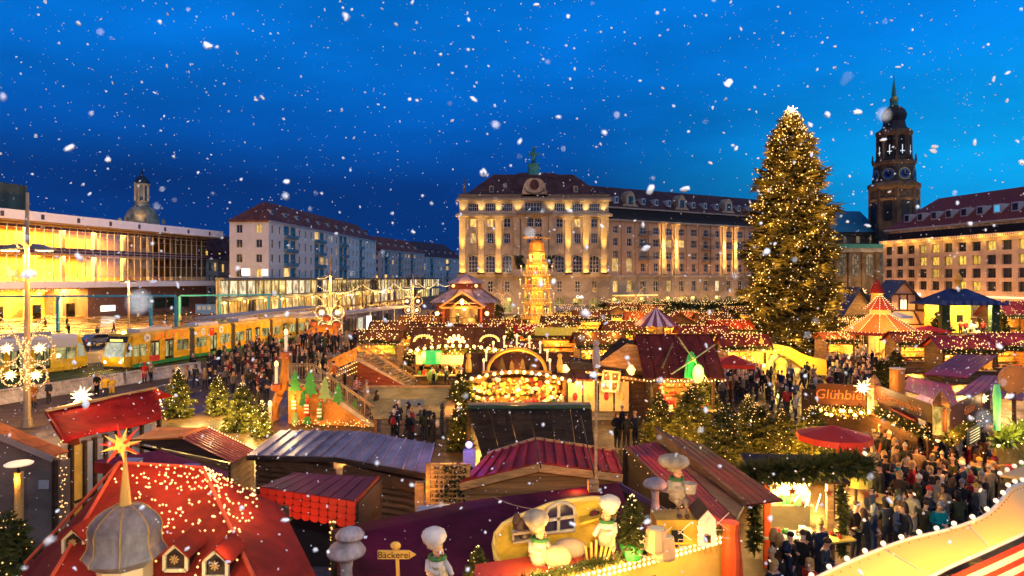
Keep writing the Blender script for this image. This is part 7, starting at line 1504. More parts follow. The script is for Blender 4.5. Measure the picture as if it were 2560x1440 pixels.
# ---- bakery diorama on the stall roof
cream2 = M('baker_white',(.58,.45,.29),.8,.35,3,.3); tanm = M('baker_tan',(.55,.36,.18),.7,.2,2); skinm = M('figure_face',(.62,.30,.13),.6)
YW = M('bakery_yellow',(.78,.44,.04),.5,.18,1.5,.1)
def bakery_wall():
    d = 11.8; t = thing('bakery_backdrop','curved yellow bakery wall panel with white arched window on the stall roof','scenery',(0,0,0)); out = [(1262,1420),(1240,1395),(1236,1360),(1240,1335),(1258,1312),(1290,1295),(1330,1280),(1375,1262),(1420,1252),(1480,1246),(1520,1247),(1536,1256),(1538,1275),(1532,1300),(1510,1330),(1480,1360),(1470,1420)]
    q = MB(); q.ext([at(a,b,d) for a,b in out][::-1],(0,.12,0)); q.build('wall_panel',YW,t); e = MB(); e.tube([at(a,b,d-.04) for a,b in out[:14]],.05,6); e.build('rim_moulding',M('bakery_rim',(.72,.48,.12),.5),t)
    wo = [(1357,1334),(1360,1290),(1372,1270),(1394,1259),(1418,1258),(1434,1268),(1438,1285),(1436,1325)]; f = MB(); f.tube([at(a,b,d-.1) for a,b in wo],.035,6,closed=True); f.bar(at(1397,1262,d-.1),at(1396,1330,d-.1),.05,.05); f.bar(at(1360,1302,d-.1),at(1436,1290,d-.1),.05,.05); fr = f.build('window_frame',cream2,t); q = MB(); q.ext([at(a,b,d-.03) for a,b in wo][::-1],(0,.02,0)); q.build('pane',M('bakery_glass',(.05,.035,.06),.15),fr)
    q = MB(); q.bar(at(1283,1350,d-.15),at(1330,1343,d-.15),.3,.04); q.bar(at(1283,1328,d-.15),at(1330,1322,d-.15),.3,.04); q.bar(at(1282,1326,d-.2),at(1283,1352,d-.2),.05,.04); q.build('shelf',tanm,t)
    for px,py,r in ((1300,1318,.09),(1312,1340,.11),(1322,1312,.1),(1292,1305,.08)): MB().lathe([(r*.6,-.1),(r,0),(r*.7,.12),(r*.3,.16)],10,at(px,py,d-.15)).build('jar',M('jar_dark',(.08,.04,.03),.2),t)
    MB().ball(at(1487,1289,d-.1),.1,10,6).build('round_pot',M('pot_maroon',(.10,.02,.02),.2),t); q = MB(); q.bar(at(1450,1303,d-.2),at(1520,1285,d-.2),.25,.04); q.build('shelf',YW,t)
    lamp(t,at(1330,1400,d-1.3),24,(1,.66,.2),.15); lamp(t,at(1500,1340,d-1.4),30,(1,.66,.2),.15); lamp(t,at(1420,1440,d-1.6),26,(1,.62,.2),.15)
bakery_wall()
def baker(label,px,py,d,h,face_dir=1,hat=1.0,bag=False,seat=False,bucket=False,wh=None):
    """stuffed baker mannequin with an oversized cap; py is where it stands"""
    p = at(px,py,d); t = thing('baker_figure',label,'figure',p,0); s = h; wm = wh or cream2; b = MB()
    # one continuous lathed coat-and-torso, arms and legs grown from it
    b.tube([(0,0,s*.30),(0,0,s*.40),(.01*face_dir,-.01,s*.52),(.02*face_dir,-.02,s*.62),(.03*face_dir,-.03,s*.68)],[.13*s,.15*s,.14*s,.12*s,.05*s],10)
    for sg in (-1,1):
        b.k = 1; b.tube([(sg*.05*s,0,s*.34),(sg*.07*s+(.1*s*face_dir if seat else 0),-(.18*s if seat else .03*s),s*(.26 if seat else .18)),(sg*.07*s+(.1*s*face_dir if seat else 0),-(.18*s if seat else .0),s*.03)],[.085*s,.07*s,.05*s],8)
        b.k = 0; b.tube([(sg*.11*s,-.01,s*.62),(sg*.17*s+.05*s*face_dir,-.08*s,s*.5),(sg*.10*s+.16*s*face_dir,-.18*s,s*.47)],[.05*s,.045*s,.035*s],7)
    b.build('body',[wm,M('baker_check',(.32,.22,.13),.8,.5,14,.2)],t,smooth=True); q = MB(); q.tube([(.03*face_dir*s,-.02*s,s*.27),(.03*face_dir*s,-.03*s,s*.40),(.04*face_dir*s,-.04*s,s*.56)],[.15*s,.16*s,.12*s],12); q.build('apron',M('apron_linen',(.62,.47,.27),.85,.35,5,.3),t,smooth=True)
    MB().bar((.1*s*face_dir-.03*s,-.13*s,s*.735),(.1*s*face_dir+.03*s,-.13*s,s*.735),.02*s,.018*s).build('moustache',woods['brown'],t)
    MB().ball((.04*s*face_dir,-.05*s,s*.76),.085*s,10,7,(1,1,1.1)).build('head',skinm,t,smooth=True); MB().ball((.04*s*face_dir+.07*s*face_dir,-.1*s,s*.755),.022*s,6,5).build('nose',skinm,t)
    for q in (-1,1): MB().ball((.04*s*face_dir+q*.03*s+.03*s*face_dir,-.125*s,s*.78),.012*s,6,4).build('eye',M('iron_black'),t)
    hm = MB(); hm.lathe([(.1*s,s*.81),(.12*s,s*.86),(.165*s*hat,s*.91),(.19*s*hat,s*.98),(.16*s*hat,s*1.06),(.06*s,s*1.11)],24,(-.03*s*face_dir,0,0)); hm.v = [((x+.03*s*face_dir)*(1+.05*math.cos(12*math.atan2(y,x+.03*s*face_dir)))-.03*s*face_dir,y*(1+.05*math.cos(12*math.atan2(y,x+.03*s*face_dir)))+.04*(z-s),z) for x,y,z in hm.v]; hm.build('cap',wm,t,smooth=True); hb = MB(); hb.lathe([(.102*s,s*.80),(.11*s,s*.86)],12,(0,-.01,0)); hb.build('cap_band',tanm,t)
    q = MB(); q.tube([(.12*s*math.cos(a)+.02*face_dir*s,.12*s*math.sin(a)-.02,s*.67) for a in np.linspace(0,2*PI,10)[:-1]],.03*s,6,closed=True); q.build('scarf',M('scarf_green',(.05,.16,.04),.7),t)
    if bag: MB().ball((.3*s,-.12*s,s*.42),.2*s,10,7,(1.1,.8,1)).build('flour_sack',tanm,t,smooth=True)
    if bucket: q = MB(); q.lathe([(.1*s,s*.44),(.13*s,s*.62),(.11*s,s*.61)],12,(.24*s,-.14*s,0)); q.build('bucket',wm,t)
    for a in (-1,1):   # shoes
        MB().ball((a*.07*s+(.1*s*face_dir if seat else 0),-(.22*s if seat else .04*s),s*.03),.05*s,8,5,(1,1.6,.7)).build('shoe',woods['brown'],t)
    return t
baker('baker figure in huge white cap hauling a flour sack before the yellow wall',1345,1452,11.0,1.05,1,1.05,True)
baker('baker figure in bright white apron leaning over the dough trough',1520,1395,11.2,.95,-1,1.0,wh=M('baker_bright',(.74,.62,.42),.7))
baker('big-capped baker figure seated high on the little stove with a bucket',1688,1285,11.8,.95,1,1.5,seat=True,bucket=True)
baker('baker figure with floppy cap peering up at the bottom edge',1090,1500,10.2,1.0,1,1.0,wh=M('baker_grey',(.55,.48,.42),.7))
def props():
    d = 11.2; t = thing('dough_trough','wooden dough trough with tools standing between the two bakers','trough',at(1440,1440,d)); q = MB(); q.ext([(-.4,0,.12),(.45,0,.2),(.5,0,.32),(-.45,0,.26)],(0,.4,0)); q.build('trough',tanm,t); MB().ball((-.1,.1,.42),.24,10,7,(1.3,.8,.7)).build('dough',M('dough_tan',(.55,.36,.2),.7),t,smooth=True)
    for x in (-.4,.4): MB().bar((x,.2,0),(x*.8,.2,.16),.05,.05).build('leg',woods['honey'],t)
    for k in range(6): MB().bar((.2+k*.05,-.12,.1),(.15+k*.09,-.1,.55+.05*(k % 3)),.03,.03).build('tool',goldm,t)
    t = thing('toy_stove','cream toy stove house with tiny doors under the seated baker','scenery',at(1700,1350,11.7)); q = MB(); q.bb(-.45,.25,-.2,.35,0,.42); q.build('stove_body',YW,t); q = MB(); q.ext([(.25,-.25,.0),(.55,-.25,.0),(.55,-.25,.45),(.4,-.25,.62),(.25,-.25,.45)],(0,.5,0)); q.build('stove_house',M('baker_bright'),t); MB().bb(-.2,.0,-.23,-.2,.05,.25).build('stove_door',M('door_black'),t); MB().bb(.36,.46,-.28,-.25,.05,.2).build('house_door',M('door_black'),t); q = MB(); q.poly([(.22,-.28,.46),(.4,-.28,.66),(.4,.3,.66),(.22,.3,.46)],.03); q.build('house_roof',woods['dark'],t); lamp(t,(0.1,-.8,.4),9,PALE,.08)
    t = thing('potted_fir','small lit fir in a green pot beside the bright baker','tree',at(1580,1395,11.3)); me,tr,tips = fir_variant(0); ob('crown',me,t,(0,0,.22),sc=.85); MB().lathe([(.16,0),(.22,.24),(.23,.28)],8).build('pot',M('pot_green',(.05,.30,.05),.4),t); bulbs('fairy_lights',[tuple(p*.87+np.array((0,0,.22))) for p in tips[:50]],.014,B_HOT,t); lamp(t,(0,-.6,.5),10,GOLD,.1)
    for i,(px,py,s) in enumerate(((1640,1375,.25),(1660,1395,.2))): o = tag(MB().lathe([(.18,0),(.2,.05),(.17,.3),(.16,.36)],10,at(px,py,11.1)).build('log_stump',tanm),['larger tree stump beside the potted fir','smaller stump in front of the toy stove'][i],'stump'); MB().lathe([(.14,.361),(.12,.37)],10,at(px,py,11.1)).build('cut_face',creamm,o)
    q = thing('gingerbread_sign','yellow wooden arrow sign reading Bäckerei on a post','sign',at(992,1440,11.0)); pr = [(-.31,-.07),(.2,-.07),(.32,0),(.2,.07),(-.31,.07)]; b = MB(); b.ext([(x,-.03,.36+z) for x,z in pr],(0,.03,0)); b.build('arrow_board',M('sign_amber',(.72,.42,.08),.5),q); MB().bar((.04,.02,-.6),(0,.02,.45),.07,.05).build('post',M('sign_amber'),q); text('letters','Bäckerei',.155,M('sign_ink',(.06,.03,.01),.6),q,(-.04,-.036,.357),(PI/2,0,0),.003); MB().ball((-.02,0,.5),.09,8,5,(1,.5,.8)).build('finial',M('sign_amber'),q); lamp(q,(.2,-1.0,.2),9,WARM,.1)
    for i,(px,py,d_,s) in enumerate(((866,1452,11.6,1.0),(1638,1258,13.2,.72))):
        m = thing('mushroom',['giant white model mushroom pair at the front of the purple roof','pale model mushroom standing behind the seated baker'][i],'mushroom',at(px,py,d_)); wm = M('mushroom_white',(.36,.31,.32),.8,.35,4,.3); cap = [(.03,0),(.32,.02),(.34,.08),(.27,.18),(.12,.25),(.02,.27)]
        MB().lathe([(.14*s,-.3),(.1*s,.2*s),(.13*s,.46*s)],10).build('stem',wm,m,smooth=True); MB().lathe([(a*s,.44*s+b*s) for a,b in cap],16).build('cap',wm,m,smooth=True)
        if i == 0: MB().lathe([(.08,.6),(.09,.75)],10,(.05,.05,0)).build('stem',wm,m); MB().lathe([(a*.75,.72+b*.75) for a,b in cap],16,(.05,.05,0)).build('cap',wm,m,smooth=True)
        else: MB().lathe([(a*s*.8,.36*s+b*s*.7) for a,b in cap],14,(.24,-.05,0)).build('cap',wm,m,smooth=True)
    fir('small fir with pale lights below the yellow bakery wall',at(1195,1475,11.2),.75,2,40,.013,B_HOT,8)
    # bread basket at the wall foot
    k = thing('bread_basket','basket of loaves at the foot of the yellow wall','basket',at(1285,1432,11.0)); MB().lathe([(.16,-.08),(.22,.06)],12).build('basket',tanm,k); q = MB(); [q.ball((R.uniform(-.13,.13),R.uniform(-.1,.1),.08+R.uniform(0,.05)),.07,7,5,(1.5,1,.8)) for _ in range(8)]; q.build('loaves',M('bread',(.45,.2,.06),.6),k)
props()
def front_ledge():
    t = thing('bakery_stall_front','bakery stall edge with garland, twin bulb rows and orange-red corner post','stall',(0,0,0)); a,b = at(1180,1475,10.0),at(1836,1312,12.6); rm = M('ledge_red',(.45,.05,.02),.5,.2,2)
    q = MB(); q.poly([a+Vector((0,0,-.02)),b+Vector((0,0,-.02)),b+Vector((-.5,1.1,0)),at(1235,1440,11.4),a+Vector((0,.9,0))],.06); q.build('roof_ledge',rm,t)
    path = catenary(a+Vector((0,-.08,.03)),b+Vector((0,-.08,.03)),12,.06); garland('ledge_garland',path,.13,420,t,60,.014,B_WARM,5)
    for r in range(2): g = MB(); [g.ball((p.x,p.y-.12,p.z-.10-.085*r),.032,7,5) for p in catenary(a,b,52,.06)]; stuff(g.build('bulb_row',B_HOT,t))
    MB().poly([a+Vector((0,-.03,-.06)),b+Vector((0,-.03,-.06)),b+Vector((0,-.03,-.9)),a+Vector((0,-.03,-.9))][::-1],.05).build('fascia',M('fascia_gold',(.75,.45,.08),.5,.2,2),t)
    for px,py in ((1572,1392),(1783,1316)): MB().ball(at(px,py,11.3 if px < 1700 else 12.2),.055,8,6).build('globe_lamp',B_HOT,t); lamp(t,at(px,py,11.1 if px < 1700 else 12.0)+Vector((0,-.15,.05)),12,PALE,.06)
    for f in (.25,.5,.75): p = a.lerp(b,f); lamp(t,p+Vector((0,-.6,-.25)),9,(1,.7,.2),.15)
    # orange-red post and draped cloth
    q = MB(); q.lathe([(.15,2.0),(.17,3.6),(.13,4.0),(.16,4.2)],10,(X(1826,12.3),12.3,0)); q.build('corner_post',M('post_orange',(.72,.10,.02),.45,.2,2),t); q = MB(); q.lathe([(.34,1.2),(.26,2.2),(.2,3.4),(.14,4.1)],14,(X(1828,12.5),12.5,0)); q.build('red_drape',M('drape_red',(.68,.06,.015),.55,.3,6,.4,stretch=(3,3,.3)),t,smooth=True); lamp(t,at(1800,1400,11.2),12,(1,.35,.1),.1)
    g = MB()
    for k in range(5): c = at(1610+k*48,1395-k*12,11.0); g.tube([c+Vector((.14*math.cos(q_*2.1),0,.09*math.sin(q_*3.3)+.06*q_)) for q_ in range(7)],.008,4)
    g.build('light_cable',M('cable_pale',(.6,.45,.3),.6),t)
front_ledge()
# ---- long red plank roofs running diagonally
def plank_roofs():
    rm = M('planks_red',(.34,.032,.014),.5,.4,1.2,.3,rnd=.25)
    t = thing('red_plank_stall','long stall with glossy red plank roof running down to the bakery corner','stall',(0,0,0)); l0,l1,r0,r1 = at(1562,1117,21.5),at(1800,1345,13.2),at(1640,1103,22.6),at(1842,1300,14.0); n = 7
    for i in range(n): f0,f1 = i/n,(i+1)/n-.02; q = MB(); q.poly([l0.lerp(r0,f0),l1.lerp(r1,f0),l1.lerp(r1,f1),l0.lerp(r0,f1)],.04); q.build('roof_plank',rm,t)
    q = MB(); q.ext([l0+Vector((.05,0,-.05)),l1+Vector((.05,0,-.05)),Vector((l1.x+.05,l1.y,0)),Vector((l0.x+.05,l0.y,0))],(.06,.03,0)); q.build('side_wall',woods['dark'],t); MB().bar(l0,l1,.06,.12).build('eave_board',woods['brown'],t); bulbs('eave_lights',[l0.lerp(l1,f)+Vector((-.05,0,-.08)) for f in np.linspace(0,1,12)],.02,B_WARM,t)
    p0,p1 = at(1640,1075,23),at(1860,1262,15.5); q = MB(); q.poly([r0+Vector((0,0,.02)),r1+Vector((0,0,.02)),p1,p0],.06); q.build('clerestory_wall',woods['brown'],t); MB().bar(p0+Vector((0,0,.05)),p1+Vector((0,0,.05)),.12,.14).build('ridge_board',woods['brown'],t)
    s0,s1 = at(1760,1112,22.6),at(1960,1250,16.0); n = 5
    for i in range(n): f0,f1 = i/n,(i+1)/n-.02; q = MB(); q.poly([p0.lerp(s0,f0),p1.lerp(s1,f0),p1.lerp(s1,f1),p0.lerp(s0,f1)],.04); q.build('roof_plank',roofs['maroon'],t)
    for p in (l0,l1,s0): MB().bb(-.07,.07,-.07,.07,0,p.z-.08).build('post',woods['dark'],t,(p.x,p.y,0))
    lamp(t,at(1760,1290,12.8)+Vector((-.2,0,.4)),26,(1,.3,.06),.2); lamp(t,at(1850,1140,17.5)+Vector((0,0,.9)),44,(1,.4,.08),.2); lamp(t,at(1660,1120,19)+Vector((0,0,1)),44,(1,.42,.08),.2)
    # garlanded food stall with blazing counter
    c = at(1985,1300,20.4); t = thing('garlanded_food_stall','food stall draped in thick fir garland over a blazing bright counter','stall',(c.x,c.y,0),-.12); w,dp = 1.5,1.5
    MB().bb(-w/2,w/2,.9,.96,0,2.6).build('back_wall',M('tin_gold',(.75,.58,.25),.35,.2,2,metal=.3),t); MB().bb(-w/2-.25,w/2+.2,-.5,.15,.85,.93).build('counter_top',M('steel_bright',(.7,.66,.55),.3,metal=.3),t); MB().bb(-w/2-.2,w/2+.15,-.42,-.36,0,.85).build('counter_front',woods['honey'],t)
    for s in (-1,1): MB().bb(-.09,.09,-.09,.09,0,2.7).build('post',woods['honey'] if s > 0 else M('post_orange'),t,(s*(w/2+.15),-.4,0))
    q = MB(); q.poly([(-w/2-.6,-.8,2.75),(w/2+.6,-.8,2.75),(w/2+.6,1.2,3.0),(-w/2-.6,1.2,3.0)],.08); q.build('roof',woods['dark'],t); goods(t,-w/2,w/2,-.2,.93,26,.1,5); goods(t,-w/2,w/2,.6,1.6,20,.12,6); MB().bb(-w/2,w/2,.5,.88,1.55,1.6).build('shelf',woods['pale'],t)
    q = MB(); [q.bar((-.7+.3*k,-.4,2.3-.15*k),(-.2+.3*k,.7,1.9),.03) for k in range(5)]; q.build('pipes',M('steel_bright'),t)
    garland('roof_garland',[(-w/2-1.3,-.6,2.6),(-w/2-.6,-.8,2.95),(0,-.95,3.1),(w/2+.5,-.9,3.3),(w/2+1.0,-.8,3.2)],.5,620,t,0,seed=4); garland('post_garland',[(-w/2-.55,-.55,z) for z in (2.9,2.2,1.4,.6)],.3,420,t,12,.015,B_WARM); garland('post_garland',[(w/2+.5,-.45,z) for z in (2.6,2.0,1.3,.5)],.25,380,t,0)
    for k in range(7): x = -1.4+k*.5; q = MB(); q.ext([((.1 if i % 2 else .22)*math.cos(PI/2+i*PI/5)*.6+x,-1.25,2.55+.12*(k % 2)+(.1 if i % 2 else .22)*math.sin(PI/2+i*PI/5)*.6) for i in range(10)],(0,.03,0)); q.build('wooden_star',M('star_wood%d' % (k % 2),[(.6,.12,.03),(.65,.32,.08)][k % 2],.5),t)
    for x in (-.5,.5): lamp(t,(x,.2,2.3),130,(1,.76,.32),.08)
    lamp(t,(0,-1.2,2.0),60,(1,.62,.2),.15)
plank_roofs()
# ---- drink stalls at the right with written boards
def sign_board(t,a,b,h,txt,size,col=(1,.3,.1),es=.05):
    a,b = Vector(a),Vector(b); d = b-a; o = ob('sign_board',None,t,(a+b)/2,rot=(0,-math.asin(d.z/d.length),math.atan2(d.y,d.x))); L = d.length; q = MB(); q.bb(-L/2,L/2,0,.08,-h/2,h/2); q.build('board',M('sign_timber',(.06,.022,.01),.6,.3,2),o); text('letters',txt,size,M('letters_amber',(.32,.11,.03),.5,emit=col,es=es),o,(0,-.015,0),(PI/2,0,0),.01,shear=.15)
def drink_stalls():
    plum = M('wet_plum_sheet',(.30,.03,.05),.5,.4,1.2,.2)
    t = thing('hot_beer_stall','mulled drink stall with dark boards reading Glühbier and Feuerzangenbowle','stall',(0,0,0)); d0 = 33.0
    a,b = at(2042,985,d0),at(2165,990,d0-1.0); sign_board(t,a,b,1.05,'Glühbier',.66); c,e = at(2185,985,31.5),at(2330,1042,26.5); sign_board(t,c+Vector((0,0,.1)),e+Vector((0,0,.1)),.75,'Feuerzangenbowle',.47)
    for p,q_ in ((a,b),(c,e)):
        u = (q_-p); rz = math.atan2(u.y,u.x); garland('eave_garland',catenary(p+Vector((0,-.1,-.75)),q_+Vector((0,-.1,-.75)),8,.05),.3,300,t,130,.03,B_WARM,int(p.x*3)); g = MB(); [g.ball(p.lerp(q_,f)+Vector((R.uniform(-.1,.1),-.35,-.8+R.uniform(-.12,.12))),.085,8,5) for f in np.linspace(.02,.98,9)]; stuff(g.build('globe_lights',B_HOT,t))
        for f in (.25,.75): lamp(t,p.lerp(q_,f)+Vector((0,-.9,-.9)),85,WARM,.12)
        MB().poly([Vector((p.x,p.y+.3,1.05)),Vector((q_.x,q_.y+.3,1.05)),Vector((q_.x,q_.y+.3,0)),Vector((p.x,p.y+.3,0))][::-1],.06).build('counter_front',woods['red'],t); MB().poly([p+Vector((.2,2.2,-.1)),q_+Vector((.5,1.8,-.1)),Vector((q_.x+.5,q_.y+1.8,0)),Vector((p.x+.2,p.y+2.2,0))][::-1],.06).build('back_wall',woods['dark'],t)
    # roofs behind the boards
    n = 7
    def sheets(P,m,n=7):
        for i in range(n): f0,f1 = i/n,(i+1)/n-.015; q = MB(); q.poly([P[0].lerp(P[1],f0),P[0].lerp(P[1],f1),P[3].lerp(P[2],f1),P[3].lerp(P[2],f0)],.05); q.build('roof_sheet',m,t)
    sheets([at(2262,975,33.5),at(2400,1015,31),at(2378,962,37.5),at(2270,940,38.5)],plum); sheets([at(2310,935,39),at(2420,944,38),at(2495,888,45),at(2390,886,46)],plum,8); sheets([at(2385,985,34),at(2560,1000,33),at(2560,940,39),at(2456,938,39.5)],M('wet_mauve_sheet',(.22,.06,.09),.5,.25,1.2,.1),8); sheets([at(2222,1018,29.5),at(2290,1052,27),at(2300,1040,28.4),at(2236,1008,31)],roofs['red'],5); sheets([at(2288,1000,30),at(2380,1038,28),at(2392,1018,30),at(2300,985,32)],M('magenta_sheet',(.38,.03,.08),.35,.2,1),6)
    p = at(2243,985,33); o = MB().cyl((p.x,p.y,p.z-.4),(p.x,p.y,Z(922,33)),.34,n=16).build('round_chimney',M('chimney_copper',(.50,.20,.04),.4,.15,1,metal=.3),t); MB().cyl((p.x,p.y,Z(922,33)),(p.x,p.y,Z(922,33)+.04),.37,n=16).build('chimney_rim',creamm,o)
    for px,py,d,w in ((2186,990,31.8,.33),(2352,1042,26,.3)):    # lanterns
        p = at(px,py,d); o = MB().lathe([(w,-.85),(w*1.05,.55),(w*.6,.8),(.06,1.0)],6,p).build('lantern_frame',woods['brown'],t); q = MB(); q.lathe([(w*1.03,-.7),(w*1.07,.42)],6,p); q.build('lantern_glass',lit_pane('lantern_glow',(.6,.3,.03),(1,.66,.14),1.4,5,.3),o); lamp(t,p+Vector((0,-.8,0)),45,GOLD,.1)
    lamp(t,at(2380,900,38)+Vector((-1.5,-1,2.0)),120,(1,.35,.3),.4); lamp(t,at(2330,960,31)+Vector((0,-.5,1.2)),40,(1,.3,.3),.3)  # added pink lamps hanging free, they tint the plum roofs
    t2 = thing('round_barrel_sign','big round wooden barrel-end sign above the plum roofs at the right edge','sign',at(2537,950,33)); MB().cyl((0,0,0),(0,.25,0),.68,n=24).build('barrel_end',M('barrel_wood',(.52,.24,.06),.5,.2,2),t2); MB().cyl((0,.05,-2.6),(0,.05,-.6),.09,n=8).build('post',woods['brown'],t2); q = MB(); q.tube([(.69*math.cos(a),-.01,.69*math.sin(a)) for a in np.linspace(0,2*PI,24)[:-1]],.035,5,closed=True); q.build('hoop',woods['honey'],t2); lamp(t2,(-.4,-1.3,.3),26,WARM,.1)
    t3 = thing('corner_drink_stall','corner drink stall with slanted gold lettering and chalk menu board','stall',(0,0,0)); a,b = at(2362,1052,25.5),at(2475,998,30.5); sign_board(t3,a,b,.9,'Glühbier',.5,(1,.45,.08)); garland('eave_garland',catenary(a+Vector((0,-.1,-.65)),b+Vector((0,-.1,-.65)),8,.05),.34,330,t3,90,.03,B_WARM,8); MB().poly([Vector((a.x+.1,a.y+.3,1.05)),Vector((b.x,b.y+.3,1.05)),Vector((b.x,b.y+.3,0)),Vector((a.x+.1,a.y+.3,0))][::-1],.06).build('counter_front',woods['honey'],t3); MB().poly([a+Vector((.6,2,-.2)),b+Vector((.6,2,-.2)),Vector((b.x+.6,b.y+2,0)),Vector((a.x+.6,a.y+2,0))][::-1],.06).build('back_wall',woods['dark'],t3)
    m0,m1 = at(2418,1118,24.2),at(2452,1098,25.2); o = MB().poly([m0,m1,m1+Vector((0,0,.62)),m0+Vector((0,0,.62))],.04).build('menu_board',M('chalk_black',(.02,.02,.02),.6),t3); q = MB(); [q.bar(m0.lerp(m1,.15)+Vector((0,-.03,.1+k*.1)),m0.lerp(m1,.85)+Vector((0,-.03,.1+k*.1)),.01,.03) for k in range(5)]; q.build('menu_lines',M('chalk_white',(.8,.8,.75),.7),o)
    g = MB(); g.lathe([(.1,0),(.14,1.3),(.09,1.7)],8,at(2492,1075,25)); g.build('green_column',M('column_green_lit',(.1,.4,.18),.4,emit=(.1,1,.35),es=.22),t3); lamp(t3,at(2540,1060,24.5),60,(1,.7,.16),.15); lamp(t3,at(2400,1070,24.6),90,WARM,.15); goods(t3,X(2510,25),X(2600,25),25.2,1.2,50,.16,4)
    MB().bb(X(2490,26.5),X(2640,26),26.5,26.6,0,2.6).build('lit_back_wall',M('booth_gold',(.45,.3,.06),.6,.6,3),t3); garland('booth_garland',[(X(2495,25.3),25.3,2.5),(X(2560,25.3),25.3,3.0),(X(2620,25.3),25.3,2.6)],.5,420,t3,60,.03,B_HOT,14,M('lit_leaves',(.12,.16,.03),.7)); MB().bb(X(2490,25),X(2640,25),24.9,25.0,0,1.05).build('counter_front',woods['brown'],t3)
    star('large white-gold paper star above the Glühbier board',at(2156,968,31.5),.40,B_HOT,50); star('smaller paper star behind the large one above the Glühbier board',at(2174,954,33),.24,B_HOT,20); star('little paper star at the corner of the gold-lettered drink stall',at(2457,995,29.6),.26,B_HOT,20)
drink_stalls()
# ---- yellow bar tables
def table(label,p,w,rz,z=1.05):
    t = thing('bar_table',label,'table',(p[0],p[1],0),rz); MB().bb(-w/2,w/2,-w/2,w/2,z,z+.05).build('table_top',M('table_yellow',(.78,.52,.08),.4,.12,2),t); MB().cyl((0,0,z+.051),(0,0,z+.06),.11,n=16).build('centre_hole',woods['dark'],t); MB().cyl((0,0,0),(0,0,z),.06,n=8).build('leg',woods['brown'],t); MB().cyl((0,0,0),(0,0,.04),.3,n=12).build('foot',woods['brown'],t)
    for k in range(3): q = MB(); x,y = R.uniform(-.3,.3)*w,R.uniform(-.3,.3)*w; q.cyl((x,y,z+.05),(x,y,z+.15),.045,n=8); m = q.build('mug',M('mug_red',(.4,.04,.03),.4),t)
table('yellow square bar table with round hole near the food stall counter',onz(2082,1338,1.1),.88,.25); table('yellow bar table among the drinkers under the trees',onz(2215,1248,1.1),1.0,.7); table('yellow bar table tucked behind the man in the dark jacket',onz(2150,1295,1.1),.7,.4)
parasol('small yellow domed parasol above the drinkers',onz(2140,1350),.48,2.05,M('parasol_yellow',(.80,.50,.06),.6),10,0,drop=.26)
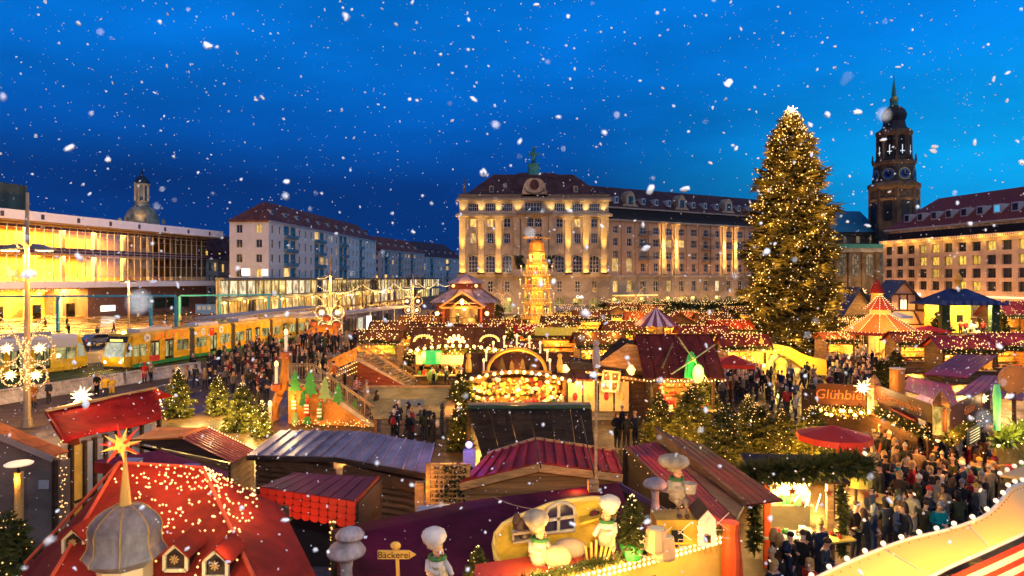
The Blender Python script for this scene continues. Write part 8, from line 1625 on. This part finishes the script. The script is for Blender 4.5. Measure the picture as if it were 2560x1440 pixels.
# ---- cream fairground rim at the lower right
def ride_rim():
    t = thing('fairground_ride_rim','cream curved fairground ride rim studded with bulbs over red striped canopy','fairground ride',(0,0,0)); cm = M('ride_cream',(.78,.46,.13),.4,.08,1)
    top = [(2030,1450,7.6),(2130,1403,7.8),(2260,1352,8.0),(2380,1322,8.2),(2460,1290,8.3),(2505,1248,8.6),(2530,1217,8.9),(2580,1206,9.3),(2680,1200,9.9)]
    bot = [(2180,1520,6.9),(2280,1470,7.0),(2360,1425,7.2),(2450,1385,7.4),(2510,1358,7.6),(2545,1342,7.7),(2570,1330,7.8),(2600,1318,8.0),(2700,1300,8.4)]
    T = [at(*p) for p in top]; B_ = [at(*p) for p in bot]
    def fine(P,n=5):
        o = []
        for i in range(len(P)-1):
            p0,p1,p2,p3 = P[max(0,i-1)],P[i],P[i+1],P[min(len(P)-1,i+2)]
            for k in range(n): s = k/n; o.append(.5*((2*p1)+(p2-p0)*s+(2*p0-5*p1+4*p2-p3)*s*s+(3*p1-p0-3*p2+p3)*s**3))
        return o+[P[-1]]
    Tf,Bf = fine(T),fine(B_)
    for k0,k1 in ((0,8),(8,17),(17,len(Tf)-1)):
        q = MB(); V = []
        for k in range(k0,k1+1): V += [Tf[k],Bf[k]]
        q.add(V,[(2*i,2*i+1,2*i+3,2*i+2) for i in range(k1-k0)]); q.build('rim_panel',cm,t,smooth=True); MB().bar(Tf[k0]+Vector((0,-.005,0)),Bf[k0]+Vector((0,-.005,0)),.012,.012).build('panel_joint',M('ride_edge'),t)
    e = MB(); e.tube(Tf,.022,6); e.build('rim_edge',M('ride_edge',(.62,.40,.16),.4),t); e = MB(); e.tube(Bf,.02,6); e.build('rim_edge',M('ride_edge'),t)
    def arc(P,step):
        o = []; acc = 0
        for i in range(len(P)-1):
            L = (P[i+1]-P[i]).length; s = step-acc if acc else 0
            while s <= L: o.append(P[i].lerp(P[i+1],s/L)); s += step
            acc = (L-(s-step)) % step if L else acc
        return o
    bm = M('globe_opal',(.85,.80,.68),.3,emit=(1,.9,.7),es=.55); gl = MB().ball((0,0,0),.031,10,7).mesh('globe_bulb',bm,True)
    for p in arc(Tf,.27): ob('globe_bulb',gl,t,p+Vector((-.0,.02,.045)))
    rv = MB()
    for k in range(0,len(Tf)-1): p = Tf[k].lerp(Bf[k],.13); rv.ball(p+Vector((0,-.01,.02)),.008,6,4)
    stuff(rv.build('rivets',M('rivet',(.25,.14,.05),.4),t))
    # striped canopy inside
    c = at(2900,1900,5.5); n = 20; Bx = Bf
    for j in range(16):
        q = MB(); V = []
        for p in Bx: V += [(p+Vector((0,-.03,-.03))).lerp(c,.02+j*.032),(p+Vector((0,-.03,-.03))).lerp(c,.02+(j+1)*.032)]
        q.add(V,[(2*i,2*i+1,2*i+3,2*i+2) for i in range(len(Bx)-1)]); q.build('canopy_stripe',M('stripe_cream',(.75,.55,.35),.6) if j % 2 else M('stripe_red',(.50,.025,.012),.6),t,smooth=True)
    q = MB(); q.poly([at(2500,1187,10.2),at(2570,1160,10.6),at(2620,1190,10.0),at(2560,1196,10.0)],-.03); q.build('pointed_panel',cm,t); q = MB(); [q.ball(at(2500+k*18,1183-k*9,10.15),.035,7,5) for k in range(4)]; stuff(q.build('point_bulbs',bm,t))
    lamp(t,at(2250,1300,6.4),46,(1,.48,.08),.3); lamp(t,at(2430,1300,6.5),50,(1,.48,.08),.3); lamp(t,at(2560,1270,7.0)+Vector((0,0,.3)),50,(1,.48,.08),.3)
ride_rim()
# =====================================================================  people
import bmesh
coat_m = M('coat_cloth',(.1,.1,.1),.8,.2,6,.2,objcol=True,rnd=.1)
trouser_m = M('trouser_cloth',(.028,.027,.032),.85,.2,6,rnd=.5); skin_m = M('skin',(.55,.30,.18),.55,.1,8,rnd=.12); shoe_m = M('shoe_leather',(.02,.017,.015),.5)
hair_m = M('hair',(.1,.06,.03),.7,.3,10,objcol=True,rnd=.1)
def body_mesh(pose,detail=True,long=False):
    """one continuous skinned figure, 1.75 m, facing -y"""
    bm = bmesh.new(); ly = bm.verts.layers.skin.verify(); J = {}; seg = []
    def v(n,co,r,par=None,kind='coat'):
        q = bm.verts.new(co); q[ly].radius = (r,r) if not isinstance(r,tuple) else r; J[n] = q
        if par: bm.edges.new((J[par],q)); seg.append((Vector(J[par].co),Vector(co),kind))
        return q
    lean = pose.get('lean',0)
    v('pelvis',(0,0,.93),(.165,.125))[ly].use_root = True
    v('waist',(0,-.01-lean*.25,1.1),(.16,.12),'pelvis'); v('chest',(0,-.02-lean*.6,1.3),(.185,.135),'waist'); v('collar',(0,-.01-lean*.8,1.45),(.1,.09),'chest'); v('neck',(0,-.02-lean,1.52),.058,'collar','skin' if not pose.get('scarf') else 'coat')
    hd = pose.get('head',(0,0)); hx,hy = hd; v('jaw',(hx*.5,-.035-lean+hy*.5,1.59),(.07,.078),'neck','skin'); v('brow',(hx,-.03-lean+hy,1.67),(.082,.094),'jaw','skin'); v('crown',(hx,-.015-lean+hy,1.735),(.06,.07),'brow','skin')
    for s,k in ((-1,'l'),(1,'r')):
        e,w = pose['arm_'+k]; v('sh'+k,(s*.185,-.01-lean*.7,1.41),.075,'chest'); v('el'+k,(s*e[0],e[1]-lean*.5,e[2]),.056,'sh'+k); v('wr'+k,(s*w[0],w[1]-lean*.3,w[2]),.04,'el'+k)
        dv = (Vector((s*w[0],w[1],w[2]))-Vector((s*e[0],e[1],e[2]))).normalized(); P = Vector((s*w[0],w[1]-lean*.3,w[2])); sd = dv.cross(Vector((0,0,1)) if abs(dv.z) < .8 else Vector((0,1,0))).normalized(); v('pa'+k,P+dv*.07,(.036,.024),'wr'+k,'skin')
        if detail:
            for i,(o,L) in enumerate(((-.028,.075),(-.009,.085),(.01,.08),(.028,.062))): v('f%d%s' % (i,k),P+dv*(.07+L*.6)+sd*o,.0095,'pa'+k,'skin'); v('t%d%s' % (i,k),P+dv*(.07+L)+sd*o+Vector((0,-.01,-.02)),.008,'f%d%s' % (i,k),'skin')
            v('th'+k,P+dv*.075-sd*.055,.0105,'pa'+k,'skin')
        hp,kn,an = pose['leg_'+k]; v('hip'+k,(s*.095,0,.86),.105,'pelvis'); v('kn'+k,(s*kn[0],kn[1],kn[2]),(.082 if long else .068),'hip'+k,'coat' if long else 'leg'); v('an'+k,(s*an[0],an[1],an[2]),.048,'kn'+k,'leg'); v('toe'+k,(s*an[0]*1.1,an[1]-.16,max(.04,an[2]-.045)),.042,'an'+k,'shoe')
    me = bpy.data.meshes.new('body_skeleton'); bm.to_mesh(me); bm.free(); o = bpy.data.objects.new('tmp',me); COL.objects.link(o)
    sk = o.modifiers.new('skin','SKIN'); sk.use_smooth_shade = True
    if detail: ss = o.modifiers.new('ss','SUBSURF'); ss.levels = 1; ss.render_levels = 1
    dg = bpy.context.evaluated_depsgraph_get(); ev = o.evaluated_get(dg); out = bpy.data.meshes.new_from_object(ev); bpy.data.objects.remove(o); out.name = 'body'
    co = np.empty(len(out.vertices)*3); out.vertices.foreach_get('co',co); co = co.reshape(-1,3)
    nose = (np.abs(co[:,0]-hx) < .022) & (np.abs(co[:,2]-1.645) < .022) & (co[:,1] < -.08-lean+hy); co[nose,1] -= .02; out.vertices.foreach_set('co',co.ravel())
    out.materials.clear()
    for m in (coat_m,trouser_m,skin_m,shoe_m): out.materials.append(m)
    C = np.array([p.center for p in out.polygons]); best = np.full(len(C),9.); kind = np.zeros(len(C),int); ki = {'coat': 0,'leg': 1,'skin': 2,'shoe': 3}
    for a,b,k in seg:
        a,b = np.array(a),np.array(b); d = b-a; t = np.clip(((C-a)@d)/(d@d),0,1); D = np.linalg.norm(C-(a+t[:,None]*d),axis=1); m = D < best-1e-4; best[m] = D[m]; kind[m] = ki[k]
    kind[(C[:,2] < .82) & (kind == 0) & (not long)] = 1
    out.polygons.foreach_set('material_index',kind); out.polygons.foreach_set('use_smooth',[True]*len(C)); out.update(); return out
dn = ((.09,0,.86),(.1,-.02,.48),(.1,.03,.09)); ST = {'leg_l': dn,'leg_r': dn}
POSES = [
 dict(ST,arm_l=((.25,.02,1.16),(.25,-.08,.93)),arm_r=((.25,.02,1.16),(.25,-.06,.92))),
 dict(ST,arm_l=((.25,-.04,1.17),(.10,-.30,1.22)),arm_r=((.26,.0,1.17),(.17,-.20,1.03)),head=(.01,-.03)),
 dict(arm_l=((.24,.10,1.18),(.23,.14,.96)),arm_r=((.24,-.1,1.18),(.2,-.25,1.0)),leg_l=((.09,0,.86),(.1,-.2,.5),(.1,-.26,.1)),leg_r=((.09,0,.86),(.1,.06,.48),(.1,.27,.16)),lean=.04),
 dict(ST,arm_l=((.27,.06,1.17),(.17,-.1,1.0)),arm_r=((.27,.06,1.17),(.17,-.1,1.0)),scarf=1,head=(0,-.02)),
 dict(ST,arm_l=((.25,-.02,1.17),(.06,-.27,1.16)),arm_r=((.25,-.02,1.17),(.06,-.27,1.14)),head=(-.01,-.05),lean=.05),
 dict(ST,arm_l=((.25,.02,1.16),(.24,-.06,.93)),arm_r=((.28,-.06,1.2),(.14,-.2,1.45)),head=(.02,0)),
]
BODIES = [body_mesh(p,True,i in (3,)) for i,p in enumerate(POSES)]; BODIES_FAR = [body_mesh(p,False,i in (3,)) for i,p in enumerate(POSES)]
def head_at(i): p = POSES[i]; h = p.get('head',(0,0)); return Vector((h[0],h[1]-.03-p.get('lean',0),1.67))
def cap_mesh(kind):
    b = MB()
    if kind == 'hair_short': b.ball((0,.012,.035),.098,10,7,(.95,1.08,.85))
    if kind == 'hair_long': b.tube([(0,.005,.135),(0,.02,.10),(0,.03,.03),(0,.06,-.06),(0,.07,-.18),(0,.075,-.24)],[.03,.085,.108,.10,.095,.05],10)
    if kind == 'beanie': b.lathe([(.098,.02),(.104,.05),(.1,.055),(.092,.11),(.05,.15),(.01,.16)],12,(0,.005,0),sq=(.95,1.08)); b.ball((0,.01,.175),.028,7,5)
    if kind == 'hood': b.tube([(0,-.02,.13),(0,.02,.11),(0,.035,.03),(0,.05,-.06),(0,.05,-.14)],[.05,.1,.118,.12,.13],10)
    if kind == 'face':
        for s in (-1,1): b.ball((s*.03,-.098,.0),.011,6,4,(1.3,.6,.8)); b.bar((s*.045,-.098,.022),(s*.016,-.101,.024),.006,.007)
        b.bar((-.024,-.098,-.062),(.024,-.098,-.062),.006,.009)
    return b.mesh('hat' if kind == 'beanie' else 'hood' if kind == 'hood' else 'face_features' if kind == 'face' else 'hair',hair_m if kind != 'face' else M('feature_dark',(.06,.02,.015),.6),True)
CAPS = {k: cap_mesh(k) for k in ('hair_short','hair_long','beanie','hood','face')}
pack_me = MB().ball((0,.2,1.25),.19,8,6,(.8,.6,1.15)).mesh('backpack',coat_m,True)
COATS = [('black',(.012,.012,.014)),('black',(.02,.018,.018)),('charcoal',(.035,.035,.04)),('dark brown',(.05,.03,.018)),('navy',(.012,.018,.045)),('olive',(.05,.05,.022)),('grey',(.11,.11,.115)),('tan',(.26,.17,.09)),('beige',(.38,.28,.18)),('rust',(.20,.06,.02)),('red',(.32,.02,.018)),('teal',(.01,.16,.16)),('cream',(.5,.42,.32)),('wine red',(.12,.012,.02))]
CW = [14,10,11,9,10,7,7,5,3,2,3,1.2,2,3]
HAIRC = [('brown',(.06,.03,.015)),('dark',(.015,.01,.008)),('blond',(.40,.24,.09)),('grey',(.22,.2,.18)),('ginger',(.22,.08,.02))]; HATC = [('white',(.6,.55,.48)),('black',(.02,.02,.02)),('grey',(.16,.16,.17)),('red',(.35,.03,.02)),('mustard',(.42,.24,.04)),('tan',(.35,.24,.14))]
NP = [0]; USED = set(); AVOID = [(*onz(px,py,1.1).xy,.75) for px,py in ((2082,1338),(2215,1248),(2150,1295))]
def person(loc,rz,zone,group,coat=None,cap=None,pose=None,near=False,label=None,h=None,hcol=None,pack=None):
    if isinstance(zone,list): qx,qy = CX+loc[0]/loc[1]*F,HY+H/loc[1]*F; zone = min(zone,key=lambda z: (z[0]-qx)**2+(z[1]-qy)**2)[2]
    c0,k0 = coat,cap
    for _ in range(14):
        i = R.choices(range(6),(3,3,3,3,2,1))[0] if pose is None else pose; cn,cc = c0 or R.choices(COATS,CW)[0]; cap = k0 or R.choices(('hair_short','hair_long','beanie','hood'),(3,3,4,1.4))[0]
        if cap == 'beanie': hn,hc = hcol or R.choice(HATC); ph = 'with %s hat' % hn
        elif cap == 'hood': hn,hc = cn,cc; ph = 'with hood up'
        else: hn,hc = hcol or R.choices(HAIRC,(4,3,2.5,2,.6))[0]; ph = 'with %s %s hair' % ('long' if 'long' in cap else 'short',hn)
        lab = label or ('person in %s coat %s %s' % (cn,ph,zone))
        if lab not in USED: break
    USED.add(lab)
    pk = (R.random() < .12) if pack is None else pack; near = near or loc[1] < 30
    o = ob('person',(BODIES if loc[1] < 60 else BODIES_FAR)[i],None,loc,rz,sc=(h or R.uniform(.93,1.05))); o.color = (*cc,1); NP[0] += 1
    tag(o,lab,'person',group)
    p = head_at(i); c = ob({'hair_short': 'hair','hair_long': 'hair','beanie': 'hat','hood': 'hood'}[cap],CAPS[cap],o,p); c.color = (*hc,1)
    if near: stuff(ob('face_features',CAPS['face'],o,p))
    if pk: q = ob('backpack',pack_me,o); q.color = (*R.choices(COATS,CW)[0][1],1)
    return o
def inside(p,P):
    c = False; n = len(P)
    for i in range(n):
        a,b = P[i],P[i-1]
        if (a[1] > p[1]) != (b[1] > p[1]) and p[0] < (b[0]-a[0])*(p[1]-a[1])/(b[1]-a[1])+a[0]: c = not c
    return c
def crowd(n,poly,zone,group,z=0.0,gap=.55,face=None,world=False,make=person,**kw):
    P = [tuple(onz(a,b,z).xy) if not world else (a,b) for a,b in poly]; xs = [p[0] for p in P]; ys = [p[1] for p in P]; got = []; t = 0
    while len(got) < n and t < n*90:
        t += 1; p = (R.uniform(min(xs),max(xs)),R.uniform(min(ys),max(ys)))
        if not inside(p,P) or any(math.hypot(p[0]-q[0],p[1]-q[1]) < q[2] for q in AVOID) or any((p[0]-q[0])**2+(p[1]-q[1])**2 < gap*gap for q in got): continue
        got.append(p); rz = R.uniform(0,2*PI) if face is None or R.random() < .2 else math.atan2(face[0]-p[0],-(face[1]-p[1]))+R.gauss(0,.4); make((p[0],p[1],z),rz,zone,group,**kw)
    return got
crowd(40,[(405,990),(470,935),(640,885),(715,892),(676,985),(655,1035),(560,1030),(500,1000)],[(430,960,'strolling near the barrier end'),(500,985,'strolling behind the lit firs'),(560,920,'strolling beside the tram bed'),(640,900,'strolling towards the tram shelter'),(660,950,'strolling by the arch candles'),(600,1010,'strolling close to the arch beams')],'strollers by the tram bed',gap=.8)
crowd(12,[(480,915),(700,858),(735,872),(640,905)],'beside the yellow tram','people at the tram',gap=.9)
crowd(20,[(X(738,54),52.3),(X(893,52.5),52.3),(X(893,52.5),54.8),(X(738,54),57)],[(750,880,'left on the arch bridge'),(820,880,'midway on the arch bridge'),(885,880,'right on the arch bridge')],'people on the arch bridge',2.6,.6,world=True)
crowd(4,[(X(728,41),40.6),(X(778,41),40.6),(X(778,41),43),(X(728,41),43)],'on the railed stair landing','people on the landing',2.5,.6,world=True)
crowd(13,[(952,1105),(1095,1130),(1115,1090),(985,1072)],'at the near stair foot','people at the stair foot',gap=.6)
crowd(22,[(1035,985),(1150,985),(1215,935),(1060,928)],'left of the bulb-fronted stall','people in the left alley',gap=.7)
crowd(8,[(1440,905),(1560,905),(1560,950),(1450,940)],'near the small orange parasol','people near the small parasol',gap=.8)
crowd(26,[(1895,965),(2050,955),(2062,1010),(1990,1062),(1925,1040)],[(1920,970,'right below the yellow gateway'),(2030,970,'beside the Glühbier board'),(1960,1030,'in the lane behind the firs')],'people below the gateway',gap=.6)
crowd(6,[(1745,880),(1890,880),(1900,940),(1790,930)],'behind the wide red canopy','people behind the canopy',gap=.8)
crowd(14,[(2290,880),(2560,880),(2570,930),(2300,918)],'in the audience before the stage','stage audience',gap=.7,face=(X(2425,86),90))
crowd(104,[(2160,1160),(2400,1150),(2500,1215),(2480,1330),(2330,1400),(2180,1440),(2110,1390),(2180,1290)],[(2190,1170,'beside the big red parasol'),(2290,1160,'before the Feuerzangenbowle counter'),(2390,1165,'below the chalk menu board'),(2480,1225,'at the drink stall end'),(2220,1250,'behind the far yellow table'),(2330,1240,'in the thick of the drinkers'),(2420,1290,'above the ride rim bulbs'),(2190,1330,'near the yellow domed parasol'),(2280,1330,'between table and ride rim'),(2350,1370,'close against the ride rim'),(2170,1410,'right of the food stall')],'drinkers in the foreground',gap=.44,near=True)
crowd(9,[(1895,1475),(2090,1440),(2100,1560),(1880,1600)],'in front of the garlanded food stall','drinkers in the foreground',gap=.5,near=True)
crowd(8,[(20,800),(470,800),(470,845),(20,850)],'on the forecourt of the glass hall','people on the forecourt',gap=2)
for k in range(6): a = PI+PI*(k+.7)/6; person((X(1165,96)+5.1*math.cos(a),96+5.1*math.sin(a),2.2),R.uniform(-.8,.8),'on the deck of the log pavilion','people on the pavilion deck')
for k in range(6):   # up the near and far stairs
    f = (k+.5)/6; a,b = Vector((X(783,40),41.2,2.5)),Vector((X(945,39),40.2,0)); p = a.lerp(b,f); person((p.x,p.y,p.z+.02),R.choice((1.3,-1.4)),'on the near railed stairs','people on the stairs',coat=[None,('orange',(.5,.12,.02)),('black',(.01,.01,.012)),('pink',(.45,.2,.2)),None,None][k])
blk = ('black',(.010,.010,.012))
for i,(px,py,l) in enumerate(((1543,1122,'person in black with ginger hair at the left of the dark group'),(1566,1126,'person in black coat in the middle of the dark group'),(1588,1118,'person in navy coat at the right of the dark group'),(1556,1102,'person in black standing behind the dark group'))): person(onz(px,py),R.uniform(2.4,3.8),'','dark group by the cabin',blk if i != 2 else ('navy',(.012,.016,.035)),'hair_short',R.choice((0,3)),label=l,h=1.05,hcol=HAIRC[4] if i == 0 else None)
for px,py,cc,l,ps in ((122,1010,('navy',(.03,.035,.05)),'man in grey-blue coat with a stick by the barrier',0),(84,1020,('rust',(.30,.11,.02)),'person in rust brown coat behind the mast',3),(361,958,('red',(.5,.02,.015)),'person in long red coat at the barrier',3),(376,956,('tan',(.3,.2,.1)),'person in tan jacket beside the red coat',2),(263,1000,('yellow',(.7,.42,.03)),'person in bright yellow jacket behind the red tarpaulin',0),(280,998,('yellow',(.6,.36,.03)),'second person in yellow behind the red tarpaulin',3),(242,992,blk,'person in black beside the yellow jackets',3)): person(onz(px,py),R.uniform(-1,1),'','people at the barrier',cc,None,ps,label=l)
for px,py,cc,cap,hc,ps,l,rz in ((1945,1500,('dark brown',(.06,.03,.015)),'hair_long',HAIRC[2],4,'blond-haired person eating at the food stall counter',.2),(2008,1490,blk,'hair_short',HAIRC[0],1,'man in black with mug at the food stall counter',-.6),(2138,1400,('dark brown',(.035,.022,.015)),'hair_short',HAIRC[0],5,'man in dark jacket drinking beside the yellow parasol',.3),(2345,1400,('teal',(.0,.22,.20)),'beanie',HATC[2],4,'person in bright teal jacket by the ride rim',0),(2245,1400,('blue grey',(.12,.14,.2)),'hair_short',HAIRC[0],4,'person in blue-grey jacket with fur trim at the bar table',.5),(2420,1150,blk,'hair_short',HAIRC[3],3,'person in black before the chalk menu board',2.6),(2455,1160,('olive',(.06,.055,.03)),'hair_short',HAIRC[0],1,'person in olive coat at the drink stall corner',-.8)): person(onz(px,py),rz,'','drinkers in the foreground',cc,cap,ps,True,l,1.03,hc)
for k in range(5): person((X(2400+k*14,87.5),87.3+R.random(),1.3),R.uniform(-.5,.5),'performing on the yellow stage','stage performers',coat=R.choice((COATS[10],COATS[12],COATS[7])))
# the rest of the audience and the far throng read as one mass
cv = []; cf = []; cm_ = []; off = 0
def mass(loc,rz,zone,group):
    global off
    me = BODIES_FAR[R.randrange(6)]; c,s = math.cos(rz),math.sin(rz); n = len(me.vertices); a = np.empty(n*3); me.vertices.foreach_get('co',a); a = a.reshape(-1,3)*R.uniform(.93,1.05); b = np.stack([a[:,0]*c-a[:,1]*s+loc[0],a[:,0]*s+a[:,1]*c+loc[1],a[:,2]+loc[2]],-1); cv.append(b); k = R.randrange(5); cf.extend([tuple(i+off for i in p.vertices) for p in me.polygons]); cm_.extend([(k if p.material_index == 0 else 5 if p.material_index in (1,3) else 6) for p in me.polygons]); off += n
crowd(40,[(720,905),(900,880),(930,900),(780,940)],'','',gap=.7,make=mass); crowd(30,[(1580,880),(1760,870),(1760,905),(1600,915)],'','',gap=.7,make=mass); crowd(44,[(1785,950),(1900,945),(1895,1015),(1800,1015)],'','',gap=.55,make=mass); crowd(70,[(2275,862),(2560,858),(2600,905),(2290,900)],'','',gap=.55,face=(X(2425,86),90),make=mass); crowd(26,[(1250,850),(1700,850),(1700,890),(1250,880)],'','',gap=.9,make=mass); crowd(34,[(1770,890),(1895,890),(1900,955),(1800,960)],'','',gap=.6,make=mass); crowd(44,[(2065,925),(2230,915),(2200,1000),(2070,990)],'','',gap=.6,make=mass); crowd(30,[(1010,960),(1165,960),(1200,925),(1040,922)],'','',gap=.6,make=mass); crowd(36,[(440,965),(640,880),(720,885),(670,1000)],'','',gap=.8,make=mass); crowd(26,[(850,760),(1090,752),(1090,800),(850,830)],'','',gap=1.2,make=mass)
me = bpy.data.meshes.new('crowd'); me.from_pydata(np.concatenate(cv).tolist(),[],cf)
for c in [(.012,.012,.014),(.05,.03,.02),(.02,.025,.05),(.14,.03,.03),(.2,.15,.1)]: me.materials.append(M('crowd_coat_%d' % int(c[0]*1000),c,.8,.2,4))
me.materials.append(trouser_m); me.materials.append(skin_m); me.polygons.foreach_set('material_index',cm_); me.polygons.foreach_set('use_smooth',[True]*len(cf)); o = ob('crowd',me,kind='stuff'); tag(o,'dense dark crowd packed in front of the stage and far lanes','crowd')
# =====================================================================  falling snow, real flakes through the air of the square
def snow():
    g = np.random.default_rng(34); phi = (1+5**.5)/2
    I = np.array([(-1,phi,0),(1,phi,0),(-1,-phi,0),(1,-phi,0),(0,-1,phi),(0,1,phi),(0,-1,-phi),(0,1,-phi),(phi,0,-1),(phi,0,1),(-phi,0,-1),(-phi,0,1)])/np.hypot(1,phi)
    Fc = np.array([(0,11,5),(0,5,1),(0,1,7),(0,7,10),(0,10,11),(1,5,9),(5,11,4),(11,10,2),(10,7,6),(7,1,8),(3,9,4),(3,4,2),(3,2,6),(3,6,8),(3,8,9),(4,9,5),(2,4,11),(6,2,10),(8,6,7),(9,8,1)])
    far = np.stack([g.uniform(-26,26,20000),g.uniform(3,27,20000),g.uniform(3,22,20000)],-1); rf = g.gamma(2.0,.0036,20000)+.0035
    mid = np.stack([g.uniform(-7,7,1000),g.uniform(1.5,7,1000),g.uniform(5,12.5,1000)],-1); rm = g.gamma(2.5,.0032,1000)+.003
    near = np.stack([g.uniform(-2.4,2.4,240),g.uniform(.4,2.4,240),g.uniform(7.5,10,240)],-1); rn = g.uniform(.002,.0055,240)
    P = np.concatenate([far,mid,near]); r = np.concatenate([rf,rm,rn]); n = len(P)
    S = np.stack([g.uniform(.6,1.1,n),g.uniform(.6,1.1,n),g.uniform(.8,1.9,n)],-1)*r[:,None]; q = g.normal(0,1,(n,4)); q /= np.linalg.norm(q,axis=1,keepdims=True); w,x,y,z = q.T
    Rm = np.stack([1-2*(y*y+z*z),2*(x*y-z*w),2*(x*z+y*w),2*(x*y+z*w),1-2*(x*x+z*z),2*(y*z-x*w),2*(x*z-y*w),2*(y*z+x*w),1-2*(x*x+y*y)],-1).reshape(n,3,3)
    J = I[None]*(1+g.normal(0,.18,(n,12,1))); V = np.einsum('nij,nkj->nki',Rm,J*S[:,None,:])+P[:,None,:]
    T = V[:,Fc].reshape(-1,3,3); m = M('snow_flake',(.92,.93,.95),.9,.0,1,rnd=0)
    o = stuff(ob('falling_snow',tris_mesh('falling_snow',T,m))); tag(o,'falling snowflakes drifting through the air over the whole market','snow')
snow()
# put every empty root at the base of its thing
bpy.context.view_layer.update()
for o in [o for o in bpy.data.objects if o.type == 'EMPTY' and o.parent is None and o.location.length < 1e-6 and o.children]:
    pts = [ch.matrix_world @ Vector(c) for ch in o.children_recursive if ch.type == 'MESH' for c in ch.bound_box]
    if not pts: continue
    c = Vector(((min(p.x for p in pts)+max(p.x for p in pts))/2,(min(p.y for p in pts)+max(p.y for p in pts))/2,0)); o.location = c
    for ch in o.children: ch.location = ch.location-c
